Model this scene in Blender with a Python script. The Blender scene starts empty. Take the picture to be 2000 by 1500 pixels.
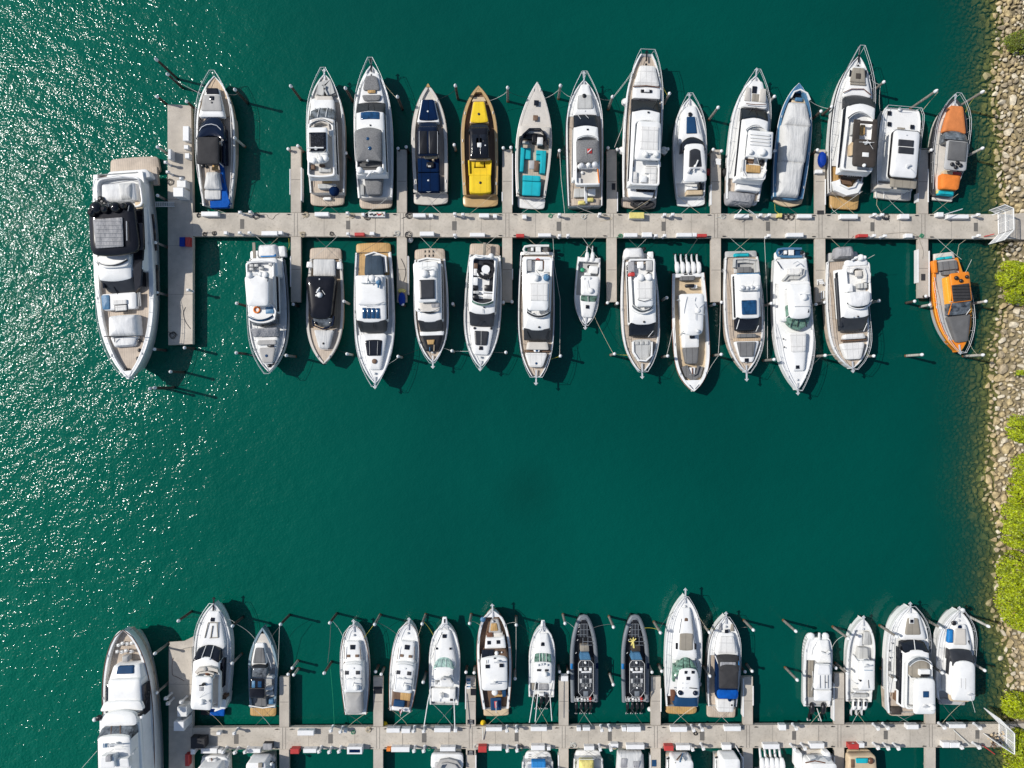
import bpy, bmesh, math, random
from mathutils import Vector, Matrix, noise
R = math.radians
random.seed(7)
S = bpy.context.scene
COL = S.collection
# ---------------------------------------------------------------- camera, sky, sun, exposure
HC = 92.0                      # camera height over the water, metres
FX = 1388.9                    # focal length in photo pixels (photo is 2000 wide)
cd = bpy.data.cameras.new('camera'); cam = bpy.data.objects.new('camera', cd); COL.objects.link(cam)
cam.location = (0, 0, HC); cam.rotation_euler = (0, 0, 0)
cd.sensor_width = 36; cd.lens = FX/2000*36; cd.clip_end = 2000; cd.clip_start = 1
S.camera = cam
SUNV = Vector((-.69, .17, .70)).normalized()
w = bpy.data.worlds.new('World'); S.world = w; w.use_nodes = True
nt = w.node_tree; bg = nt.nodes['Background']
sky = nt.nodes.new('ShaderNodeTexSky'); sky.sky_type = 'NISHITA'; sky.sun_disc = False
sky.sun_elevation = math.asin(SUNV.z); sky.sun_rotation = math.atan2(SUNV.x, SUNV.y)
nt.links.new(sky.outputs[0], bg.inputs[0]); bg.inputs[1].default_value = 0.10
ld = bpy.data.lights.new('sun', 'SUN'); ld.energy = 3.85; ld.angle = R(.6); ld.color = (1, .955, .89)
sun = bpy.data.objects.new('sun', ld); COL.objects.link(sun)
sun.rotation_euler = SUNV.to_track_quat('Z', 'Y').to_euler(); sun.location = (-60, 12, 60)
S.view_settings.view_transform = 'Standard'; S.view_settings.look = 'None'
S.view_settings.exposure = 0.06; S.view_settings.gamma = 1
S.render.engine = 'CYCLES'
S.cycles.max_bounces = 6; S.cycles.diffuse_bounces = 2; S.cycles.glossy_bounces = 2
S.cycles.transparent_max_bounces = 6; S.cycles.caustics_reflective = False; S.cycles.caustics_refractive = False
S.cycles.sample_clamp_indirect = 4

# ---------------------------------------------------------------- materials
MATS = {}
def nd(nt, t, **k):
    n = nt.nodes.new(t)
    for a, b in k.items(): setattr(n, a, b)
    return n
def M(name, col, rough=.5, metal=0, var=.08, scale=.9, bump=0, bscale=3, stretch=None, planks=0, pdark=.55, grid=0, spec=.5, coat=0, axis='x', dirt=0):
    m = bpy.data.materials.new(name); m.use_nodes = True; nt = m.node_tree; L = nt.links.new
    b = nt.nodes['Principled BSDF']
    b.inputs['Roughness'].default_value = rough; b.inputs['Metallic'].default_value = metal
    b.inputs['Specular IOR Level'].default_value = spec; b.inputs['Coat Weight'].default_value = coat
    tc = nd(nt, 'ShaderNodeTexCoord')
    n = nd(nt, 'ShaderNodeTexNoise'); n.inputs['Scale'].default_value = scale; n.inputs['Detail'].default_value = 6
    n.inputs['Roughness'].default_value = .65
    L(tc.outputs['Object'], n.inputs['Vector'])
    r = nd(nt, 'ShaderNodeMapRange'); r.inputs[1].default_value = .3; r.inputs[2].default_value = .7
    r.inputs[3].default_value = 1-var*2; r.inputs[4].default_value = 1+var
    L(n.outputs[0], r.inputs[0])
    mx = nd(nt, 'ShaderNodeMix', data_type='RGBA', blend_type='MULTIPLY'); mx.inputs[0].default_value = 1
    mx.inputs[6].default_value = (*col, 1); L(r.outputs[0], mx.inputs[7]); out = mx.outputs[2]
    if planks:
        sp = nd(nt, 'ShaderNodeSeparateXYZ'); L(tc.outputs['Object'], sp.inputs[0])
        lines = []
        for ax, pd in ((0 if axis == 'x' else 1, planks),) + (((1 if axis == 'x' else 0), grid),)*(grid > 0):
            d = nd(nt, 'ShaderNodeMath', operation='MULTIPLY'); L(sp.outputs[ax], d.inputs[0]); d.inputs[1].default_value = 1/pd
            f = nd(nt, 'ShaderNodeMath', operation='FRACT'); L(d.outputs[0], f.inputs[0])
            g = nd(nt, 'ShaderNodeMath', operation='LESS_THAN'); L(f.outputs[0], g.inputs[0]); g.inputs[1].default_value = min(.3, .035/pd+.06)
            lines.append(g)
        if len(lines) == 2:
            a = nd(nt, 'ShaderNodeMath', operation='MAXIMUM'); L(lines[0].outputs[0], a.inputs[0]); L(lines[1].outputs[0], a.inputs[1]); lines = [a]
        mm = nd(nt, 'ShaderNodeMix', data_type='RGBA'); L(lines[0].outputs[0], mm.inputs[0]); L(out, mm.inputs[6])
        m2 = nd(nt, 'ShaderNodeMix', data_type='RGBA', blend_type='MULTIPLY'); m2.inputs[0].default_value = 1; L(out, m2.inputs[6]); m2.inputs[7].default_value = (pdark, pdark, pdark, 1)
        L(m2.outputs[2], mm.inputs[7]); out = mm.outputs[2]
    if dirt:
        n3 = nd(nt, 'ShaderNodeTexNoise'); n3.inputs['Scale'].default_value = 4; n3.inputs['Detail'].default_value = 8; L(tc.outputs['Object'], n3.inputs['Vector'])
        r3 = nd(nt, 'ShaderNodeMapRange'); r3.inputs[1].default_value = .55; r3.inputs[2].default_value = .75; r3.inputs[4].default_value = dirt; L(n3.outputs[0], r3.inputs[0])
        m3 = nd(nt, 'ShaderNodeMix', data_type='RGBA'); L(r3.outputs[0], m3.inputs[0]); L(out, m3.inputs[6]); m3.inputs[7].default_value = (.16, .13, .1, 1); out = m3.outputs[2]
    L(out, b.inputs['Base Color'])
    if bump:
        n2 = nd(nt, 'ShaderNodeTexNoise'); n2.inputs['Scale'].default_value = bscale; n2.inputs['Detail'].default_value = 4
        mp = nd(nt, 'ShaderNodeMapping'); L(tc.outputs['Object'], mp.inputs[0]); L(mp.outputs[0], n2.inputs['Vector'])
        if stretch: mp.inputs['Scale'].default_value = stretch
        bp = nd(nt, 'ShaderNodeBump'); bp.inputs['Distance'].default_value = bump; bp.inputs['Strength'].default_value = 1
        L(n2.outputs[0], bp.inputs['Height']); L(bp.outputs[0], b.inputs['Normal'])
    MATS[name] = m
    return m
M('white', (.83, .83, .81), .3, var=.04, scale=.7, dirt=.07)
M('white2', (.77, .77, .75), .5, var=.07)
M('shell', (.68, .64, .58), .5, var=.06)
M('greyhull', (.06, .062, .066), .3)
M('orangefade', (.64, .21, .06), .85, var=.08, bump=.04)
M('lightgrey', (.46, .46, .45), .5, var=.06)
M('bone', (.61, .57, .51), .55, var=.06)
M('glass', (.012, .014, .02), .12, var=.2, spec=.45)
M('softglass', (.035, .037, .042), .35, var=.15)
M('blueglass', (.015, .07, .17), .1, var=.3, scale=2, spec=.5)
M('aquaglass', (.36, .52, .46), .15, var=.3, scale=3)
M('greenglass', (.17, .30, .23), .12, var=.45, scale=2.5, spec=.5)
M('clearglass', (.16, .18, .2), .12, var=.5, scale=1.5, spec=.5)
M('teak', (.60, .45, .30), .65, var=.13, planks=.28, pdark=.75)
M('oldteak', (.54, .45, .36), .7, var=.12, planks=.28, pdark=.78)
M('goldteak', (.55, .34, .13), .55, var=.12, planks=.3, pdark=.75)
M('walnut', (.17, .10, .06), .6, var=.15, planks=.2, pdark=.7)
M('beige', (.60, .47, .31), .6, var=.08)
M('gold', (.50, .34, .16), .35, var=.05)
M('greycloth', (.13, .13, .13), .9, var=.1, bump=.03, bscale=2)
M('greycushion', (.17, .17, .17), .9, var=.08, planks=.75, grid=0, pdark=.6, bump=.02)
M('palecloth', (.42, .41, .39), .9, var=.07, bump=.05, bscale=1.2, stretch=(1, .3, 1))
M('palecushion', (.5, .5, .48), .85, var=.06, planks=.8, pdark=.7, bump=.02)
M('taupe', (.30, .27, .22), .9, var=.08, planks=.95, pdark=.75)
M('whitecushion', (.74, .73, .70), .8, var=.05, planks=.7, grid=1.4, pdark=.8, bump=.03)
M('whitecanvas', (.74, .74, .73), .8, var=.06, bump=.12, bscale=.9, stretch=(1.6, .5, 1))
M('creasedcanvas', (.60, .60, .585), .85, var=.06, bump=.13, bscale=1.1, stretch=(2.4, .35, 1))
M('darkcanvas', (.035, .034, .036), .9, var=.12, bump=.05, bscale=1.5)
M('browncanvas', (.05, .04, .033), .8, var=.15, bump=.05, bscale=1.5)
M('dullcanvas', (.33, .33, .34), .9, var=.1, bump=.3, bscale=1.4, stretch=(1, .6, 1))
M('navy', (.0005, .013, .055), .95, spec=.15, var=.12, planks=1.1, pdark=.6, bump=.02)
M('navygloss', (.003, .008, .025), .15, var=.1)
M('royal', (.0, .085, .40), .8, spec=.2, var=.12, bump=.12, bscale=2)
M('skyblue', (.01, .19, .5), .6, var=.1, bump=.05, planks=.5, pdark=.8)
M('steelblue', (.07, .19, .33), .5, var=.1, bump=.1, bscale=1.5)
M('slate', (.03, .055, .085), .8, var=.1, bump=.04, planks=.8, pdark=.8)
M('bluegrey', (.22, .31, .36), .35)
M('turquoise', (0, .40, .47), .8, var=.08, planks=1.2, pdark=.75)
M('yellow', (.82, .56, .015), .8, var=.06, planks=.8, pdark=.85)
M('softyellow', (.72, .62, .2), .8, var=.1, bump=.1)
M('orange', (.80, .22, .03), .8, var=.07, bump=.05)
M('orangepaint', (.78, .24, .02), .25, var=.05)
M('saffron', (.82, .38, .04), .25, var=.05)
M('black', (.014, .014, .016), .35, var=.15)
M('blackgloss', (.01, .01, .013), .12, var=.15)
M('rubber', (.02, .02, .02), .8)
M('rubbergrey', (.17, .19, .21), .55, var=.06)
M('brownrail', (.17, .075, .04), .4, var=.15)
M('steel', (.64, .65, .66), .5, metal=.25, var=.05)
M('red', (.50, .045, .04), .5, var=.12)
M('green', (.02, .28, .14), .5)
M('rope', (.55, .47, .33), .9)
M('whiterope', (.65, .65, .6), .9)
M('yellowrope', (.55, .5, .05), .9)
M('blueboard', (.008, .05, .13), .7, spec=.25)
M('concrete', (.53, .48, .405), .9, var=.13, scale=.35, bump=.01, bscale=8, dirt=.38)
M('concretefinger', (.50, .45, .38), .9, var=.12, scale=.5, bump=.01, bscale=8, dirt=.33)
M('concretehead', (.54, .485, .41), .9, var=.16, scale=.25, bump=.01, bscale=8, dirt=.3)
M('joint', (.2, .18, .16), .9)
M('grate', (.17, .16, .145), .8, planks=.14, pdark=.4, axis='y')
M('plastic', (.80, .80, .79), .45, var=.04)
M('pedestal', (.66, .67, .68), .4, var=.05)
M('pilewood', (.085, .062, .048), .9, var=.3, scale=3, bump=.05, bscale=5)
M('pilegrey', (.27, .245, .215), .9, var=.22, scale=3, bump=.05, bscale=5)
M('pilesleeve', (.55, .52, .46), .7, var=.25, scale=2)
M('rust', (.22, .09, .03), .9, var=.3, scale=5)
M('cap', (.75, .76, .76), .5)
M('blueplastic', (.0, .035, .30), .6, spec=.25, var=.1)
M('skin', (.45, .27, .18), .6)

# ---------------------------------------------------------------- helpers
def U(px, py, z=0.):
    """photo pixel at height z -> world point"""
    k = (HC-z)/FX
    return Vector(((px-1000)*k, (750-py)*k, z))
def meshobj(name, verts, faces, mat, parent=None, smooth=True, ang=.6):
    me = bpy.data.meshes.new(name); me.from_pydata([tuple(v) for v in verts], [], faces)
    me.validate(); me.update()
    bm = bmesh.new(); bm.from_mesh(me); bmesh.ops.recalc_face_normals(bm, faces=bm.faces); bm.to_mesh(me); bm.free()
    if smooth:
        me.polygons.foreach_set('use_smooth', [True]*len(me.polygons)); me.set_sharp_from_angle(angle=ang)
    if mat is not None: me.materials.append(MATS[mat] if isinstance(mat, str) else mat)
    o = bpy.data.objects.new(name, me); COL.objects.link(o)
    if parent: o.parent = parent
    return o
def empty(name, loc, rz=0, label=None, cat=None, group=None):
    o = bpy.data.objects.new(name, None); COL.objects.link(o); o.location = loc; o.rotation_euler = (0, 0, rz)
    o.empty_display_size = .5
    if label: tag(o, label, cat, group)
    return o
def tag(o, label=None, cat=None, group=None, kind=None):
    if label: o['label'] = label
    if cat: o['category'] = cat
    if group: o['group'] = group
    if kind: o['kind'] = kind
    return o
def copy_tree(o, parent=None):
    c = o.copy(); COL.objects.link(c)
    if parent: c.parent = parent
    for ch in list(o.children): copy_tree(ch, c)
    return c
class MB:
    def __init__(s): s.v = []; s.f = []
    def add(s, v, f):
        n = len(s.v); s.v += [Vector(x) for x in v]; s.f += [tuple(n+i for i in q) for q in f]
    def box(s, x0, x1, y0, y1, z0, z1, bev=0.):
        pts = []
        rings = [(z0, 0), (z1-bev, 0), (z1, bev)] if bev else [(z0, 0), (z1, 0)]
        for z, i in rings: pts += [(x0+i, y0+i, z), (x1-i, y0+i, z), (x1-i, y1-i, z), (x0+i, y1-i, z)]
        f = [(3, 2, 1, 0)]
        for k in range(len(rings)-1):
            for j in range(4): f.append((4*k+j, 4*k+(j+1) % 4, 4*k+4+(j+1) % 4, 4*k+4+j))
        m = 4*(len(rings)-1); f.append((m, m+1, m+2, m+3)); s.add(pts, f)
    def tube(s, pts, r, n=6, r1=None):
        pts = [Vector(p) for p in pts]; N = len(pts)
        if N < 2: return
        vs = []
        for i, p in enumerate(pts):
            d = (pts[min(i+1, N-1)]-pts[max(i-1, 0)])
            if d.length < 1e-6: d = Vector((0, 0, 1))
            d.normalize(); a = Vector((0, 0, 1)) if abs(d.z) < .9 else Vector((1, 0, 0))
            u = d.cross(a).normalized(); q = d.cross(u)
            rr = r if r1 is None else r+(r1-r)*i/(N-1)
            for k in range(n):
                t = 2*math.pi*k/n; vs.append(p+u*math.cos(t)*rr+q*math.sin(t)*rr)
        f = []
        for i in range(N-1):
            for k in range(n): f.append((i*n+k, i*n+(k+1) % n, (i+1)*n+(k+1) % n, (i+1)*n+k))
        f.append(tuple(range(n))); f.append(tuple((N-1)*n+k for k in range(n))); s.add(vs, f)
    def lathe(s, prof, c=(0, 0, 0), n=12, sx=1, sy=1):
        vs = []
        for r, z in prof:
            for k in range(n):
                t = 2*math.pi*k/n; vs.append((c[0]+r*sx*math.cos(t), c[1]+r*sy*math.sin(t), c[2]+z))
        f = []
        for i in range(len(prof)-1):
            for k in range(n): f.append((i*n+k, i*n+(k+1) % n, (i+1)*n+(k+1) % n, (i+1)*n+k))
        f.append(tuple(range(n))); f.append(tuple((len(prof)-1)*n+k for k in range(n))); s.add(vs, f)
    def prism(s, poly, z0, z1):
        n = len(poly); s.add([(p[0], p[1], z0) for p in poly]+[(p[0], p[1], z1) for p in poly],
            [tuple(range(n)), tuple(range(n, 2*n))]+[(i, (i+1) % n, n+(i+1) % n, n+i) for i in range(n)])
    def obj(s, name, mat, parent=None, smooth=True, ang=.6): return meshobj(name, s.v, s.f, mat, parent, smooth, ang)

class Boat:
    """A boat measured in photo pixels: fr = (ox, oy, scale) of the zoomed crop the numbers were read from."""
    def __init__(s, fr, name, cat, label, bow, stern, w, zb=2.2, zs=1.5, rs=.88, tm=.42, pp=3.1, qq=.88, g=.16, hull='white', flare=.22, nick=None, group=None, bluff=0.):
        s.fr = fr; s.zb = zb; s.zs = zs
        A = s.u(*stern, zs); B = s.u(*bow, zb)
        d = Vector((B.x-A.x, B.y-A.y, 0)); s.L = d.length; s.d = d.normalized(); s.A = Vector((A.x, A.y, 0))
        s.r = Vector((s.d.y, -s.d.x, 0)); s.rs = rs; s.tm = tm; s.pp = pp; s.qq = qq; s.bluff = bluff
        s.sg = 1 if s.d.y > 0 else -1
        s.W = w/fr[2]/FX*(HC-(zb+zs)/2); s.g = g
        s.root = empty(name, s.A, math.atan2(-s.d.x, s.d.y), label, cat, group)
        s.nick = nick; BOATS.append(s)
        s.hull(hull, flare)
    def u(s, x, y, z): return U(s.fr[0]+x/s.fr[2], s.fr[1]+y/s.fr[2], z)
    def loc(s, x, y, z):
        p = s.u(x, y, z)-s.A; return Vector((p.dot(s.r), p.dot(s.d), z))
    def Y(s, y, z):
        wy = s.u(0, y, z).y; return (wy-s.A.y)/s.d.y
    def m(s, w, z): return w/s.fr[2]/FX*(HC-z)
    def hw(s, t):
        t = max(0., min(1., t))
        if t < s.tm: k = t/s.tm; return s.W*(s.rs+(1-s.rs)*math.sin(k*math.pi/2))
        k = (t-s.tm)/(1-s.tm); return s.W*(s.bluff+(1-s.bluff)*max(0, 1-k**s.pp)**s.qq)
    def zsh(s, t): return s.zs+(s.zb-s.zs)*max(0, t)**1.5
    def hull(s, mat, flare):
        T = [i/26 for i in range(20)]+[.77, .81, .85, .89, .925, .955, .98, .993, 1]
        m = MB(); vs = []; K = 0
        for t in T:
            w = s.hw(t); z = s.zsh(t); y = t*s.L; fl = flare*t**1.5
            gi = max(w-s.g, .01)
            prof = [(w*(.6-.5*t**2), -.5, .10), (w*(.88-fl*1.1), .05, .055), (w*(.94-fl*.55), z*.45, .03), (w*.985, z*.82, .006), (w, z-.06, 0), (max(w-.03, .005), z, 0), (gi, z, 0), (gi, max(z-1.5, .12), 0)]
            ring = [(-a, y-c*s.L*t**4, b) for a, b, c in prof[::-1]]+[(a, y-c*s.L*t**4, b) for a, b, c in prof]
            vs += ring; K = len(ring)
        f = []
        for i in range(len(T)-1):
            for k in range(K-1): f.append((i*K+k, i*K+k+1, (i+1)*K+k+1, (i+1)*K+k))
        f.append(tuple(range(1, K-1)))
        for i in range(2): pass
        m.add(vs, f)
        if s.bluff > 0:
            n = (len(T)-1)*K; m.f.append(tuple(n+k for k in range(1, K-1)))
        s.hullo = m.obj('hull', mat, s.root, ang=.7)
    def T(s, y): return s.Y(y, s.zsh(max(0, min(1, s.Y(y, s.zs)/s.L))))/s.L
    def deck(s, y0, y1, mat, drop=.15, name='deck', z=None, inset=0.):
        t0, t1 = s.T(y0), s.T(y1)
        if t0 > t1: t0, t1 = t1, t0
        t0 = max(t0, .004); t1 = min(t1, .985)
        n = max(3, int((t1-t0)*24)); top = []; vs = []; f = []
        for i in range(n+1):
            t = t0+(t1-t0)*i/n; w = max(s.hw(t)-s.g-inset+.012, .02); zz = (s.zsh(t)-drop) if z is None else z
            for q in (-1, -.5, 0, .5, 1): vs.append((w*q, t*s.L, zz+(.03*(1-q*q) if z is None else 0)))
        for i in range(n):
            for k in range(4): f.append((i*5+k, i*5+k+1, i*5+6+k, i*5+5+k))
        b = len(vs)
        vs += [(v[0], v[1], min(v[2]-.05, max(.15, v[2]-1.4))) for v in vs[:]]
        edge = [k for k in range(5)]+[i*5+4 for i in range(1, n+1)]+[n*5+k for k in (3, 2, 1, 0)]+[i*5 for i in range(n-1, 0, -1)]
        for a, c in zip(edge, edge[1:]+edge[:1]): f.append((a, c, b+c, b+a))
        return meshobj(name, vs, f, mat, s.root)
    def outline(s, y0, w0, y1, w1, z0, z1, a0, a1, r, cx, dx):
        Y0, Y1 = s.Y(y0, z0), s.Y(y1, z1); W0, W1 = s.m(w0, z0), s.m(w1, z1)
        sg = 1 if Y1 > Y0 else -1
        zm = (z0+z1)/2; A0, A1, Rr = s.m(a0, zm), s.m(a1, zm), s.m(r, zm)
        X = 0.
        if cx is not None:
            ym = (y0+y1)/2; c = s.loc(cx, ym, zm); X = c.x
        X += s.m(dx, zm)*s.sg
        def end(Yc, Wc, A, out):
            return [(X+q*Wc, Yc-out*A*q*q) for q in (-1, -.72, -.42, -.14, .14, .42, .72, 1)]
        e0 = end(Y0, W0, A0, -sg); e1 = end(Y1, W1, A1, sg)
        left = e0[0], e1[0]; poly = e0+e1[::-1]
        # round the four corners
        n = len(poly); cs = {0, 7, 8, 15}; out = []
        if Rr > 0:
            for i, p in enumerate(poly):
                P = Vector(p)
                if i in cs:
                    a = Vector(poly[i-1]); b = Vector(poly[(i+1) % n])
                    da = (a-P); db = (b-P)
                    la = min(Rr, da.length*(.45 if (i in (0, 8)) else .95)); lb = min(Rr, db.length*(.45 if i in (7, 15) else .95))
                    if da.length < 1e-5 or db.length < 1e-5: out.append(P); continue
                    pa = P+da.normalized()*la; pb = P+db.normalized()*lb
                    for k in range(5):
                        t = k/4; out.append(pa*(1-t)**2+P*2*t*(1-t)+pb*t*t)
                else: out.append(P)
            # drop edge samples swallowed by a rounding
            poly = out
        else: poly = [Vector(p) for p in poly]
        return poly, X, Y0, Y1
    def p(s, kind, mat, y0, w0, y1, w1, z, th=.15, zb=None, a0=0, a1=0, r=0, cx=None, dx=0, bev=.03, grow=0., camber=0., flare=0., parent=None, label=None):
        z0, z1 = z if isinstance(z, tuple) else (z, z)
        poly, X, Y0, Y1 = s.outline(y0, w0, y1, w1, z0, z1, a0, a1, r, cx, dx)
        ys = [q.y for q in poly]; c = Vector((X, (min(ys)+max(ys))/2)); hx = max(abs(q.x-X) for q in poly); hy = (max(ys)-min(ys))/2
        bev = min(bev, hx*.45, hy*.45)
        def zt(q):
            t = (q.y-Y0)/(Y1-Y0) if abs(Y1-Y0) > 1e-6 else 0
            return z0+(z1-z0)*max(-.2, min(1.2, t))
        def ring(ins, dz, base=False, sc=None):
            fx = 1-ins/max(hx, .01) if sc is None else sc; fy = 1-ins/max(hy, .01) if sc is None else sc
            o = []
            for q in poly:
                v = Vector((c.x+(q.x-c.x)*fx, c.y+(q.y-c.y)*fy))
                zz = zt(v)+dz if not base else (zb if zb is not None else zt(v)-th)
                if base: zz = min(zz, zt(v)-.02)
                o.append((v.x, v.y, zz))
            return o
        rings = [ring(-flare-grow, 0, True), ring(-grow, -bev), ring(bev-grow, 0)]
        if camber or hx > .6:
            rings += [ring(0, camber*.7, sc=.7), ring(0, camber, sc=.3)]
        n = len(poly); vs = sum(rings, []); f = [tuple(range(n))[::-1]]
        for k in range(len(rings)-1):
            for j in range(n): f.append((k*n+j, k*n+(j+1) % n, (k+1)*n+(j+1) % n, (k+1)*n+j))
        m = (len(rings)-1)*n; f.append(tuple(m+j for j in range(n)))
        o = meshobj(kind, vs, f, mat, parent or s.root, ang=.9)
        if label: o['label'] = label
        return o
    def cabin(s, ya, wa, y1, w1, y0, w0, zr, zd, arc=20, arc2=30, glass='glass', roof='white', win=True, split=0, flare=.12, r=10, a0=0):
        s.p('cabin', roof, ya, wa, y1, w1, zr, zb=zd, a0=a0, a1=arc, r=r, bev=.1, camber=.08, flare=flare)
        if win:
            dy = (y1-ya)
            s.p('side_windows', 'glass', ya+dy*.06, wa, y1-dy*.02, w1, zr-.3, zb=zd+.45, a1=arc, r=r, bev=.01, grow=flare*.75)
        ws = s.p('windshield', glass, y1-(y0-y1)*.1, w1*.985, y0, w0, (zr-.04, zd+.12), zb=zd-.1, a0=-arc*.7, a1=arc2, r=6, bev=.04, camber=.05)
        if split:
            m = MB()
            for k in range(split):
                q = (k+1)/(split+1)*2-1
                A = s.Y(y1, zr); B = s.Y(y0, zd+.12); sg = 1 if B > A else -1
                pa = (q*s.m(w1, zr), A-sg*s.m(arc, zr)*q*q, zr+.05); pb = (q*s.m(w0, zd), B-sg*s.m(arc2, zd)*q*q, zd+.2)
                mid = [(pa[0]+(pb[0]-pa[0])*t, pa[1]+(pb[1]-pa[1])*t, pa[2]+(pb[2]-pa[2])*t+.06) for t in (0, .5, 1)]
                m.tube(mid, .045)
            m.obj('window_frame', 'white', ws)
    def wipers(s, y0, y1, z0, z1, xs):
        for x in xs:
            m = MB(); a = s.loc(x[0], y0, z0+.06); b = s.loc(x[1], y1, z1+.1); m.tube([a, b], .035); m.obj('wiper', 'black', s.root)
    def top(s, y0, w0, y1, w1, z, zb, mat='white', th=.22, name='hardtop', legs=True, **k):
        o = s.p(name, mat, y0, w0, y1, w1, z, th=th, camber=k.pop('camber', .1), r=k.pop('r', 22), bev=.08, **k)
        if legs:
            cx = k.get('cx'); X = 0 if cx is None else s.loc(cx, (y0+y1)/2, z).x
            X += s.m(k.get('dx', 0), z)*s.sg
            Y0, Y1 = s.Y(y0, z), s.Y(y1, z)
            for yy, ww, sl in ((Y0+(Y1-Y0)*.12, w0, -.2), (Y0+(Y1-Y0)*.85, w1, .5)):
                for q in (-1, 1):
                    m = MB(); wv = s.m(ww, z)*.86
                    m.tube([(X+q*wv, yy, z-th*.6), (X+q*wv*1.02, yy+sl*(1 if Y1 > Y0 else -1), zb)], .06); m.obj('hardtop_strut', mat if mat in ('white', 'black') else 'steel', o)
        return o
    def hatch(s, x, y, wx, wy, z, mat='glass', kind='hatch', th=.06, r=3, parent=None):
        return s.p(kind, mat, y-wy, wx, y+wy, wx, z, th=th, r=r, cx=x, bev=.015, parent=parent)
    def rail(s, y0, y1, h=.65, inset=.12, over=0., mat='steel', ybow=True, r=.028, gap=1.8, zoff=0, sides=(-1, 1)):
        t0, t1 = s.T(y0), min(1., s.T(y1)); m = MB(); n = max(5, int((t1-t0)*s.L/.8)); sides_pts = []
        for q in sides:
            pts = []
            for i in range(n+1):
                t = t0+(t1-t0)*i/n; w = max(s.hw(t)-inset+.28*max(0, t-.6)/.4, .3)
                pts.append(Vector((q*w, t*s.L+over*.45*max(0, (t-.8)/.2)**2, s.zsh(t)+h*min(1, .25+i*.9/n*3)+zoff)))
            sides_pts.append(pts); m.tube(pts, r, 5)
            lo = [Vector((p.x, p.y, p.z-h*.45)) for p in pts]; m.tube(lo, r*.6, 4)
            k = max(2, int((t1-t0)*s.L/gap))
            for i in range(k+1):
                j = int(i*n/k); p = pts[j]; t = t0+(t1-t0)*j/n; w = max(s.hw(t)-inset, .05)
                m.tube([p, (q*w, t*s.L, s.zsh(t)-.05+zoff)], r*.8, 4)
        if ybow and len(sides) == 2: m.tube([sides_pts[0][-1], sides_pts[1][-1]], r, 5)
        return m.obj('railing', mat, s.root)
    def rub(s, mat='black', r=.05, dz=-.08):
        m = MB()
        for q in (-1, 1):
            m.tube([(q*(s.hw(t)+.01), t*s.L, s.zsh(t)+dz) for t in [i/24 for i in range(25)]], r, 5)
        return m.obj('rub_rail', mat, s.root)
    def line(s, pts, kind, mat, r=.03):
        """pts: (x, y, z) in crop pixels and metres"""
        m = MB(); m.tube([s.loc(*q) for q in pts], r, 5); return m.obj(kind, mat, s.root)
    def poly(s, kind, mat, pts, z0, z1, parent=None):
        m = MB(); m.prism([s.loc(x, y, z1)[:2] for x, y in pts], z0, z1); return m.obj(kind, mat, parent or s.root, ang=.5)
    def dome(s, x, y, z, rad=.3, h=.35, mat='white', kind='radar_dome', n=12):
        c = s.loc(x, y, z+h*.6); m = MB()
        m.lathe([(rad*.45, -.3), (rad*.5, 0), (rad, .04), (rad, h*.45), (rad*.8, h*.8), (rad*.4, h), (.01, h)], (c.x, c.y, z), n)
        return m.obj(kind, mat, s.root)
    def bar(s, x, y, z, ln=.9, mat='white', ang=0., kind='radar_scanner'):
        c = s.loc(x, y, z+.3); m = MB(); a = Vector((math.cos(ang), math.sin(ang), 0))*ln
        m.lathe([(.12, -.05), (.2, 0), (.18, .22), (.01, .24)], (c.x, c.y, z), 10)
        m.tube([c+a+Vector((0, 0, 0)), c-a], .085, 6); return m.obj(kind, mat, s.root)
    def ant(s, x, y, z, x2, y2, z2, mat='whiterope', r=.022): return s.line([(x, y, z), (x2, y2, z2)], 'antenna', mat, r)
    def anchor(s, y=None, extra=.5, mat='steel'):
        m = MB(); z = s.zb; m.box(-.09, .09, s.L-.9, s.L+extra, z-.02, z+.06)
        m.tube([(-.22, s.L+extra-.15, z-.02), (0, s.L+extra+.12, z+.05), (.22, s.L+extra-.15, z-.02)], .06)
        m.lathe([(.13, 0), (.15, .12), (.08, .22), (.01, .24)], (0, s.L-1.3, z-.12), 8)
        return m.obj('anchor', mat, s.root)
    def cleats(s, ts=(.12, .45, .8)):
        for t in ts:
            for q in (-1, 1):
                m = MB(); w = s.hw(t)-s.g*.5; y = t*s.L; z = s.zsh(t); m.tube([(q*w, y-.18, z+.09), (q*w, y+.18, z+.09)], .035, 5); m.tube([(q*w, y, z), (q*w, y, z+.09)], .05, 5)
                m.obj('cleat', 'steel', s.root)
    def outboard(s, x, y, z=.9, mat='white', k=1., tilt=.55, trim='black', lab=None):
        c = s.loc(x, y, z+.5); o = empty('outboard_motor', (0, 0, 0)); o.parent = s.root; o.location = (c.x, c.y, z)
        if lab: o['label'] = lab
        m = MB(); vs = []; n = 12
        st = [(-.62, .05, .05, .38), (-.56, .17, .14, .4), (-.3, .25, .24, .46), (.05, .27, .28, .52), (.38, .25, .27, .52), (.6, .18, .2, .47), (.7, .05, .08, .42)]
        for yy, hw_, hh, zc in st:
            for i in range(n):
                t = 2*math.pi*i/n; cx_, sz = math.cos(t), math.sin(t)
                vs.append((hw_*k*math.copysign(abs(cx_)**.75, cx_), yy*k, (zc+hh*math.copysign(abs(sz)**.75, sz))*k))
        f = []
        for i in range(len(st)-1):
            for j in range(n): f.append((i*n+j, i*n+(j+1) % n, (i+1)*n+(j+1) % n, (i+1)*n+j))
        f.append(tuple(range(n))); f.append(tuple((len(st)-1)*n+j for j in range(n))); m.add(vs, f); m.obj('cowling', mat, o)
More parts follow.
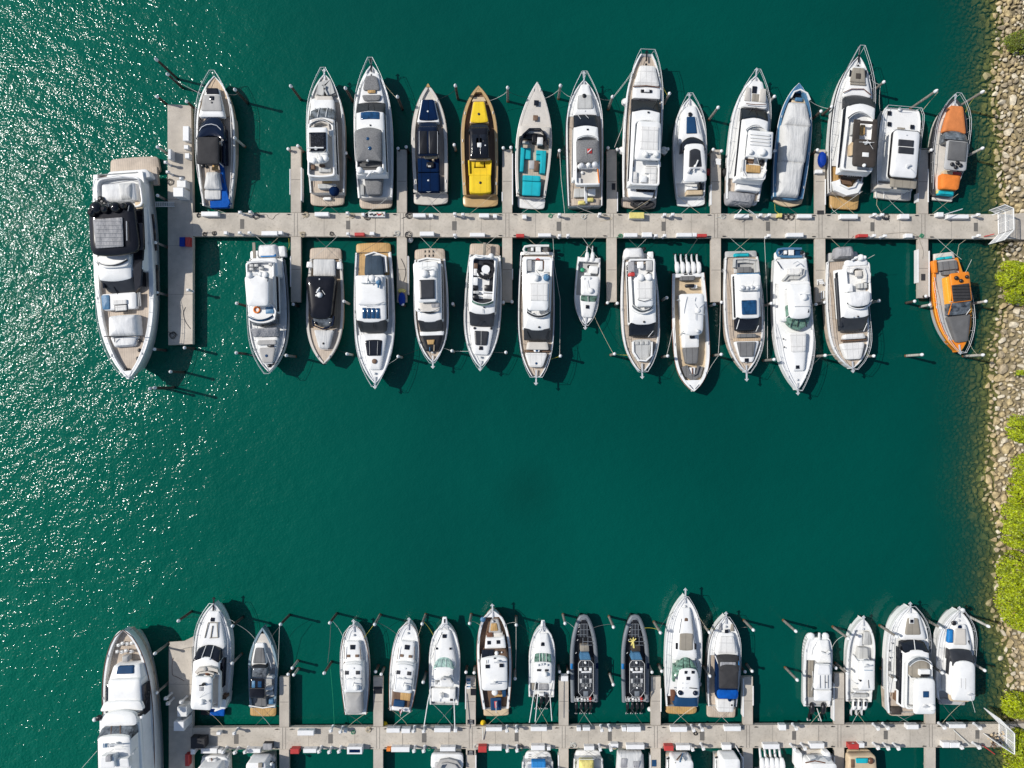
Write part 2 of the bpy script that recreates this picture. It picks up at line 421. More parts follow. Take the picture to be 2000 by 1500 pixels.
        m = MB(); m.tube([(0, -.2*k, .2), (0, -.75*k, -.1), (0, -1.25*k, -.35)], .14*k, 7, .09*k)
        m.box(-.05*k, .05*k, -1.5*k, -.95*k, -.5, -.1); m.obj('leg', mat if mat == 'black' else 'pedestal', o)
        m = MB()
        for a in range(3):
            t = a*2.094+.4; m.tube([(0, -1.52*k, -.4), (math.cos(t)*.2*k, -1.56*k, -.4+math.sin(t)*.2*k)], .06*k, 5, .1*k)
        m.obj('propeller', 'steel' if mat != 'white' else 'black', o)
        return o
    def lines_x(s, *seg): pass
BOATS = []
# ---------------------------------------------------------------- setting: water, seabed, shore
def shore_x(y):        # world x of the waterline along the stone bank
    pts = [(60, 61.8), (50, 61.6), (38, 61.6), (25, 62.4), (14, 62.6), (0, 61.0), (-14, 61.2), (-28, 62.2), (-42, 63.4), (-60, 64.5)]
    if y >= pts[0][0]: return pts[0][1]+.9
    for a, b in zip(pts, pts[1:]):
        if y >= b[0]: t = (y-b[0])/(a[0]-b[0]); return b[1]+(a[1]-b[1])*t+.9
    return pts[-1][1]+.9
def ground_z(x, y):
    d = x-shore_x(y)+1.1*noise.noise(Vector((y*.12, 3, 0)))+.5*noise.noise(Vector((y*.5, 9, 0)))
    if d < 0: return max(-7.5, .38*d)
    return min(3.2, d*.45)
def water():
    m = bpy.data.materials.new('water'); m.use_nodes = True; nt = m.node_tree; L = nt.links.new
    b = nt.nodes['Principled BSDF']; out = nt.nodes['Material Output']
    b.inputs['Roughness'].default_value = .12; b.inputs['IOR'].default_value = 1.33; b.inputs['Specular IOR Level'].default_value = .34
    tc = nd(nt, 'ShaderNodeTexCoord')
    n = nd(nt, 'ShaderNodeTexNoise'); n.inputs['Scale'].default_value = .02; n.inputs['Detail'].default_value = 5; n.inputs['Distortion'].default_value = .6
    L(tc.outputs['Object'], n.inputs['Vector'])
    cr = nd(nt, 'ShaderNodeValToRGB'); L(n.outputs[0], cr.inputs[0])
    cr.color_ramp.elements[0].position = .35; cr.color_ramp.elements[0].color = (.0, .056, .044, 1)
    cr.color_ramp.elements[1].position = .68; cr.color_ramp.elements[1].color = (.0, .075, .057, 1)
    L(cr.outputs[0], b.inputs['Base Color'])
    # wavelets: three octaves, long ones stretched across the wind
    hs = []
    for sc, amp, st, rot in ((.2, .40, (.7, 1, 1), .5), (.8, .22, (.8, 1, 1), .55), (3.5, .10, (.85, 1, 1), .4)):
        mp = nd(nt, 'ShaderNodeMapping'); mp.inputs['Scale'].default_value = st; mp.inputs['Rotation'].default_value = (0, 0, rot); L(tc.outputs['Object'], mp.inputs[0])
        q = nd(nt, 'ShaderNodeTexNoise'); q.inputs['Scale'].default_value = sc; q.inputs['Detail'].default_value = 1.2; L(mp.outputs[0], q.inputs['Vector'])
        k = nd(nt, 'ShaderNodeMath', operation='MULTIPLY'); k.inputs[1].default_value = amp; L(q.outputs[0], k.inputs[0]); hs.append(k)
    a = nd(nt, 'ShaderNodeMath', operation='ADD'); L(hs[0].outputs[0], a.inputs[0]); L(hs[1].outputs[0], a.inputs[1])
    a2 = nd(nt, 'ShaderNodeMath', operation='ADD'); L(a.outputs[0], a2.inputs[0]); L(hs[2].outputs[0], a2.inputs[1])
    # open water on the west side is choppier than the sheltered basin
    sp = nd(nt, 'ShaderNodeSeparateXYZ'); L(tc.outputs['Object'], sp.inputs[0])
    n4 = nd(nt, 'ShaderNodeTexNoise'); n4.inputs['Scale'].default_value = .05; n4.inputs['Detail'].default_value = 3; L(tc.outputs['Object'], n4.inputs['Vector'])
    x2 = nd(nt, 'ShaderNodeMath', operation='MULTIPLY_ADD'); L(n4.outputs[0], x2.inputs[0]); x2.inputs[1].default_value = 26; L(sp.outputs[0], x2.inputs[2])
    mr = nd(nt, 'ShaderNodeMapRange'); mr.inputs[1].default_value = -38; mr.inputs[2].default_value = -6; mr.inputs[3].default_value = 1.; mr.inputs[4].default_value = .3; L(x2.outputs[0], mr.inputs[0])
    scatter = nd(nt, 'ShaderNodeMapRange'); scatter.inputs[1].default_value = -66; scatter.inputs[2].default_value = 4; scatter.inputs[3].default_value = 1; scatter.inputs[4].default_value = 0; L(x2.outputs[0], scatter.inputs[0])
    scatter_mix = nd(nt, 'ShaderNodeMix', data_type='RGBA'); L(scatter.outputs[0], scatter_mix.inputs[0]); L(cr.outputs[0], scatter_mix.inputs[6]); scatter_mix.inputs[7].default_value = (.0003, .118, .074, 1)  # sunlight scattered in the water, painted as lighter green towards the sunward west
    vd = nd(nt, 'ShaderNodeVectorMath', operation='DISTANCE'); L(tc.outputs['Object'], vd.inputs[0]); vd.inputs[1].default_value = (2, -14, 0)   # patch of seagrass showing through
    vm = nd(nt, 'ShaderNodeMapRange'); vm.inputs[1].default_value = .5; vm.inputs[2].default_value = 5; vm.inputs[3].default_value = .3; vm.inputs[4].default_value = 0; L(vd.outputs['Value'], vm.inputs[0])
    vx = nd(nt, 'ShaderNodeMix', data_type='RGBA'); L(vm.outputs[0], vx.inputs[0]); L(scatter_mix.outputs[2], vx.inputs[6]); vx.inputs[7].default_value = (.001, .03, .024, 1); L(vx.outputs[2], b.inputs['Base Color'])
    bp = nd(nt, 'ShaderNodeBump'); bp.inputs['Distance'].default_value = 1.; L(mr.outputs[0], bp.inputs['Strength']); L(a2.outputs[0], bp.inputs['Height'])
    L(bp.outputs[0], b.inputs['Normal'])
    at = nd(nt, 'ShaderNodeAttribute', attribute_name='clear')
    tr = nd(nt, 'ShaderNodeBsdfTransparent'); tr.inputs[0].default_value = (.80, .86, .62, 1)
    mx = nd(nt, 'ShaderNodeMixShader'); L(at.outputs['Fac'], mx.inputs[0]); L(b.outputs[0], mx.inputs[1]); L(tr.outputs[0], mx.inputs[2]); L(mx.outputs[0], out.inputs['Surface'])
    xs = [-420, -200, -90]+[-60+i*10 for i in range(11)]+[45+i*.6 for i in range(45)]+[80, 140]
    ys = [300, 120]+[62-i*1. for i in range(125)]+[-120, -300]
    vs = [(x, y, 0) for y in ys for x in xs]; nx = len(xs)
    f = [(j*nx+i, j*nx+i+1, (j+1)*nx+i+1, (j+1)*nx+i) for j in range(len(ys)-1) for i in range(nx-1)]
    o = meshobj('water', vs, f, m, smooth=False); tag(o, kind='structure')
    A = o.data.attributes.new('clear', 'FLOAT', 'POINT')
    vals = []
    for v in o.data.vertices:
        d = max(0, -ground_z(v.co.x, v.co.y)) if v.co.x > 40 else 9
        vals.append(.86*math.exp(-(d/1.35)**1.1))
    A.data.foreach_set('value', vals)
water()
def seabed():
    m = M('silt', (.24, .20, .12), .95, var=.3, scale=1.2, bump=.2, bscale=2)
    xs = [-420, -100, 40]+[50+i*.8 for i in range(45)]+[100, 160]; ys = [300, 120]+[62-i for i in range(125)]+[-120, -300]
    vs = [(x, y, ground_z(x, y)-.35) for y in ys for x in xs]; nx = len(xs)
    f = [(j*nx+i, j*nx+i+1, (j+1)*nx+i+1, (j+1)*nx+i) for j in range(len(ys)-1) for i in range(nx-1)]
    tag(meshobj('seabed', vs, f, m), kind='structure')
seabed()
M('boulder', (.52, .41, .22), .95, var=.3, scale=1.1, bump=.06, bscale=4)
M('boulderpale', (.68, .60, .45), .95, var=.22, scale=1.2, bump=.06, bscale=4)
M('bouldergrey', (.50, .41, .27), .95, var=.28, scale=1.2, bump=.06, bscale=4)
M('boulderwet', (.36, .31, .16), .8, var=.2, scale=1.2, bump=.06, bscale=4)
def rock_mesh(seed, mat):
    bm = bmesh.new(); bmesh.ops.create_icosphere(bm, subdivisions=2, radius=1)
    rs = random.Random(seed); cuts = [(Vector((rs.uniform(-1, 1), rs.uniform(-1, 1), rs.uniform(-.4, 1))).normalized(), rs.uniform(.45, .8)) for _ in range(11)]
    for v in bm.verts:
        c = v.co.copy()
        for n_, d in cuts:
            k = c.dot(n_)
            if k > d: c -= n_*(k-d)
        c *= 1+.12*noise.noise(c*1.7+Vector((seed, 0, 0))); v.co = c
    me = bpy.data.meshes.new('boulder'); bm.to_mesh(me); bm.free(); me.materials.append(MATS[mat])
    me.polygons.foreach_set('use_smooth', [True]*len(me.polygons)); me.set_sharp_from_angle(angle=.45)
    return me
def rocks():
    rs = random.Random(3); mats = ['boulder', 'boulderpale', 'bouldergrey', 'boulderwet']
    me = {k: [rock_mesh(i+10*j, k) for i in range(5)] for j, k in enumerate(mats)}
    cand = []; cell = {}
    def ok(x, y, r):
        for i in range(-1, 2):
            for j in range(-1, 2):
                for (a, b, c) in cell.get((int(x//2)+i, int(y//2)+j), ()):
                    if (a-x)**2+(b-y)**2 < ((r+c)*.70)**2: return False
        return True
    for tries, (lo, hi) in ((200, (.58, .75)), (7000, (.4, .56)), (30000, (.3, .42)), (60000, (.2, .3))):
        for _ in range(tries):
            y = rs.uniform(-54, 54); x = shore_x(y)+rs.uniform(-6, 10); d = x-shore_x(y); r = rs.uniform(lo, hi)
            if d > 2.2: r *= .72
            if d < -2: r *= .8
            if not ok(x, y, r): continue
            cell.setdefault((int(x//2), int(y//2)), []).append((x, y, r)); cand.append((x, y, r, d))
    vis = [c for c in cand if c[0] < 67.5 and abs(c[1]) < 50 and c[3] > -4.5]; vis.sort(key=lambda c: -c[2]); big = set(vis[:300]); st = MB()
    for c in cand:
        x, y, r, d = c; z = ground_z(x, y)
        if d < -.3: k = 'boulderwet' if rs.random() < .6 else 'boulder'
        elif d < 2.6: k = rs.choice(['boulder', 'boulder', 'bouldergrey', 'boulderpale'])
        else: k = rs.choice(['boulderpale', 'boulderpale', 'bouldergrey'])
        sc = (r*rs.uniform(.85, 1.35), r*rs.uniform(.7, 1.15), r*rs.uniform(.6, .85)); rot = (rs.uniform(-.3, .3), rs.uniform(-.3, .3), rs.uniform(0, 6.28))
        mesh = rs.choice(me[k])
        if c in big:
            o = bpy.data.objects.new('boulder', mesh); COL.objects.link(o); o.location = (x, y, z); o.scale = sc; o.rotation_euler = rot
            zn = next(t for yy, t in ((30, 'above the grey cruiser with orange pads'), (21.5, 'between the grey cruiser and the upper gate'), (5, 'beside the orange cruiser'), (-8, 'above the long yellow green shrub'), (-20, 'beside the long yellow green shrub'), (-33, 'beside the largest shrub'), (-99, 'near the lower gate')) if y > yy)
            pr, cl = {'boulderpale': ('whitish', 'whitish'), 'bouldergrey': ('grey brown', 'grey brown'), 'boulder': ('tan', 'tan'), 'boulderwet': ('tan', 'tan')}[k]
            if z < -.35: tag(o, 'boulder under the shallow water, '+zn, 'boulder', 'submerged boulders '+zn)
            elif 1: tag(o, pr+' boulder in the dry stone bank, '+zn, 'boulder', cl+' bank boulders '+zn)
            elif k == 'boulderpale': tag(o, 'whitish dry boulder in the stone bank between the water and the shrubs', 'boulder', 'whitish boulders of the stone bank')
            elif k == 'bouldergrey': tag(o, 'grey brown boulder in the stone bank above the waterline', 'boulder', 'grey brown boulders of the stone bank')
            else: tag(o, 'tan boulder in the stone bank close to the waterline', 'boulder', 'tan boulders of the stone bank')
        else:
            Mx = Matrix.Translation((x, y, z)) @ Matrix.Rotation(rot[2], 4, 'Z') @ Matrix.Rotation(rot[0], 4, 'X') @ Matrix.Diagonal((*sc, 1))
            lst = st_by.setdefault(k, MB()) if False else st
            st.add([Mx @ v.co for v in mesh.vertices], [tuple(p.vertices) for p in mesh.polygons]); st.mi = getattr(st, 'mi', [])+[mats.index(k)]*len(mesh.polygons)
    o = meshobj('small_rocks', st.v, st.f, None, ang=.45)
    for k in mats: o.data.materials.append(MATS[k])
    o.data.polygons.foreach_set('material_index', st.mi); tag(o, 'small stones filling the gaps of the stone bank', 'rocks', kind='stuff')
rocks()
M('leaf', (.38, .46, .003), .5, var=.6, scale=4)
M('leafolive', (.15, .19, .02), .5, var=.6, scale=4)
M('leafdark', (.20, .26, .006), .5, var=.4, scale=3)
M('leafdry', (.30, .20, .06), .7)
M('twig', (.10, .075, .05), .9)
def bush(label, blobs, mat='leaf', seed=0):
    """blobs: (px, py, rx, ry) in photo pixels on the bank"""
    rs = random.Random(seed); c0 = U(blobs[0][0]+8, blobs[0][1], 2.5); z0 = max(.6, ground_z(c0.x, c0.y))
    root = empty('shrub', (c0.x, c0.y, z0-.2), 0, label, 'shrub', 'shrubs growing on the stone bank'); m = MB(); tw = MB()
    tot = sum(b[2]*b[3] for b in blobs)
    for bx, by, rx, ry in blobs:
        c = U(bx+8, by, 2.6); RX, RY = rx*.064, ry*.064
        for _ in range(int(rx*ry*9.)):
            a = rs.uniform(0, 6.283); rr = math.sqrt(rs.random()); u, v = rr*math.cos(a), rr*math.sin(a)
            wob = 1+.22*noise.noise(Vector((math.cos(a)*1.6+bx, math.sin(a)*1.6, seed)))
            x, y = c.x+u*RX*wob, c.y+v*RY*wob
            lump = noise.noise(Vector((x*.8, y*.8, seed)))+.6*noise.noise(Vector((x*2.1, y*2.1, seed+5)))
            if lump < -.18 and rs.random() < .88: continue
            hz = 1.9*math.sqrt(max(0, 1-rr**2.6))+.55*lump; z = max(ground_z(x, y)*.6, 0)+1.1+hz-abs(rs.gauss(0, .35))
            s_ = rs.uniform(.09, .19); n_ = Vector((rs.gauss(0, .55)+u*.5, rs.gauss(0, .55)+v*.5, 1)).normalized()
            t1 = n_.cross(Vector((rs.random()-.5, rs.random()-.5, .1))).normalized(); t2 = n_.cross(t1)
            p = Vector((x, y, z))-root.location; m.add([p-t1*s_, p+t2*s_*.6+n_*.03, p+t1*s_, p-t2*s_*.6+n_*.03], [(0, 1, 2, 3)])
        for _ in range(int(3+rx*ry*.01)):
            a = rs.uniform(0, 6.283); e = Vector((c.x+math.cos(a)*RX*.7, c.y+math.sin(a)*RY*.7, z0+1.8))-root.location; b0 = Vector((c.x, c.y, z0))-root.location
            tw.tube([b0, b0.lerp(e, .5)+Vector((0, 0, .5)), e], .07, 5, .02)
    lo = m.obj('leaves', mat, root, smooth=False); lo.data.materials.append(MATS['leafdark']); lo.data.materials.append(MATS['leafdry'])
    mi = []
    for f_ in lo.data.polygons:
        c = f_.center; q = noise.noise(Vector((c.x*1.1, c.y*1.1, seed*3.)))+rs.gauss(0, .22); mi.append(1 if q > .27 else (2 if rs.random() < .02 else 0))
    lo.data.polygons.foreach_set('material_index', mi); tw.obj('stem', 'twig', root)
bush('olive green shrub at the top of the stone bank, above all the piers', [(1996, 75, 26, 24)], 'leafolive', 1)
bush('rounded bright green shrub just below the gate of the upper pier', [(1982, 535, 26, 30), (1994, 570, 24, 24)], 'leaf', 2)
bush('small bright green shrub halfway along the bank, uppermost of the middle four', [(1992, 838, 20, 28)], 'leaf', 3)
bush('narrow yellow green shrub at the picture edge just above the long shrub', [(1996, 912, 16, 24)], 'leaf', 4)
bush('long yellow green shrub hugging the middle of the stone bank', [(1988, 1010, 26, 32), (1992, 960, 22, 34), (1990, 1050, 24, 26)], 'leaf', 5)
bush('largest yellow green shrub, beside the open water above the lower pier', [(1985, 1125, 28, 42), (1982, 1180, 28, 40), (1994, 1210, 24, 28)], 'leaf', 6)
bush('round bright green shrub just above the gate of the lower pier', [(1990, 1385, 27, 28)], 'leaf', 7)
bush('bright green shrub in the bottom right corner below the lower gate', [(1990, 1468, 28, 38), (1998, 1510, 28, 26)], 'leaf', 8)
bush('tiny green tuft on pale stones midway down the bank', [(1990, 728, 6, 5)], 'leaf', 9)

# ---------------------------------------------------------------- piers
ZD = 1.35
UPX = [578, 785, 991, 1195, 1398.5, 1602.5, 1803.5]; LPX = [555, 738.5, 919.5, 1101, 1281, 1461, 1639.5, 1818]
def slab(name, label, cat, corners, z0, z1, mat, extras=(), group=None, joints=(), grates=(), supports=()):
    """corners: photo pixels of the deck, clockwise"""
    ps = [U(x, y, z1) for x, y in corners]; c = sum(ps, Vector())/len(ps); c.z = 0
    root = empty(name, c, 0, label, cat, group)
    q = [p-c for p in ps]; n = len(q)
    m = MB(); cen = sum(q, Vector())/n
    ins = [cen+(v-cen)*(1-.05/max(1, (v-cen).length)) for v in q]
    vs = [(v.x, v.y, z0) for v in q]+[(v.x, v.y, z1-.05) for v in q]+[(v.x, v.y, z1) for v in ins]
    f = [tuple(range(n))]+[(k*n+i, k*n+(i+1) % n, (k+1)*n+(i+1) % n, (k+1)*n+i) for k in range(2) for i in range(n)]+[tuple(2*n+i for i in range(n))]
    m.add(vs, f); m.obj('deck_slab', mat, root, smooth=False)
    for (x0, y0, x1, y1) in joints:
        a, b = U(x0, y0, z1)-c, U(x1, y1, z1)-c; m = MB(); d = (b-a).normalized(); k = d.cross(Vector((0, 0, 1)))*(.02 if min(abs(x0-q) for q in UPX+LPX) > 20 else .035)
        m.add([a-k+Vector((0, 0, .004)), a+k+Vector((0, 0, .004)), b+k+Vector((0, 0, .004)), b-k+Vector((0, 0, .004))], [(0, 1, 2, 3)]); m.obj('expansion_joint', 'joint', root, smooth=False)
    for (x0, y0, x1, y1) in grates:
        a, b = U(x0, y0, z1)-c, U(x1, y1, z1)-c; m = MB(); m.box(min(a.x, b.x), max(a.x, b.x), min(a.y, b.y), max(a.y, b.y), z1-.02, z1+.008); m.obj('grate', 'grate', root, smooth=False)
    for (x, y) in supports:
        a = U(x, y, z1)-c; m = MB(); m.lathe([(.22, -4), (.22, z0-.004)], (a.x, a.y, 0), 10); m.obj('support_pile', 'pilegrey', root)
    return root
UPX = [578, 785, 991, 1195, 1398.5, 1602.5, 1803.5]
def upt(x): return 415.5+(x-375)*.0018          # top edge of upper pier
def upb(x): return 461+(x-375)*.0035
gr = [(469, 428, 477, 447), (676, 431, 684, 448), (883, 432, 892, 450), (1087, 433, 1096, 451), (1292, 433, 1300, 451), (1496, 433, 1504, 451), (1700, 434, 1708, 452), (1902, 435, 1910, 452)]
slab('pier', 'long pale concrete walkway of the upper pier with boats on both sides', 'pier', [(376, upt(376)), (1985, upt(1985)), (1985, upb(1985)), (376, upb(376))], .75, ZD, 'concrete',
     joints=[(x+k, upt(x)+.5, x+k, upb(x)-.5) for x in UPX for k in (-3.2, 3.2, 55, 105, 155)], grates=gr, supports=[(x+100, 425) for x in UPX]+[(x+100, 452) for x in UPX])
LPX = [555, 738.5, 919.5, 1101, 1281, 1461, 1639.5, 1818]
def lpt(x): return 1421.5-(x-385)*.0048
def lpb(x): return 1464-(x-385)*.0030
gr = [(457, 1434, 466, 1453), (641, 1434, 650, 1452), (824, 1432, 833, 1450), (1005, 1431, 1013, 1448), (1187, 1429, 1195, 1447), (1367, 1429, 1376, 1446), (1547, 1428, 1555, 1445), (1726, 1427, 1734, 1444), (1905, 1426, 1913, 1443)]
slab('pier', 'long pale concrete walkway of the lower pier near the bottom of the picture', 'pier', [(376, lpt(376)), (1985, lpt(1985)), (1985, lpb(1985)), (376, lpb(376))], .75, ZD, 'concrete',
     joints=[(x+k, lpt(x)+.5, x+k, lpb(x)-.5) for x in LPX for k in (-3, 3, 48, 93, 138)], grates=gr, supports=[(x+90, 1428) for x in LPX]+[(x+90, 1452) for x in LPX])
slab('t_head_pier', 'wide concrete head of the upper pier beside the largest black topped yacht', 'pier', [(327, 203), (373, 206), (376.5, 400), (376.5, 470), (376, 672), (328.5, 674)], .7, ZD-.01, 'concretehead',
     joints=[(327.5, 297, 376, 298), (328, 389, 376, 390), (328, 480, 376, 480), (328, 575, 376, 575)], supports=[(335, 215), (335, 660), (368, 660)])
slab('t_head_pier', 'wide concrete head of the lower pier beside the long white yacht', 'pier', [(329.5, 1262), (333, 1256), (374, 1262), (376, 1330), (376, 1421), (376, 1540), (329.5, 1540)], .7, ZD-.01, 'concretehead',
     joints=[(329.5, 1336, 376, 1337), (329.5, 1420, 376, 1420)], supports=[(336, 1270), (368, 1400)])
FING = []
def finger(x0, x1, ya, yb, label, fend=()):
    r = slab('finger_pier', label, 'finger pier', [(x0, min(ya, yb)), (x1, min(ya, yb)), (x1, max(ya, yb)), (x0, max(ya, yb))], .85, ZD-.02, 'concretefinger', group='finger piers between the boats',
             joints=[(x0+1, min(ya, yb)+abs(yb-ya)*.5, x1-1, min(ya, yb)+abs(yb-ya)*.5)], supports=[((x0+x1)/2, (ya*.85+yb*.15)), ((x0+x1)/2, (ya*.5+yb*.5))])
    c = r.location
    for (xa, y0, y1) in fend:
        a, b = U(xa-1, y0, ZD)-c, U(xa+1, y1, ZD)-c; m = MB(); m.box(a.x, b.x, min(a.y, b.y), max(a.y, b.y), .5, ZD+.03, .02); m.obj('edge_bumper', 'plastic', r, smooth=False)
UPN = ['the flybridge yacht with speckled solar roof', 'the yacht with rounded grey canopy', 'the yellow cushioned boat', 'the yacht with grey diver flag canopy', 'the pointed nosed yacht with black roof window', 'the blue covered boat', 'the blunt nosed white catamaran']
for i, (x, n_) in enumerate(zip(UPX, UPN)):
    side = 'left of' if i == 0 else 'right of'
    finger(x-10, x+9.5, 286 if i in (0,) else 292, upt(x)-.3, 'upper finger pier %s %s' % (side, n_),
           fend=[[(566.5, 330, 380), (588.5, 327, 392)], [], [(981, 375, 393), (1001, 300, 400)], [(1206, 375, 413)], [(1389, 360, 400)], [(1612, 350, 400)], [(1793.5, 377, 394), (1813, 330, 395)]][i])
DNN = ['the yacht with an orange lifebuoy', 'the yacht with four blue roof windows', 'the yacht with a round white cockpit table', 'the small twin engined cabin boat', 'the five engined open boat', 'the yacht with green windshield', 'the orange boat']
for i, (x, n_) in enumerate(zip(UPX, DNN)):
    side = {3: 'right of', 4: 'right of', 6: 'left of'}.get(i, 'right of')
    finger(x-10, x+9.5, 590 if i < 6 else 582, upb(x)+.3, 'lower side finger pier %s %s' % (side, n_),
           fend=[[(567.5, 500, 560)], [(797, 500, 575)], [(1001, 525, 545)], [], [], [], [(1793.5, 487, 552), (1815, 490, 580)]][i])
LON = ['the blue nosed teak boat', 'the white trawler with a pale canvas stern', 'the white boat with green glass windshield', 'the three engined boat', 'the right hand grey inflatable', 'the navy covered cruiser', 'the white twin hulled boat', 'the largest white yacht of the lower right']
for i, (x, n_) in enumerate(zip(LPX, LON)):
    finger(x-9.5, x+9.5, 1322 if i != 6 else 1315, lpt(x)-.3, 'lower finger pier right of %s' % n_ if i < 7 else 'finger pier partly hidden by %s' % n_,
           fend=[[], [], [(909.5, 1340, 1385)], [], [(1291, 1345, 1390)], [(1452, 1325, 1400), (1471, 1340, 1378)], [(1629, 1335, 1408)], []][i])
LBN = ['second boat stern from the left', 'tan stern with black rail', 'wide white stern', 'white stern with blue box', 'yellow canopied stern', 'second beige stern', 'five white outboards', 'tan stern with turquoise box']
for i, (x, n_) in enumerate(zip(LPX, LBN)):
    t = ['left', 'second', 'third', 'fourth', 'fifth', 'sixth', 'seventh', 'last'][i]
    finger(x-9.5, x+9.5, 1545, lpb(x)+.3, 'concrete finger pier running off the bottom edge, %s from the left' % (t if i else 'first'),
           fend=[[], [], [(929.5, 1475, 1545)], [(1091, 1475, 1545)], [(1270, 1475, 1545)], [(1451.5, 1478, 1545)], [(1630, 1478, 1545)], []][i])
# ---------------------------------------------------------------- more boat parts
M('speckle', (.10, .10, .10), .5, var=.9, scale=14)
M('solar', (.02, .022, .03), .25, var=1.6, scale=11)
M('graycanopy', (.21, .21, .21), .85, var=.25, scale=9)
def tub(s, mat, y0, w0, y1, w1, z, h, floor='bone', a0=0, a1=20, r=20, cx=None, wt=.2, kind='flybridge', fkind='flybridge_floor', skirt=.4):
    """a raised deck with a coaming round it; z = top of the coaming, h = its height above the floor"""
    poly, X, Y0, Y1 = s.outline(y0, w0, y1, w1, z, z, a0, a1, r, cx, 0)
    ys = [q.y for q in poly]; cy = (min(ys)+max(ys))/2; hx = max(abs(q.x-X) for q in poly); hy = (max(ys)-min(ys))/2
    def ring(ins, zz): return [(X+(q.x-X)*(1-ins/hx), cy+(q.y-cy)*(1-ins/hy), zz) for q in poly]
    rings = [ring(.1, z-h-skirt), ring(0, z-h), ring(0, z-.03), ring(.04, z), ring(wt-.03, z), ring(wt, z-.03), ring(wt, z-h+.0)]
    n = len(poly); vs = sum(rings, []); f = []
    for k in range(len(rings)-1):
        for j in range(n): f.append((k*n+j, k*n+(j+1) % n, (k+1)*n+(j+1) % n, (k+1)*n+j))
    f.append(tuple(range(n))[::-1])
    o = meshobj(kind, vs, f, mat, s.root, ang=.9)
    meshobj(fkind, ring(wt-.02, z-h+.02), [tuple(range(n))], floor, o, smooth=False)
    return o
Boat.tub = tub
def screen(s, y, w, arc, z, h=.45, cx=None, mat='clearglass', fw='white', lean=.25):
    """curved wind screen standing on a coaming, its bow at the centre line"""
    X = 0 if cx is None else s.loc(cx, y, z).x
    Yc = s.Y(y, z); W = s.m(w, z); A = s.m(arc, z); dr = 1
    pts = [(X+q*W, Yc-A*q*q) for q in [-1+i/7 for i in range(15)]]
    vs = [(x, yy, z) for x, yy in pts]+[(x*1, yy-lean, z+h) for x, yy in pts]+[(x, yy-.04, z) for x, yy in pts]+[(x, yy-lean-.04, z+h) for x, yy in pts]
    f = [(i, i+1, 16+i, 15+i) for i in range(14)]+[(30+i, 45+i, 46+i, 31+i) for i in range(14)]+[(15+i, 16+i, 46+i, 45+i) for i in range(14)]
    o = meshobj('wind_screen', vs, f, mat, s.root); m = MB(); m.tube([(x, yy-lean, z+h) for x, yy in pts], .035, 5); m.obj('screen_rim', fw, o)
    return o
Boat.screen = screen
def sofa(s, pts, z, mat='palecushion', wd=.6, h=.42, kind='sofa'):
    """an upholstered bench run along pts (crop pixels), with a back on its outer (right hand) side"""
    P_ = [s.loc(x, y, z) for x, y in pts]; P_ = [Vector((p.x, p.y, 0)) for p in P_]
    def off(d):
        o = []
        for i, p in enumerate(P_):
            a = P_[max(0, i-1)]; b = P_[min(len(P_)-1, i+1)]; t = (b-a).normalized(); nn = Vector((t.y, -t.x, 0))
            k = 1
            if 0 < i < len(P_)-1:
                t1 = (p-a).normalized(); k = 1/max(.5, math.sqrt((1+t1.dot((b-p).normalized()))/2))
            o.append(p+nn*d*k)
        return o
    A, B, Cc = off(-wd/2), off(wd/2), off(wd/2-.16); m = MB(); n = len(P_)
    def strip(L1, L2, za, zb):
        vs = [(p.x, p.y, za) for p in L1]+[(p.x, p.y, za) for p in L2]+[(p.x, p.y, zb) for p in L1]+[(p.x, p.y, zb) for p in L2]; f = []
        for i in range(n-1):
            f += [(i, i+1, n+i+1, n+i), (2*n+i, 3*n+i, 3*n+i+1, 2*n+i+1), (i, 2*n+i, 2*n+i+1, i+1), (n+i, n+i+1, 3*n+i+1, 3*n+i)]
        f += [(0, n, 3*n, 2*n), (n-1, 2*n-1+n*0+0, 4*n-1, 3*n-1)]
        m.add(vs, f)
    strip(A, Cc, z-h, z); strip(Cc, B, z-h, z+.28); return m.obj(kind, mat, s.root, ang=.5)
Boat.sofa = sofa
A1 = (150, 90, 4.412); A2 = (150, 420, 4.166); A3 = (550, 90, 4.412); A4 = (880, 90, 4.412); A5 = (1190, 80, 4.412); A6 = (1500, 80, 4.286)
B1 = (450, 450, 4.412); B2 = (780, 450, 4.412); B3 = (1080, 450, 4.412); B4 = (1390, 450, 4.412); B5 = (1700, 380, 4.413)
C1 = (160, 1160, 4.412); C2 = (450, 1160, 4.412); C3 = (750, 1160, 4.412); C4 = (1020, 1150, 4.286); C5 = (1280, 1150, 4.286); C6 = (1550, 1150, 4.287); F0 = (0, 0, 1)

# ================================================================ upper row, bows up
b = Boat(A1, 'motor_yacht', 'yacht', 'teak decked yacht with black sun top and blue tarpaulin, right of the wide pier head', (1182, 256), (1203, 1375), 163, 2.4, 1.6, rs=.72, tm=.45, pp=3.5, nick='teak decked yacht with blue tarpaulin')
b.deck(600, 256, 'teak'); b.deck(1375, 600, 'oldteak', drop=.5)
b.p('coachroof', 'white', 610, 112, 365, 58, (2.75, 2.5), zb=2., r=18, camber=.08, cx=1163, bev=.08)
b.p('skylight', 'glass', 411, 58, 361, 48, 2.72, th=.12, r=8, cx=1166); b.p('sunpad', 'palecloth', 558, 92, 420, 72, 2.86, th=.2, r=16, cx=1160)
b.hatch(1162, 448, 20, 17, 2.92); b.dome(1162, 486, 2.86, .12, .08, 'black', 'vent')
b.p('windshield', 'navygloss', 770, 122, 592, 96, (3.35, 2.5), zb=2.1, a0=-40, a1=95, r=14, camber=.12, cx=1165)
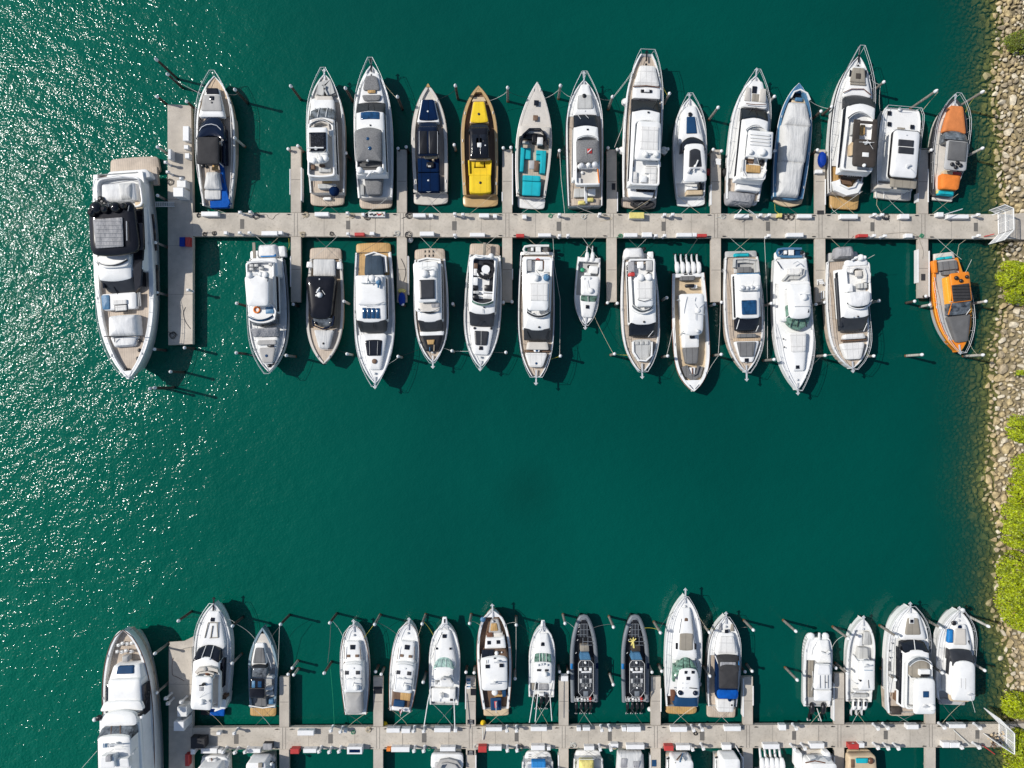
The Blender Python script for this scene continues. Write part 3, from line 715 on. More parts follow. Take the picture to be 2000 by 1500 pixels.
b.p('helm_console', 'black', 1000, 118, 765, 118, 2.2, zb=1.2, cx=1165); b.p('seat', 'palecushion', 800, 14, 715, 22, 2.5, zb=1.6, cx=1120, r=8)
b.line([(1052, 740, 3.1), (1075, 700, 3.2), (1115, 678, 3.3), (1160, 672, 3.35), (1205, 684, 3.3), (1238, 715, 3.2), (1250, 770, 3.0), (1250, 860, 2.7)], 'windshield_arch', 'steel', .05)
b.line([(1060, 765, 3.1), (1240, 765, 3.1)], 'cross_bar', 'white', .06); b.p('side_coaming', 'navygloss', 1010, 16, 700, 12, 2.5, zb=1.4, cx=1262, r=8)
b.top(1015, 96, 782, 93, 3.9, 2., 'darkcanvas', cx=1128, name='bimini', r=14, camber=.12)
b.line([(1225, 1020, 3.6), (1262, 1180, 1.9)], 'bimini_stay', 'black', .05); b.dome(1085, 1030, 2.6, .3, .3, 'black', 'folded_canopy'); b.dome(1120, 1040, 2.6, .22, .3, 'black', 'folded_canopy')
b.p('table', 'goldteak', 1070, 28, 1025, 24, 2.2, cx=1190, r=5)
b.p('canvas_cover', 'creasedcanvas', 1230, 70, 1085, 48, 2.5, zb=1.3, cx=1165, r=16, camber=.25, flare=.1)
b.p('canvas_cover', 'creasedcanvas', 1320, 68, 1238, 70, 2.05, zb=1.3, cx=1170, r=16, camber=.1)
b.poly('tarpaulin', 'royal', [(1228, 1015), (1252, 1015), (1270, 1180), (1318, 1350), (1296, 1388), (1150, 1392), (1150, 1335), (1248, 1330), (1240, 1150)], 1.2, 1.9)
b.rail(1350, 250, .7, over=.9); b.rub('steel'); b.cleats()

b = Boat(A3, 'motor_yacht', 'yacht', 'white flybridge yacht with speckled dark solar roof, right of the first upper finger pier', (368, 238), (392, 1262), 163, 2.6, 1.9, rs=.9, nick='yacht with speckled dark solar roof')
b.deck(480, 238, 'shell', .2); b.deck(1262, 480, 'oldteak', .25); b.p('swim_platform', 'oldteak', 1378, 143, 1258, 147, .5, th=.35, r=26, a0=12, cx=393)
b.sofa([(330, 420), (352, 330), (385, 318), (425, 415)], 2.9, 'palecushion', 1.); b.p('table', 'greycushion', 408, 26, 372, 18, 2.75, cx=352, r=3); b.p('seat', 'greycushion', 388, 20, 350, 16, 2.8, cx=316, r=4)
b.p('sunpad', 'bone', 474, 78, 430, 70, 2.9, th=.3, r=10, cx=366); b.p('seat', 'greycushion', 425, 22, 380, 14, 2.75, cx=458, r=5)
b.p('coachroof', 'white', 610, 108, 450, 94, (3.2, 2.85), zb=2.2, r=22, cx=350, camber=.05)
b.cabin(1130, 122, 612, 107, 528, 104, 4.1, 2.9, arc=20, arc2=38, glass='clearglass', split=2)
b.wipers(560, 535, 3.9, 3.1, [(295, 290), (425, 432)])
b.tub('white', 1128, 118, 640, 108, 4.75, .6, 'bone', a1=28, a0=12, cx=338); b.screen(628, 96, 40, 4.75, .35, cx=340)
b.sofa([(262, 700), (275, 655), (345, 640), (420, 665), (432, 760)], 4.6, 'bone', .6)
b.p('helm_seat', 'whitecushion', 770, 12, 720, 14, 4.9, zb=4.2, cx=420, r=4)
b.top(912, 87, 698, 85, 5.7, 4.3, cx=308, r=16); b.p('solar_panel', 'solar', 908, 74, 742, 74, 5.86, th=.06, cx=308, r=6)
b.p('radar_arch', 'white', 1008, 88, 905, 88, 5.6, th=.25, cx=306, r=24, a0=14); b.bar(290, 876, 5.95, 1.0); b.dome(278, 985, 5.6, .38, .5); b.dome(332, 975, 5.6, .42, .5); b.dome(380, 965, 5.6, .36, .45)
b.ant(300, 900, 5.7, 318, 1010, 6.4); b.ant(345, 930, 5.7, 385, 890, 6.5)
b.p('sofa', 'palecushion', 1085, 52, 1050, 52, 4.55, zb=4.1, cx=372, r=4); b.p('seat', 'walnut', 1060, 16, 1022, 16, 4.6, zb=4.1, cx=268); b.p('table', 'walnut', 1034, 22, 1018, 22, 4.6, zb=4.1, cx=345)
b.p('table', 'goldteak', 1178, 35, 1142, 35, 2.6, cx=395, r=4); b.p('sofa', 'palecushion', 1226, 76, 1185, 80, 2.45, zb=1.6, cx=390, r=12)
b.dome(450, 1245, 1.9, .65, .7, 'navy', 'covered_grill'); b.p('stern_locker', 'white', 1300, 33, 1325, 33, .95, zb=.5, cx=392, r=8)
b.rail(1200, 232, .7, over=1.1); b.anchor(); b.rub('lightgrey'); b.cleats()

b = Boat(A3, 'motor_yacht', 'yacht', 'white yacht with rounded grey canopy and grey pads, longest of the left upper berths', (772, 160), (806, 1305), 164, 2.9, 2.1, rs=.88, nick='yacht with rounded grey canopy')
b.deck(160, 1305, 'white2', .22); b.p('swim_platform', 'oldteak', 1402, 140, 1300, 142, .5, th=.35, r=34, a0=10, cx=812)
b.p('foredeck_trunk', 'white', 545, 118, 235, 62, (3.1, 2.95), zb=2.4, r=30, cx=775)
b.p('sunpad', 'graycanopy', 380, 74, 252, 50, 3.25, th=.2, a1=14, r=26, cx=772); b.p('table', 'goldteak', 404, 34, 378, 34, 3.25, th=.1, r=6, cx=775); b.p('sunpad', 'graycanopy', 470, 66, 420, 84, 3.3, th=.2, r=16, cx=775)
b.cabin(1110, 128, 556, 118, 482, 120, 4.4, 3.1, arc=14, arc2=16, glass='softglass'); b.wipers(545, 500, 4.2, 3.4, [(745, 748), (800, 792)])
b.p('skylight', 'blueglass', 628, 82, 563, 80, 4.5, th=.1, r=8, cx=762, a0=-4, a1=6); b.hatch(764, 682, 7, 7, 4.55)
b.tub('white', 1100, 120, 690, 122, 5.0, .5, 'greycloth', a1=30, a0=22, cx=758, r=30)
b.top(982, 110, 700, 116, 5.9, 4.6, 'graycanopy', cx=748, name='bimini', a0=-12, a1=26, r=14, camber=.25)
b.dome(741, 797, 6.12, .2, .12, 'blueglass', 'canopy_vent'); b.dome(760, 880, 6.1, .24, .12, 'blueglass', 'canopy_vent')
b.p('sunpad', 'greycloth', 1045, 90, 1010, 95, 4.75, th=.2, cx=765, a0=10); b.p('radar_arch', 'white', 1095, 100, 1068, 104, 5.6, zb=5.0, cx=762, a0=18, r=20)
b.dome(670, 1068, 5.5, .42, .5); b.dome(845, 1065, 5.5, .42, .5); b.bar(757, 1100, 5.6, .5, ang=.8); b.dome(740, 985, 6.1, .14, .2)
b.p('canvas_cover', 'graycanopy', 1278, 62, 1115, 80, 2.9, zb=2., r=26, cx=792, camber=.12); b.p('cockpit_sofa', 'palecushion', 1280, 14, 1190, 14, 2.5, zb=1.8, cx=695)
b.rail(1240, 150, .75, over=1.3); b.anchor(extra=.7, mat='black'); b.rub('steel'); b.cleats((.1, .4, .82))

b = Boat(A3, 'motorboat', 'motorboat', 'bone coloured day boat with navy blue cushions fore and aft', (1262, 330), (1284, 1258), 155, 2.2, 1.6, rs=.93, g=.42, pp=2.6, hull='bone', nick='boat with navy blue cushions')
b.deck(465, 330, 'bone', .3); b.deck(1258, 465, 'oldteak', .55); b.p('swim_platform', 'bone', 1368, 148, 1262, 150, .5, th=.35, r=26, a0=14, cx=1284)
b.p('swim_platform_edge', 'black', 1266, 150, 1256, 150, .8, zb=.3, cx=1284)
b.p('coachroof', 'white', 655, 96, 462, 56, (2.5, 2.35), zb=1.5, r=12, cx=1262); b.p('sunpad', 'navy', 640, 82, 460, 48, 2.62, th=.18, r=16, cx=1263, a0=8); b.dome(1260, 562, 2.6, .12, .07, 'steel', 'pad_button')
b.p('windshield', 'navygloss', 730, 92, 652, 74, (3.1, 2.5), zb=1.6, a1=20, r=12, cx=1262)
b.top(945, 92, 690, 84, 3.4, 1.6, 'navygloss', cx=1260, r=26, camber=.15)
for x in (1215, 1300): b.p('roof_panel', 'black', 925, 34, 730, 34, 3.58, th=.06, cx=x+3, r=6)
b.line([(1186, 735, 3.6), (1186, 930, 3.55)], 'roof_rail', 'steel'); b.line([(1344, 735, 3.6), (1344, 930, 3.55)], 'roof_rail', 'steel')
b.p('wet_bar', 'beige', 962, 54, 948, 54, 2.6, zb=1.2, cx=1284); b.p('wet_bar', 'beige', 985, 8, 958, 8, 2.6, zb=1.2, cx=1304)
b.p('sofa', 'navy', 1085, 90, 965, 92, 2.0, zb=1.2, cx=1265, r=8); b.p('table', 'black', 1045, 30, 1000, 30, 2.3, zb=1.9, cx=1280); b.p('table', 'bone', 1042, 13, 1028, 13, 2.42, cx=1275)
b.p('sunpad', 'navy', 1250, 92, 1092, 92, 2.25, zb=1.2, cx=1268, r=10); b.dome(1264, 1157, 2.25, .12, .07, 'steel', 'pad_button')
b.line([(1185, 1232, 2.1), (1265, 1258, 2.1), (1355, 1228, 2.1)], 'stern_rail', 'steel', .05)
b.p('bow_cap', 'goldteak', 352, 18, 322, 4, 2.3, th=.1, cx=1262); b.cleats((.1, .5, .85)); b.rub('black')

b = Boat(A4, 'motorboat', 'motorboat', 'golden brown day boat with bright yellow cushions fore and aft', (240, 340), (257, 1280), 158, 2.2, 1.6, rs=.93, g=.38, hull='gold', nick='boat with bright yellow cushions')
b.deck(395, 340, 'gold', .05); b.deck(1280, 395, 'walnut', .6); b.p('swim_platform', 'gold', 1388, 149, 1286, 152, .5, th=.35, r=26, a0=12, cx=258)
b.p('bow_seat', 'beige', 475, 62, 438, 44, 2., zb=1.4, cx=246, r=6)
b.p('coachroof', 'gold', 665, 84, 476, 50, (2.4, 2.3), zb=1.5, r=12, cx=246); b.p('sunpad', 'yellow', 660, 78, 479, 46, 2.55, th=.2, r=18, cx=246, a0=8); b.dome(243, 585, 2.55, .17, .08, 'black', 'pad_button')
b.p('windshield', 'glass', 735, 92, 664, 76, (3.1, 2.4), zb=1.6, a1=16, r=12, cx=246, a0=0)
b.top(970, 82, 700, 78, 3.4, 1.6, 'blackgloss', cx=246, r=22, camber=.12, th=.18)
for x in (212, 282): b.p('roof_panel', 'glass', 935, 30, 760, 30, 3.52, th=.05, cx=x, r=4)
b.p('roof_hatch', 'white2', 870, 18, 832, 18, 3.62, th=.08, cx=248, r=3); b.dome(285, 818, 3.5, .13, .1, 'black', 'roof_vent'); b.dome(300, 855, 3.5, .1, .1, 'steel', 'roof_vent')
b.p('wet_bar', 'beige', 982, 90, 970, 90, 2.5, zb=1.2, cx=254)
b.sofa([(180, 990), (180, 1085), (325, 1085), (325, 990)], 2.05, 'yellow', .85, .5); b.p('sofa', 'yellow', 1100, 92, 1055, 92, 2.03, zb=1.2, cx=254, r=8); b.p('seat', 'yellow', 1040, 36, 985, 36, 2.02, zb=1.2, cx=252, r=5)
b.p('sunpad', 'yellow', 1268, 94, 1112, 92, 2.3, zb=1.2, cx=255, r=14, a0=10); b.dome(256, 1177, 2.3, .17, .08, 'black', 'pad_button')
b.cleats((.1, .3, .5, .75)); b.rub('black', .04)

b = Boat(A4, 'motorboat', 'motorboat', 'pointed bone white open boat with turquoise seating, uncovered cockpit', (748, 308), (692, 1300), 152, 2.1, 1.4, rs=.80, tm=.45, pp=2.0, qq=.95, g=.3, hull='bone', nick='open boat with turquoise seating')
b.deck(735, 308, 'bone', .03); b.deck(1300, 735, 'oldteak', .6); b.p('swim_platform', 'white2', 1402, 114, 1306, 120, .5, th=.35, r=22, a0=8, cx=696)
b.p('foredeck', 'bone', 748, 130, 690, 132, 2.0, zb=1.2, a0=-40, a1=0, cx=724); b.hatch(740, 489, 21, 23, 2.2); b.hatch(732, 618, 21, 23, 2.1, 'walnut')
b.sofa([(612, 860), (625, 770), (680, 720), (770, 720), (822, 775), (835, 860)], 2.35, 'glass', .1, .5, 'windshield')
b.p('dashboard', 'black', 800, 100, 752, 88, 1.75, zb=.8, a1=10, cx=720, r=8); b.p('helm_console', 'white2', 842, 26, 782, 24, 2.1, zb=.8, cx=772, r=6); b.p('helm_seat', 'black', 865, 30, 845, 30, 1.7, zb=.8, cx=780, r=4); b.p('helm_seat', 'palecushion', 842, 36, 822, 32, 1.4, zb=.8, cx=645, r=6); b.p('companionway', 'black', 830, 16, 755, 16, 1.9, zb=.8, cx=720)
b.p('sofa', 'turquoise', 1085, 16, 880, 18, 1.5, zb=.8, cx=618, r=4); b.p('sofa', 'turquoise', 975, 42, 880, 40, 1.35, zb=.8, cx=650, r=6); b.p('sofa', 'turquoise', 930, 42, 895, 42, 1.6, zb=.8, cx=780, r=5); b.p('sofa', 'turquoise', 1090, 24, 895, 24, 1.62, zb=.8, cx=797, r=5); b.p('sofa', 'turquoise', 982, 30, 935, 30, 1.4, zb=.8, cx=768, r=5)
b.p('table', 'walnut', 1075, 19, 985, 19, 1.75, zb=1.5, cx=740, r=2); b.p('table', 'lightgrey', 1058, 22, 985, 22, 1.7, zb=1.5, cx=700, r=2)
b.p('sunpad', 'turquoise', 1287, 78, 1168, 80, 1.9, zb=.9, cx=697, r=10); b.p('sunpad', 'turquoise', 1162, 78, 1115, 78, 1.95, zb=.9, cx=698, r=14)
b.line([(575, 1270, 1.6), (640, 1298, 1.6), (760, 1300, 1.6), (800, 1285, 1.6)], 'stern_rail', 'black', .07); b.cleats((.05, .6, .93)); b.rub('steel')

b = Boat(A4, 'motor_yacht', 'yacht', 'white yacht with grey canopy bearing a red and white diver flag', (1150, 288), (1160, 1375), 160, 2.7, 1.9, rs=.93, tm=.5, nick='yacht with grey diver flag canopy')
b.deck(600, 288, 'white2', .2); b.deck(1375, 600, 'oldteak', .3); b.p('coachroof', 'white', 600, 105, 330, 34, (2.95, 2.85), zb=2.3, r=18, cx=1157, camber=.08)
b.p('sunpad', 'palecushion', 540, 74, 420, 58, 3.1, th=.16, r=22, cx=1157); b.dome(1152, 427, 3.1, .27, .14, 'black', 'hatch'); b.hatch(1158, 558, 6, 6, 3.05, 'steel')
b.cabin(1150, 118, 682, 104, 588, 98, 4.1, 2.95, arc=14, arc2=8, glass='glass'); b.line([(1155, 585, 3.1), (1190, 622, 3.7)], 'wiper', 'steel'); b.line([(1095, 590, 3.1), (1122, 628, 3.7)], 'wiper', 'steel')
b.hatch(1182, 718, 9, 7, 4.2); b.tub('white', 1195, 108, 760, 100, 4.8, .65, 'bone', a1=24, cx=1180, r=22); b.screen(766, 88, 26, 4.8, .35, cx=1178)
b.top(1003, 98, 808, 98, 5.4, 4.3, 'graycanopy', cx=1182, name='bimini', r=16, camber=.2)
fl = b.p('diver_flag', 'red', 925, 21, 883, 21, 5.68, th=.04, cx=1199, r=3); b.line([(1182, 918, 5.72), (1214, 888, 5.72)], 'flag_stripe', 'plastic', .07)
for x, y, k in ((1130, 1026, .36), (1190, 1022, .3), (1245, 1018, .4)): b.dome(x, y, 5.0, k, .5, 'steel' if k > .33 else 'white')
b.p('radar_arch', 'white', 1050, 88, 1015, 92, 5.0, zb=4.4, cx=1185, r=20); b.ant(1178, 1010, 5, 1160, 880, 6.2)
b.dome(1088, 1068, 4.3, .3, .3, 'black', 'helm_wheel'); b.dome(1135, 1090, 4.3, .2, .15, 'white2', 'stool'); b.p('sofa', 'whitecushion', 1190, 18, 1135, 18, 4.5, zb=4.2, cx=1105); b.line([(1268, 1060, 4.9), (1280, 1180, 4.9)], 'flybridge_trim', 'orange', .08)
b.p('radar_arch', 'white', 1208, 100, 1190, 100, 4.0, th=.25, cx=1185); b.p('cockpit_sofa', 'palecushion', 1300, 52, 1225, 48, 2.3, zb=1.6, cx=1115, r=12); b.p('cockpit_table', 'white', 1290, 34, 1230, 34, 2.3, zb=1.6, cx=1215, r=12)
b.p('boarding_ramp', 'steel', 1355, 14, 1200, 12, 2.4, th=.1, cx=1165); b.p('swim_platform', 'oldteak', 1372, 118, 1315, 120, 1.95, th=.1, cx=1165)
for y, x, n_ in ((1345, 1135, 34), (1322, 1205, 30)): b.p('float_bag', 'softyellow', y+16, n_, y-16, n_, 2.4, zb=2.0, cx=x, r=15, bev=.15)
b.rail(1300, 288, .8, over=1.6, mat='steel'); b.anchor(extra=.9); b.rub('navygloss', .08); b.cleats()

b = Boat(A5, 'motor_yacht', 'yacht', 'tallest white yacht of the upper row, blunt bow and covered foredeck, black dinghy on stern', (322, 112), (262, 1350), 165, 3.2, 2.3, rs=.86, tm=.45, pp=2.8, bluff=.3, nick='blunt bowed tall white yacht')
b.deck(112, 1350, 'oldteak', .35); b.p('swim_platform', 'oldteak', 1445, 148, 1345, 150, .6, th=.4, r=24, a0=12, cx=254)
b.p('foredeck_cover', 'whitecushion', 385, 112, 212, 66, 3.3, zb=2.6, r=22, cx=326, camber=.12); b.p('sofa', 'white', 495, 118, 398, 116, 3.3, zb=2.6, cx=322, r=10); b.p('table', 'black', 443, 48, 418, 48, 3.45, cx=320, r=3); b.p('table', 'white2', 438, 22, 410, 22, 3.6, cx=326)
b.line([(205, 392, 3.5), (320, 385, 3.5), (430, 400, 3.5)], 'grab_rail', 'brownrail', .06)
b.cabin(1240, 122, 592, 120, 492, 118, 4.7, 3.2, arc=18, arc2=14, glass='glass'); b.hatch(338, 613, 9, 7, 4.85); b.wipers(560, 500, 4.5, 3.5, [(385, 420)])
b.tub('white', 1242, 126, 670, 112, 5.2, .55, 'oldteak', a1=24, cx=318, r=26, kind='flybridge')
b.top(1025, 114, 690, 100, 6.2, 4.8, cx=338, r=34, camber=.15); b.p('roof_panel', 'whitecushion', 935, 82, 738, 78, 6.38, th=.06, cx=345, r=8)
b.dome(315, 975, 6.3, .35, .45); b.dome(405, 975, 6.3, .38, .45); b.bar(350, 965, 6.3, .7); b.ant(320, 960, 6.3, 305, 1005, 7.2); b.ant(365, 960, 6.3, 400, 1000, 7.2)
b.p('stair_hatch', 'black', 1090, 20, 1035, 20, 4.75, cx=215); b.p('sofa', 'white', 1075, 64, 1035, 60, 5.0, zb=4.7, cx=382); b.p('sofa', 'whitecushion', 1140, 52, 1080, 52, 5.1, zb=4.7, cx=360, r=6); b.p('sofa', 'whitecushion', 1235, 33, 1120, 33, 5.05, zb=4.7, cx=376, r=6); b.p('sofa', 'whitecushion', 1225, 25, 1130, 25, 5.05, zb=4.7, cx=215, r=6); b.p('table', 'white', 1215, 27, 1160, 27, 5.2, zb=4.9, cx=296, r=5)
b.p('aft_cabin_wall', 'white', 1345, 100, 1250, 118, 2.6, zb=1.2, cx=275, r=8); b.p('stern_door', 'glass', 1300, 75, 1262, 80, 2.7, zb=2.3, cx=310)
b.rail(1200, 112, .8, over=.5); b.anchor(extra=.3, mat='black'); b.rub('steel'); b.cleats((.06, .4, .85))

b = Boat(A5, 'sport_cruiser', 'motorboat', 'small white cruiser with black rounded roof window, right of the tallest yacht', (690, 488), (702, 1340), 143, 2.1, 1.5, rs=.84, nick='cruiser with black rounded roof window')
b.deck(1220, 488, 'white', .12); b.deck(1340, 1220, 'white2', .5); b.p('swim_platform', 'white', 1428, 120, 1335, 121, .5, th=.35, r=22, a0=14, cx=703)
b.p('coachroof', 'white', 880, 112, 560, 60, (2.7, 2.25), zb=1.8, r=40, cx=698, camber=.1, bev=.1); b.dome(697, 632, 2.5, .28, .12, 'black', 'hatch')
b.p('sunpad', 'blueboard', 795, 45, 652, 35, (2.8, 2.6), th=.14, cx=707, r=5); b.line([(740, 650, 2.6), (770, 790, 2.9)], 'handrail', 'steel'); b.line([(655, 560, 2.4), (620, 610, 2.4)], 'handrail', 'steel')
b.p('windshield', 'glass', 925, 104, 826, 92, (3.5, 2.75), zb=2., a1=52, a0=-20, r=12, cx=720, camber=.1)
b.top(1212, 102, 882, 84, 3.6, 1.6, cx=737, r=30, a1=12, camber=.14); b.p('sunroof', 'softglass', 1085, 56, 928, 46, 3.78, th=.06, a1=16, r=10, cx=740); b.p('sunroof', 'softglass', 1128, 1, 1120, 1, 3.8, cx=700)
b.bar(745, 1075, 3.75, .75, ang=1.15); b.dome(700, 1120, 3.7, .2, .15, 'steel', 'horn'); b.sofa([(680, 1140), (700, 1105), (775, 1100), (800, 1125)], 3.9, 'steel', .08, .1, 'antenna_bracket')
b.p('cockpit_seat', 'beige', 1325, 70, 1288, 70, 1.9, zb=1., cx=736, r=6); b.p('cockpit_seat', 'white', 1280, 46, 1255, 46, 2., zb=1., cx=715, r=6); b.p('cockpit_table', 'black', 1290, 12, 1215, 12, 1.6, zb=1., cx=790)
b.rail(1180, 480, .6, over=.8); b.anchor(extra=.4); b.rub('lightgrey', .04); b.cleats()

b = Boat(A5, 'motor_yacht', 'yacht', 'white yacht with slatted flybridge roof and dark canvas heap on its stern', (1264, 298), (1150, 1370), 166, 2.7, 1.9, rs=.84, tm=.45, nick='yacht with slatted flybridge roof')
b.deck(1190, 298, 'white', .15); b.deck(1370, 1190, 'oldteak', .5); b.p('coachroof', 'white', 575, 115, 345, 55, (2.95, 2.85), zb=2.3, r=30, cx=1258, camber=.06)
b.hatch(1252, 420, 20, 30, 3.05); b.p('sunpad', 'bone', 520, 30, 405, 24, 3.1, th=.12, cx=1325, r=8); b.p('sunpad', 'bone', 520, 30, 405, 18, 3.1, th=.12, cx=1195, r=8); b.p('walkway_mat', 'taupe', 522, 30, 455, 30, 3.02, th=.06, cx=1260); b.line([(1180, 540, 3.3), (1265, 550, 3.3), (1350, 545, 3.3)], 'grab_rail', 'brownrail', .05)
b.cabin(1200, 118, 660, 112, 572, 110, 4.2, 2.9, arc=22, arc2=18, glass='glass', split=0); b.wipers(600, 574, 3.9, 3.2, [(1215, 1235), (1300, 1265)]); b.line([(1262, 575, 3.2), (1270, 665, 4.2)], 'wiper', 'black', .05)
b.tub('white', 1190, 105, 735, 100, 4.9, .7, 'bone', a1=40, cx=1262, r=30); b.screen(722, 92, 52, 4.9, .35, cx=1270)
b.top(1002, 112, 772, 106, 6.0, 4.5, cx=1300, r=12, camber=.08)
for k in range(4): b.p('roof_slat', 'white2', 812+k*29, 88, 792+k*29, 88, 6.22, th=.1, cx=1300, r=3)
b.dome(1222, 955, 6.05, .3, .4, 'white'); b.dome(1325, 955, 6.05, .45, .5); b.ant(1270, 1000, 6., 1290, 1060, 7)
b.sofa([(1160, 1025), (1155, 1120), (1180, 1165), (1310, 1165), (1335, 1110)], 4.75, 'whitecushion', .55, .4); b.p('table', 'goldteak', 1132, 62, 1068, 62, 4.75, zb=4.5, cx=1242, r=5); b.dome(1318, 1045, 4.4, .4, .4, 'black', 'folded_parasol'); b.p('companionway', 'walnut', 1060, 36, 1015, 40, 4.3, cx=1208)
b.p('aft_deck_cover', 'white2', 1285, 100, 1195, 100, 2.7, zb=1.5, cx=1205, r=10)
b.p('swim_platform', 'white2', 1405, 130, 1360, 138, .55, th=.4, r=20, cx=1140)
b.rail(1150, 298, .75, over=1.1); b.anchor(extra=.8); b.rub('steel'); b.cleats()
b.p('canvas_cover', 'dullcanvas', 1405, 112, 1300, 128, 1.9, zb=.7, cx=1138, r=30, camber=.35, bev=.2, flare=.1)

b = Boat(A6, 'motorboat', 'motorboat', 'blue hulled boat wrapped in a long pale creased cover', (264, 352), (170, 1312), 146, 2.5, 1.8, rs=.84, g=.34, hull='steelblue', nick='blue boat under a pale cover')
b.deck(420, 352, 'steelblue', .05); b.deck(1312, 420, 'black', .7); b.p('swim_platform', 'beige', 1385, 116, 1305, 124, .5, th=.35, a0=36, cx=168)
b.p('bow_seat', 'beige', 520, 70, 480, 62, 2., zb=1.2, cx=266, r=8); b.p('bow_locker', 'steelblue', 500, 28, 472, 30, 2.3, zb=1.6, cx=262, r=5); b.sofa([(190, 480), (215, 432), (265, 415), (320, 445), (345, 500)], 2.3, 'white2', .1, .1, 'bow_rail')
b.p('boat_cover', 'creasedcanvas', 1285, 82, 1010, 98, (2.6, 2.9), zb=1.6, cx=195, r=14, camber=.2, flare=.2, bev=.2)
b.p('boat_cover', 'creasedcanvas', 1012, 100, 700, 118, (2.9, 2.9), zb=1.7, cx=228, r=20, camber=.3, flare=.15, bev=.25)
b.p('boat_cover', 'creasedcanvas', 705, 118, 512, 72, (2.9, 2.5), zb=1.8, cx=252, r=20, camber=.25, flare=.1, bev=.2)
b.p('stern_bench', 'steelblue', 1330, 92, 1288, 100, 1.6, zb=.9, cx=185, a0=24); b.rub('white2', .05); b.cleats((.1, .4, .7))

b = Boat(A6, 'motor_yacht', 'yacht', 'long white yacht with dark brown hardtop and golden teak stern, third from the rocks', (762, 120), (646, 1270), 166, 3.2, 2.1, rs=.76, tm=.5, pp=2.7, nick='yacht with dark brown hardtop')
b.deck(1050, 120, 'white2', .2); b.deck(1270, 1050, 'goldteak', .5); b.p('swim_platform', 'goldteak', 1405, 118, 1262, 124, .6, th=.4, r=26, a0=4, cx=638)
b.p('coachroof', 'white', 470, 118, 215, 55, (3.5, 3.4), zb=2.8, r=30, cx=755, camber=.06); b.p('sunpad', 'taupe', 345, 66, 225, 48, 3.65, th=.18, cx=757, r=6); b.p('sunpad', 'taupe', 368, 64, 350, 66, 3.7, th=.2, cx=757, r=4); b.hatch(757, 293, 20, 22, 3.72, 'browncanvas')
b.p('skylight', 'glass', 300, 8, 245, 5, 3.6, cx=692, r=3); b.p('skylight', 'glass', 300, 8, 240, 8, 3.6, cx=820, r=3)
b.cabin(1090, 126, 522, 116, 452, 118, 4.9, 3.4, arc=30, arc2=36, glass='softglass'); b.line([(708, 480, 3.9), (712, 520, 4.6)], 'wiper', 'black'); b.line([(802, 480, 3.9), (800, 520, 4.6)], 'wiper', 'black'); b.line([(630, 432, 3.7), (700, 402, 3.7), (800, 402, 3.7), (865, 455, 3.7)], 'grab_rail', 'brownrail', .06)
b.tub('white', 1090, 128, 590, 108, 5.4, .6, 'walnut', a1=42, cx=765, r=26); b.screen(592, 104, 60, 5.4, .35, cx=775, mat='softglass')
b.p('sofa', 'palecushion', 790, 18, 700, 18, 5.5, zb=4.9, cx=718, r=5); b.p('table', 'goldteak', 780, 20, 700, 16, 5.4, zb=4.9, cx=796); b.sofa([(690, 960), (690, 880), (718, 850)], 5.3, 'beige', .4)
b.p('hardtop', 'browncanvas', 1052, 96, 822, 100, 6.3, th=.18, cx=812, r=30, camber=.08); b.p('hardtop', 'browncanvas', 850, 28, 660, 26, 6.3, th=.18, cx=742, r=6); b.p('hardtop', 'browncanvas', 850, 22, 650, 18, 6.3, th=.18, cx=895, r=10); b.p('hardtop', 'browncanvas', 690, 82, 668, 78, 6.32, th=.15, cx=832, r=4)
for x, y in ((735, 1000), (890, 1000), (730, 680)): b.line([(x, y, 6.2), (x, y+10, 4.9)], 'hardtop_strut', 'black', .07)
b.hatch(818, 950, 27, 18, 6.42, 'white2', 'roof_hatch'); b.bar(828, 850, 6.4, .45); b.dome(808, 1040, 6.3, .22, .3); b.ant(805, 790, 6.4, 880, 905, 6.9, 'steel'); b.ant(762, 845, 6.5, 890, 850, 6.5, 'white2')
b.p('table', 'goldteak', 1100, 60, 1035, 40, 4.75, th=.1, cx=725, r=12); b.p('seat', 'goldteak', 1125, 34, 1060, 30, 2.6, cx=600, r=10); b.p('seat', 'orange', 1130, 9, 1095, 9, 2.8, cx=632)
b.p('stern_sunpad', 'browncanvas', 1142, 82, 1090, 72, 3.0, zb=2., cx=712, r=10)
for k in range(7): b.line([(672+k*19, 1118, 3.06), (668+k*19, 1136, 3.06)], 'backrest_rib', 'white2', .05)
b.sofa([(772, 1175), (735, 1245), (660, 1262), (580, 1225), (565, 1170)], 2.3, 'white', .9, .8); b.p('cockpit_table', 'walnut', 1200, 52, 1148, 52, 2.2, zb=1.4, cx=655, r=4)
b.rail(1000, 118, .85, over=1.9); b.anchor(extra=1.1, mat='black'); b.rub('black', .09); b.cleats((.3, .6, .85))

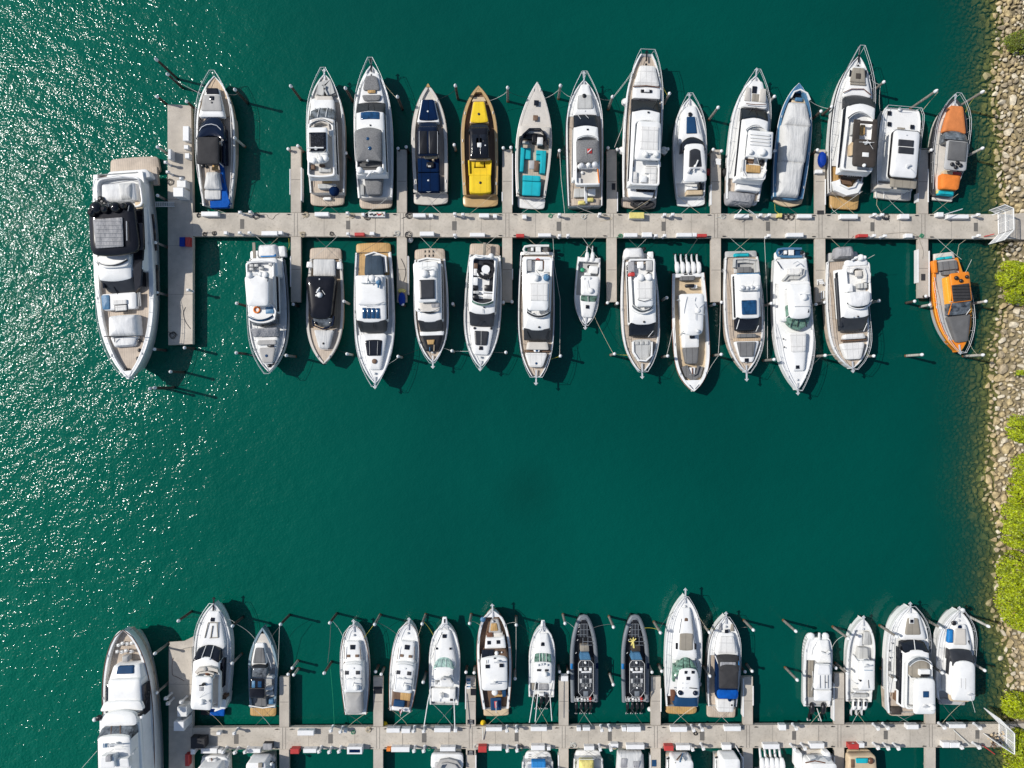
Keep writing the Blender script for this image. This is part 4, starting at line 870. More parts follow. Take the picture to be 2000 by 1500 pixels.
b = Boat(A6, 'catamaran', 'catamaran', 'blunt nosed white power catamaran with large black roof window', (1122, 566), (1060, 1240), 172, 2.3, 2.2, rs=.86, tm=.5, pp=5, qq=.6, bluff=.76, nick='blunt nosed catamaran')
b.deck(1180, 566, 'white', .1); b.deck(1240, 1180, 'bone', .4); b.p('swim_platform', 'bone', 1325, 150, 1235, 152, .7, th=.4, a0=8, cx=1048, r=6)
for x in (905, 970, 1120, 1190): b.line([(x, 1255, .78), (x, 1318, .78)], 'platform_beam', 'white', .05)
for x, y in ((1017, 612), (1017, 703), (1210, 710)): b.hatch(x, y, 17, 17, 2.4)
b.p('cabin', 'white', 1150, 122, 740, 118, 3.9, zb=2., r=26, cx=1140, bev=.2); b.p('side_windows', 'glass', 1100, 122, 760, 119, 3.6, zb=2.9, cx=1140, r=26, grow=.04)
b.p('hardtop', 'plastic', 1142, 110, 752, 108, 4.7, th=.3, r=34, cx=1152, camber=.12, bev=.08); b.p('roof_gasket', 'black', 1146, 114, 748, 112, 4.5, zb=3.8, r=34, cx=1152)
for y in (859, 921): b.p('sunroof', 'softglass', y+25, 65, y-30, 65, 4.9, th=.06, cx=1157, r=6)
b.bar(1180, 1045, 4.8, .3, ang=.7, mat='steel'); b.ant(1178, 1050, 4.8, 1215, 1080, 5.6); b.hatch(1163, 790, 7, 4, 4.85, 'steel'); b.hatch(1116, 731, 33, 7, 2.6, 'taupe', 'step')
b.p('aft_canopy', 'taupe', 1228, 108, 1146, 112, 3.9, th=.15, cx=1136, r=14); b.p('cockpit_sofa', 'bone', 1240, 60, 1200, 60, 2.4, zb=1.5, cx=975)
b.dome(1105, 572, 2.3, .25, .25, 'steel', 'windlass'); b.rail(1180, 566, .7, inset=.15); b.rub('black', .05); b.cleats((.1, .5, .85)); b.line([(1090, 566, 3.0), (1180, 568, 3.0)], 'bow_rail', 'steel')

b = Boat(A6, 'sport_cruiser', 'motorboat', 'grey hulled cruiser with orange foredeck pad, nearest the rocks in the upper row', (1568, 475), (1466, 1290), 143, 2.1, 1.5, rs=.62, tm=.5, pp=3.2, g=.4, hull='greyhull', nick='grey cruiser with orange pads')
b.deck(1290, 540, 'shell', .2); b.deck(560, 475, 'white', .1); b.p('swim_platform', 'shell', 1335, 82, 1280, 90, .5, th=.35, cx=1462, r=8)
b.p('sunpad', 'orangefade', 752, 98, 542, 54, (2.4, 2.35), zb=1.8, cx=1572, r=24, a0=-20, camber=.06)
b.p('windshield', 'clearglass', 838, 92, 752, 92, (3.3, 2.4), zb=1.8, a1=30, a0=-6, r=14, cx=1572); b.p('windshield_frame', 'black', 842, 96, 828, 96, 3.4, th=.12, cx=1574)
b.p('hardtop', 'lightgrey', 1080, 92, 838, 90, 3.5, th=.16, cx=1578, r=30)
b.p('roof_rim', 'lightgrey', 1082, 94, 836, 92, 3.44, th=.12, cx=1578, r=30); b.p('soft_roof', 'greycloth', 1000, 76, 842, 76, 3.66, th=.1, cx=1588, r=4, camber=.05)
for x, y in ((1545, 1030), (1590, 1018), (1615, 1040), (1575, 1055)): b.dome(x, y, 3.55, .25, .25, 'black')
b.p('seat', 'beige', 1115, 40, 1085, 36, 2.2, zb=1.5, cx=1510, r=8); b.p('seat', 'red', 1120, 38, 1088, 34, 2.1, zb=1.4, cx=1585, r=6)
b.p('sunpad', 'orange', 1238, 72, 1112, 84, 2.1, zb=1.2, cx=1528, r=22, camber=.15)
b.p('rolled_mat', 'turquoise', 1290, 70, 1250, 70, 1.75, zb=1.2, cx=1492, r=14, bev=.18); b.p('rolled_mat', 'softyellow', 1280, 12, 1252, 10, 1.7, zb=1.2, cx=1428, r=6)
b.line([(1476, 780, 2.4), (1500, 870, 3.5)], 'windshield_post', 'steel', .05); b.rail(1250, 470, .75, over=.7, inset=.05); b.anchor(extra=.3); b.rub('black', .06); b.ant(1410, 905, 1.5, 1280, 900, 1.9)

# ================================================================ second row, bows down
b = Boat(B1, 'motor_yacht', 'yacht', 'white flybridge yacht with an orange and white lifebuoy on its roof', (328, 1218), (306, 240), 168, 2.8, 2.1, rs=.86, nick='yacht with an orange lifebuoy')
b.deck(240, 1218, 'white2', .22); b.p('swim_platform', 'white', 170, 140, 245, 142, .6, th=.4, cx=312, r=20)
b.p('tender_cover', 'whitecanvas', 122, 82, 235, 92, 2.2, zb=1.1, cx=318, r=30, bev=.2, camber=.2); b.p('cover_strap', 'skyblue', 205, 66, 228, 66, 2.3, th=.14, cx=325, r=4); b.p('tender_cover', 'white2', 140, 28, 230, 34, 1.9, zb=1.1, cx=440, r=14)
b.p('boarding_ramp', 'taupe', 100, 12, 235, 14, 2.5, th=.12, cx=203)
b.p('aft_roof', 'white', 240, 110, 400, 120, 4.2, zb=2., cx=290, r=24)
b.cabin(300, 125, 720, 122, 828, 110, 4.3, 2.9, arc=12, arc2=14, glass='clearglass'); b.tub('white', 262, 122, 800, 112, 4.8, .5, 'white2', a1=30, a0=10, cx=262, r=26)
for x, y in ((180, 300), (222, 300), (345, 295), (262, 325), (180, 330)): b.p('seat', 'lightgrey', y-12, 17, y+12, 17, 4.9, zb=4.3, cx=x, r=4)
b.line([(140, 270, 5.2), (270, 262, 5.3), (380, 275, 5.2)], 'stern_rail', 'steel', .05); b.sofa([(368, 640), (392, 700), (380, 770)], 4.9, 'steel', .1, .2, 'side_rail')
b.top(388, 106, 652, 94, 6.1, 4.4, cx=230, r=38, camber=.12); b.dome(160, 385, 6.0, .4, .5); b.dome(300, 382, 6.0, .42, .5); b.dome(258, 378, 6.0, .3, .4); b.bar(230, 372, 5.8, .6)
b.line([(300, 408, 6.3), (325, 408, 6.3), (320, 440, 6.3)], 'roof_bracket', 'navygloss', .06)
o = MB(); c = b.loc(229, 684, 4.9)
for k in range(16):
    a0, a1_ = k*math.pi/8, (k+1)*math.pi/8
    o.tube([(c.x+.36*math.cos(a0), c.y+.36*math.sin(a0), 4.95), (c.x+.36*math.cos(a1_), c.y+.36*math.sin(a1_), 4.95)], .1, 7)
o.obj('lifebuoy', 'orange', b.root)
b.p('flybridge_dash', 'white', 640, 100, 775, 96, 4.85, zb=4.3, cx=268, a1=14, r=14); b.screen(786, 108, 36, 4.8, .4, cx=268, mat='blueglass'); b.p('hatch', 'steelblue', 660, 35, 720, 35, 4.9, th=.1, cx=338, r=4)
b.p('windshield_cover', 'dullcanvas', 842, 116, 915, 108, (4.1, 3.3), zb=3., cx=298, r=8, camber=.05); b.p('sunpad', 'palecloth', 945, 78, 985, 84, 3.3, th=.3, cx=312, r=16); b.p('windscreen_bag', 'black', 990, 30, 1005, 26, 3.3, th=.2, cx=345, r=4)
b.p('coachroof', 'white2', 920, 100, 1150, 44, (3.05, 2.95), zb=2.3, cx=318, r=26); b.p('sunpad', 'palecloth', 1010, 72, 1140, 44, 3.15, th=.16, cx=318, r=22); b.dome(310, 1080, 3.15, .18, .08, 'blueboard', 'pad_button'); b.dome(335, 1165, 2.7, .25, .25, 'black', 'windlass'); b.dome(372, 1150, 2.7, .2, .25, 'black', 'windlass')
b.rail(330, 1212, .75, over=.8); b.rub('navygloss', .08); b.cleats()

b = Boat(B1, 'sport_yacht', 'yacht', 'bone coloured yacht with large glossy black roof and one white dome', (802, 1150), (820, 245), 159, 2.4, 1.7, rs=.84, tm=.45, pp=3.0, g=.28, hull='bone', nick='yacht with glossy black roof')
b.deck(840, 1150, 'oldteak', .2); b.deck(245, 840, 'teak', .5); b.p('swim_platform', 'oldteak', 148, 132, 250, 138, .55, th=.4, cx=820, r=22, a0=8)
b.p('sunpad', 'creasedcanvas', 248, 92, 392, 92, 2.3, zb=1.5, cx=806, r=12, camber=.1); b.p('stern_locker', 'white', 270, 20, 320, 26, 2., zb=1.2, cx=680, r=10); b.p('stern_locker', 'white', 270, 20, 330, 24, 2., zb=1.2, cx=935, r=10)
b.p('hardtop', 'blackgloss', 390, 130, 765, 92, (3.4, 3.3), zb=2., a1=18, a0=6, r=44, cx=775, camber=.2, bev=.12); b.dome(767, 555, 3.55, .36, .4); b.bar(755, 515, 3.55, .4, ang=1.0); b.dome(740, 560, 3.5, .14, .2); b.dome(768, 420, 3.45, .1, .1, 'steel', 'roof_light')
b.line([(790, 515, 3.6), (815, 552, 3.6)], 'antenna', 'white')
b.p('windshield', 'clearglass', 755, 88, 835, 70, (3.2, 2.6), zb=2.1, a1=22, r=14, cx=800); b.sofa([(895, 740), (880, 820), (800, 852), (720, 820), (712, 770)], 2.8, 'navygloss', .16, .15, 'windshield_rim'); b.hatch(730, 797, 11, 10, 3.05); b.hatch(862, 798, 11, 10, 3.05)
b.p('sunpad', 'creasedcanvas', 858, 84, 1015, 42, (2.7, 2.6), zb=2., cx=804, r=16, camber=.08); b.dome(800, 974, 2.7, .14, .08, 'black', 'pad_button'); b.line([(770, 1022, 2.6), (842, 1022, 2.6)], 'grab_rail', 'steel', .05)
b.cleats((.1, .3, .6, .93)); b.rub('lightgrey')

b = Boat(B1, 'motor_yacht', 'yacht', 'white yacht with four blue roof windows and golden teak stern', (1246, 1322), (1230, 188), 172, 2.8, 2., rs=.88, tm=.42, nick='yacht with four blue roof windows')
b.deck(900, 1322, 'white', .15); b.deck(188, 900, 'white2', .3); b.deck(188, 385, 'goldteak', .28, name='cockpit_floor', inset=.25); b.p('swim_platform', 'goldteak', 106, 148, 192, 150, .55, th=.4, cx=1232, r=24, a0=6)
b.p('canvas_cover', 'slate', 215, 72, 390, 84, 2.9, zb=1.8, cx=1236, r=30, camber=.15); b.sofa([(1340, 360), (1330, 230), (1240, 200), (1165, 225)], 2.3, 'white', .4, .5)
b.cabin(385, 130, 792, 128, 885, 112, 4.3, 2.8, arc=14, arc2=14, glass='softglass', r=24); b.wipers(800, 850, 4.2, 3.5, [(1228, 1238), (1110, 1125), (1330, 1350)])
b.p('roof_fairing', 'white', 455, 118, 640, 128, 4.55, th=.3, cx=1208, r=26, camber=.1); b.line([(1150, 648, 4.7), (1240, 642, 4.7), (1325, 615, 4.7)], 'roof_seam', 'lightgrey', .03)
for k in range(4): b.p('skylight', 'blueglass', 665+k*2, 15, 757+k*1, 15, 4.5, th=.12, cx=1152+k*39, r=3)
b.p('radar_arch', 'white', 400, 100, 452, 100, 5., th=.5, cx=1208, r=24, a0=-14); b.dome(1220, 412, 4.9, .45, .55); b.dome(1262, 420, 4.9, .35, .4); b.bar(1180, 420, 5., .5, ang=1.4); b.dome(1275, 445, 4.8, .35, .5, 'steelblue'); b.line([(1275, 450, 4.9), (1275, 495, 4.9)], 'mast', 'steelblue', .12)
b.line([(1115, 400, 4.7), (1165, 428, 4.7)], 'arch_brace', 'steel', .04); b.line([(1165, 400, 4.7), (1115, 428, 4.7)], 'arch_brace', 'steel', .04)
b.p('coachroof', 'white', 890, 112, 1200, 52, (2.95, 2.85), zb=2.4, cx=1240, r=40, camber=.1); b.p('skylight', 'glass', 942, 74, 1080, 58, 3.1, th=.14, cx=1234, r=12, a0=6); b.line([(1198, 955, 3.18), (1200, 1070, 3.18)], 'skylight_bar', 'lightgrey'); b.line([(1270, 955, 3.18), (1265, 1070, 3.18)], 'skylight_bar', 'lightgrey'); b.dome(1240, 1128, 3., .32, .14, 'walnut', 'hatch')
b.rail(350, 1318, .7, over=.9); b.anchor(extra=.5); b.rub('steel'); b.cleats()

b = Boat(B2, 'motor_yacht', 'yacht', 'white yacht with square black sunroof and black foredeck pad', (288, 1140), (262, 248), 147, 2.4, 1.8, rs=.88, tm=.42, nick='yacht with square black sunroof')
b.deck(248, 1140, 'oldteak', .25); b.p('swim_platform', 'oldteak', 155, 128, 255, 132, .55, th=.4, cx=262, r=22, a0=8)
for k in range(2):
    for j in range(3): b.p('deck_grate', 'black', 170+k*38, 6, 190+k*38, 6, .6, th=.04, cx=222+j*35)
b.sofa([(350, 330), (345, 262), (240, 250), (170, 268), (165, 320)], 2.3, 'white', .4, .6)
b.cabin(285, 112, 790, 104, 880, 92, 4., 2.6, arc=16, arc2=14, glass='softglass'); b.wipers(800, 860, 3.9, 3.2, [(180, 205), (345, 330)]); b.p('flybridge', 'white', 270, 108, 700, 100, 4.4, th=.6, cx=232, r=34, camber=.08)
b.top(310, 92, 618, 88, 5.3, 4.2, cx=236, r=30); b.p('sunroof', 'softglass', 424, 66, 590, 64, 5.5, th=.06, cx=239, r=4); b.dome(215, 372, 5.4, .48, .5); b.dome(290, 370, 5.4, .42, .5); b.bar(232, 335, 5.3, .6); b.ant(195, 330, 5.3, 200, 270, 6.3); b.ant(240, 330, 5.3, 240, 268, 6.3)
b.p('sunpad', 'bone', 625, 92, 700, 80, 4.6, th=.2, cx=262, r=14); b.screen(718, 92, 32, 4.3, .35, cx=258, mat='softglass'); b.p('sunpad', 'dullcanvas', 630, 40, 665, 30, 4.7, th=.1, cx=310)
b.p('coachroof', 'white', 870, 104, 905, 100, 2.8, zb=2., cx=280, r=8); b.p('foredeck_cover', 'black', 888, 98, 1040, 52, (2.75, 2.65), zb=2., cx=277, r=14); b.p('table', 'goldteak', 942, 34, 982, 26, 2.9, th=.06, cx=270); b.line([(300, 985, 2.9), (298, 1040, 2.8)], 'strap', 'beige', .05); b.line([(262, 1005, 2.8), (262, 1040, 2.8)], 'strap', 'steelblue', .05)
b.rail(380, 1130, .7, over=.5); b.anchor(extra=.6); b.rub('steel'); b.cleats()

b = Boat(B2, 'motor_yacht', 'yacht', 'white yacht with open flybridge, round white table inside a black round sofa', (697, 1182), (738, 212), 159, 2.6, 1.9, rs=.84, tm=.42, nick='yacht with a round white table')
b.deck(212, 1182, 'white2', .22); b.p('swim_platform', 'oldteak', 115, 128, 220, 132, .55, th=.4, cx=736, r=22, a0=4); b.p('boarding_ramp', 'taupe', 105, 13, 205, 13, 1.8, th=.3, cx=733)
b.cabin(225, 118, 722, 112, 832, 100, 4.1, 2.8, arc=12, arc2=10, glass='softglass', r=20); b.line([(705, 770, 3.9), (668, 822, 3.3)], 'wiper', 'black'); b.line([(705, 770, 3.9), (745, 822, 3.3)], 'wiper', 'black')
b.tub('white', 235, 104, 648, 98, 4.8, .65, 'softglass', a1=28, a0=-8, cx=722, r=30); b.screen(650, 94, 30, 4.8, .35, cx=714, mat='greenglass')
b.p('radar_arch', 'white', 212, 88, 240, 90, 5.2, th=.3, cx=728, r=18); b.bar(715, 222, 5.2, .9, ang=-.15); b.dome(790, 220, 5.2, .35, .4)
cc = b.loc(745, 338, 4.7); mb = MB(); 
prev = None
for k in range(22):
    t = -2.0+k*.24; prev = (cc.x+.95*math.cos(t)*b.sg, cc.y+.95*math.sin(t), 4.6)
    if k: mb.tube([pp_, prev], .26, 6)
    pp_ = prev
mb.obj('round_sofa', 'black', b.root); mb = MB(); mb.lathe([(.08, -.6), (.08, -.04), (.5, -.04), (.52, 0), (.01, .01)], (cc.x, cc.y, 4.95), 24); mb.obj('round_table', 'white', b.root)
for x, y, wx, wy, k in ((650, 440, 26, 35, 'white'), (650, 494, 28, 16, 'black'), (655, 360, 16, 30, 'whitecushion'), (700, 378, 30, 16, 'white'), (765, 560, 42, 26, 'whitecushion'), (655, 577, 27, 17, 'black'), (762, 535, 52, 10, 'white'), (655, 310, 20, 25, 'walnut'), (660, 535, 26, 12, 'palecushion'), (765, 492, 34, 24, 'black')):
    b.p('seat' if 'cush' in k else 'console', k, y-wy, wx, y+wy, wx, 4.75, zb=4.15, cx=x, r=8)
b.hatch(730, 663, 8, 5, 4.3); b.line([(716, 675, 4.3), (718, 710, 4.3)], 'horn', 'steel', .05); b.dome(648, 842, 2.9, .16, .14, 'black', 'vent'); b.dome(792, 845, 2.9, .16, .14, 'black', 'vent')
b.p('coachroof', 'white', 830, 102, 1070, 66, (2.85, 2.75), zb=2.3, cx=706, r=40, camber=.1); b.p('sunpad', 'softglass', 866, 64, 990, 50, 3., th=.12, cx=706, r=20); b.line([(706, 868, 3.03), (704, 988, 3.03)], 'pad_seam', 'lightgrey'); b.hatch(702, 1014, 17, 16, 2.95)
b.rail(300, 1176, .7, over=.4); b.anchor(extra=.3); b.rub('lightgrey'); b.cleats()

b = Boat(B2, 'motor_yacht', 'yacht', 'narrow white yacht with a grey inflatable dinghy lying across its stern', (1178, 1262), (1184, 212), 158, 3., 2.1, rs=.9, tm=.45, bluff=.22, pp=3.0, nick='yacht with dinghy across its stern')
b.deck(212, 1262, 'oldteak', .3); b.p('swim_platform', 'white', 185, 140, 220, 142, .7, th=.4, cx=1185, r=10)
b.cabin(225, 122, 862, 114, 952, 108, 4.5, 3.1, arc=16, arc2=6, glass='softglass', r=14); b.wipers(870, 930, 4.3, 3.5, [(1100, 1130), (1290, 1265)]); b.hatch(1203, 833, 8, 8, 4.7)
b.tub('white', 235, 118, 755, 106, 5.1, .6, 'oldteak', a1=34, cx=1200, r=16); b.screen(752, 102, 40, 5.1, .4, cx=1200, mat='softglass')
b.p('sofa', 'lightgrey', 255, 20, 350, 22, 5., zb=4.5, cx=1120); b.p('sofa', 'white', 250, 32, 360, 32, 5.0, zb=4.5, cx=1276); b.p('table', 'white', 262, 28, 340, 28, 5.1, zb=4.8, cx=1208, r=10); b.p('table', 'walnut', 262, 16, 335, 14, 5.05, zb=4.8, cx=1232); b.line([(1175, 252, 5.2), (1192, 244, 5.2), (1210, 252, 5.2)], 'folded_chair', 'red', .1)
b.top(365, 104, 690, 90, 6.3, 4.7, cx=1195, r=40, camber=.14); b.p('roof_panel', 'whitecushion', 455, 78, 605, 76, 6.5, th=.06, cx=1202, r=8); b.dome(1178, 408, 6.4, .42, .5); b.dome(1272, 404, 6.4, .45, .6, 'steelblue'); b.ant(1220, 400, 6.4, 1180, 345, 7.4, 'black'); b.ant(1240, 410, 6.4, 1300, 370, 7.4)
b.p('sofa', 'bone', 962, 86, 1028, 98, 3.5, zb=2.7, cx=1190, r=12); b.p('walkway_mat', 'walnut', 1030, 120, 1050, 118, 2.95, th=.05, cx=1190); b.p('table', 'white', 1025, 28, 1048, 24, 3.3, cx=1184, r=10); b.dome(1184, 1036, 3.3, .15, .1, 'blueboard', 'pad_button')
b.p('sunpad', 'whitecushion', 1055, 100, 1178, 58, 3.35, zb=2.7, cx=1178, r=26); b.dome(1180, 1146, 3.35, .15, .08, 'blueboard', 'pad_button')
b.rail(300, 1255, .8, over=.4); b.anchor(extra=.9); b.rub('navygloss', .08); b.cleats()

b = Boat(B3, 'cabin_boat', 'motorboat', 'smallest boat of the second row, white with twin white outboards', (280, 812), (312, 232), 107, 1.7, 1.2, rs=.9, tm=.5, pp=2.8, g=.2, nick='small twin engined cabin boat')
b.deck(560, 812, 'white', .1); b.deck(232, 560, 'lightgrey', .6); b.p('transom', 'white', 236, 90, 272, 90, 1.3, zb=.6, cx=312, r=10)
b.p('cooler', 'white', 305, 38, 368, 38, 1.5, zb=.7, cx=350, r=8); b.dome(255, 340, .8, .3, .3, 'green', 'coiled_hose'); b.dome(310, 312, 1., .22, .3, 'black', 'bait_well'); b.p('helm_seat', 'white', 365, 26, 388, 26, 1.6, zb=.8, cx=300)
b.p('cabin', 'white', 560, 76, 748, 46, (2.3, 1.9), zb=1.2, cx=300, r=30, camber=.1); b.hatch(297, 658, 15, 15, 2.3)
b.top(392, 80, 560, 72, 3.3, 1., cx=318, r=22); b.dome(325, 518, 3.4, .36, .35, 'white'); b.hatch(271, 418, 6, 6, 3.45, 'steel'); b.dome(320, 412, 3.4, .15, .1, 'steel', 'roof_light'); b.ant(303, 430, 3.4, 298, 525, 3.9, 'steel')
b.p('windshield', 'greenglass', 562, 70, 616, 66, (3., 2.25), zb=1.8, cx=308, a1=8, r=8); b.line([(302, 572, 3.), (304, 612, 2.4)], 'windshield_post', 'white', .05)
b.outboard(294, 226, .75, 'white', 1.); b.outboard(341, 226, .75, 'white', 1.); b.rail(600, 808, .5, over=.5); b.anchor(extra=.5); b.rub('lightgrey', .04); b.cleats()

b = Boat(B3, 'motor_yacht', 'yacht', 'white yacht with pale grey foredeck sunpad and a small red bag aft', (768, 1208), (738, 250), 163, 2.8, 2.1, rs=.82, tm=.45, bluff=.15, nick='yacht with pale foredeck sunpad and red bag')
b.deck(250, 1208, 'oldteak', .25); b.p('swim_platform', 'white', 200, 130, 258, 132, .6, th=.4, cx=732, r=20)
b.p('tender_cover', 'whitecanvas', 148, 78, 245, 92, 1.9, zb=.9, cx=698, r=36, camber=.25, bev=.2); b.dome(785, 160, 1.2, .3, .4, 'black', 'folded_engine'); b.p('stern_locker', 'white', 185, 24, 245, 24, 1.7, zb=.9, cx=842, r=14)
b.cabin(262, 118, 812, 112, 918, 108, 4.3, 2.9, arc=12, arc2=8, glass='glass', r=12); b.line([(865, 865, 3.9), (820, 920, 3.3)], 'wiper', 'white'); b.dome(785, 788, 4.4, .14, .1, 'black', 'vent')
b.tub('white', 245, 112, 718, 96, 4.9, .6, 'oldteak', a1=40, cx=772, r=14); b.screen(708, 92, 52, 4.9, .4, cx=775)
b.p('sofa', 'dullcanvas', 265, 24, 355, 24, 5., zb=4.4, cx=678, r=4); b.p('sofa', 'lightgrey', 262, 28, 345, 28, 5., zb=4.4, cx=832, r=6); b.p('table', 'white', 268, 26, 325, 26, 5.1, zb=4.8, cx=755, r=4); b.p('bag', 'red', 360, 26, 392, 26, 5.1, zb=4.5, cx=680, r=8); b.dome(825, 375, 4.5, .25, .3, 'black', 'helm_wheel')
b.top(400, 84, 655, 78, 6., 4.5, cx=785, r=36, camber=.14); b.p('roof_panel', 'whitecushion', 432, 70, 588, 66, 6.18, th=.06, cx=790, r=8); b.line([(728, 596, 6.3), (785, 612, 6.3), (845, 594, 6.3)], 'roof_rail', 'black', .04); b.dome(758, 405, 6.1, .45, .5); b.dome(828, 402, 6.1, .45, .5)
b.p('sunpad', 'palecushion', 938, 82, 1118, 58, (3.2, 3.15), zb=2.5, cx=768, r=26, a0=8, a1=8)
for k in range(3): b.p('headrest', 'palecushion', 955, 17, 985, 17, 3.35, th=.2, cx=725+k*42, r=8)
b.sofa([(852, 960), (848, 1080), (800, 1125), (735, 1120), (690, 1050), (688, 960)], 3.1, 'white', .2, .3, 'pad_surround')
b.rail(300, 1205, .8, over=.5); b.anchor(extra=.9); b.rub('steel'); b.cleats()

b = Boat(B3, 'center_console', 'motorboat', 'long open fishing boat with five white outboards and white hardtop', (1215, 1388), (1166, 368), 157, 2.3, 1.5, rs=.88, tm=.5, pp=3.8, g=.36, nick='open boat with five white outboards')
b.deck(368, 1388, 'beige', .7); b.p('transom', 'white', 370, 132, 402, 132, 1.5, zb=.8, cx=1166); b.deck(1290, 1388, 'white', .05, name='foredeck')
for x in (1145, 1187): b.p('transom_hatch', 'black', 372, 14, 382, 14, 1.58, th=.06, cx=x)
b.p('stern_bench', 'greycushion', 392, 66, 430, 62, 1.6, zb=.9, cx=1162, r=14); b.p('table', 'black', 462, 42, 492, 36, 1.9, zb=1.6, cx=1180, r=14); b.p('cooler', 'white', 470, 22, 500, 22, 1.6, zb=.9, cx=1222, r=4)
b.p('centre_cabin', 'white', 545, 82, 1010, 66, (2.5, 2.3), zb=1., cx=1185, r=14); b.top(545, 105, 905, 82, 4.4, 1.4, cx=1207, r=56, a1=20, camber=.15); b.p('sunpad', 'greycushion', 1008, 66, 1148, 46, 2.35, zb=1.2, cx=1196, r=24); b.hatch(1200, 918, 22, 13, 2.55)
for seg in ([(1228, 575, 4.6), (1222, 610, 4.6)], [(1222, 630, 4.6), (1244, 670, 4.6), (1246, 705, 4.6)], [(1262, 668, 4.6), (1305, 625, 4.6)], [(1220, 715, 4.7), (1310, 725, 4.7)], [(1228, 720, 4.8), (1228, 770, 4.8)], [(1155, 570, 4.6), (1125, 715, 4.6)]): b.line(seg, 'roof_aerial', 'steel', .035)
b.dome(1250, 868, 4.5, .25, .3, 'steel', 'horn'); b.dome(1250, 690, 4.5, .3, .2, 'white')
b.sofa([(1272, 1170), (1250, 1245), (1205, 1270), (1160, 1245), (1132, 1170)], 1.9, 'greycushion', .7, .5, 'bow_seat'); b.p('bow_table', 'white', 1180, 30, 1245, 22, 2., zb=1.4, cx=1200, r=14); b.line([(1200, 1185, 2.1), (1202, 1240, 2.1)], 'anchor_chain', 'brownrail', .07)
for x in (1069, 1116, 1163, 1209, 1255): b.outboard(x, 318, .95, 'white', 1.18)
b.rub('brownrail', .06); b.cleats((.05, .3, .6, .85)); b.line([(1205, 1365, 2.4), (1175, 1330, 2.35)], 'bow_rail', 'black', .03); b.line([(1225, 1365, 2.4), (1258, 1328, 2.35)], 'bow_rail', 'black', .03)

b = Boat(B4, 'motor_yacht', 'yacht', 'white yacht with one square blue roof window and turquoise roll on its stern', (300, 1222), (258, 228), 166, 2.6, 1.9, rs=.84, tm=.45, nick='yacht with square blue roof window')
b.deck(228, 1222, 'oldteak', .22); b.p('swim_platform', 'lightgrey', 178, 136, 235, 140, .55, th=.4, cx=250, r=16); b.p('rolled_mat', 'turquoise', 195, 66, 227, 66, 1.1, zb=.6, cx=262, r=12, bev=.15)
b.p('cockpit_liner', 'lightgrey', 262, 95, 368, 98, 2., zb=1.2, cx=292, r=4); b.sofa([(390, 360), (382, 270), (290, 258), (208, 262), (205, 320)], 2.5, 'palecushion', .5, .5); b.p('cockpit_table', 'greycushion', 315, 58, 362, 62, 2.6, zb=2.4, cx=285, r=8)
b.cabin(370, 108, 762, 104, 872, 98, 4., 2.7, arc=10, arc2=10, glass='glass', r=10); b.p('roof_lip', 'steelblue', 366, 100, 390, 102, 4.0, th=.2, cx=318); b.line([(405, 820, 3.6), (382, 870, 3.)], 'wiper', 'white2', .05); b.line([(238, 770, 3.9), (215, 850, 3.1)], 'wiper', 'white', .05)
b.p('flybridge', 'white', 385, 100, 590, 88, 4.4, th=.5, cx=325, r=16); b.p('radar_arch', 'white', 480, 90, 515, 90, 5., th=.5, cx=330, r=16, a0=-10); b.dome(270, 492, 5., .3, .35, 'steel'); b.dome(400, 488, 5., .3, .35, 'steel'); b.dome(350, 490, 5., .24, .3, 'steel'); b.dome(312, 495, 5., .24, .3, 'steel'); b.ant(350, 480, 5., 365, 430, 5.8)
b.p('hardtop', 'white', 515, 86, 755, 86, 4.4, th=.4, cx=322, r=20, camber=.05); b.p('skylight', 'blueglass', 600, 64, 724, 62, 4.6, th=.08, cx=323, r=8)
b.p('lounge_seat', 'greycushion', 890, 72, 922, 82, 3., zb=2.3, cx=308, r=10); b.p('walkway_mat', 'teak', 928, 122, 954, 118, 2.62, th=.05, cx=305); b.p('coachroof', 'white', 955, 110, 1135, 48, 2.75, zb=2.2, cx=305, r=20); b.p('sunpad', 'greycushion', 960, 82, 1088, 58, 2.95, th=.2, cx=302, r=10); b.hatch(302, 1118, 17, 16, 2.85)
b.rail(350, 1215, .75, over=.5); b.anchor(extra=1.); b.rub('steel'); b.cleats()

b = Boat(B4, 'sport_yacht', 'yacht', 'sleek white yacht with green windshield and a blue grey dinghy on its stern', (742, 1375), (680, 240), 168, 2.7, 1.9, rs=.8, tm=.45, pp=2.9, qq=.92, nick='sleek yacht with green windshield')
b.deck(240, 1375, 'white', .12); b.p('swim_platform', 'white', 180, 128, 248, 132, .6, th=.4, cx=675, r=20)
b.sofa([(785, 330), (780, 370), (740, 400), (660, 400), (625, 440)], 2.7, 'palecushion', .6, .6); b.p('aft_deck', 'white', 250, 130, 460, 140, 2.3, zb=1.6, cx=690, r=20); b.p('sunpad', 'whitecushion', 330, 60, 385, 60, 2.9, zb=2.2, cx=720, r=10); b.line([(560, 262, 2.6), (605, 330, 2.6)], 'grab_rail', 'black', .05); b.line([(700, 290, 3), (740, 265, 3), (770, 295, 3)], 'davit', 'steel', .06)
b.p('cabin_side', 'white', 440, 130, 780, 118, (3.4, 3.), zb=2., cx=720, r=30)
b.p('windshield', 'greenglass', 640, 112, 860, 96, (3.6, 2.9), zb=2.4, cx=748, a1=62, r=20, camber=.12)
for x0, x1 in ((700, 680), (750, 740), (800, 820)): b.line([(x0, 765, 3.6), (x1, 835, 3.1)], 'windshield_bar', 'black', .05)
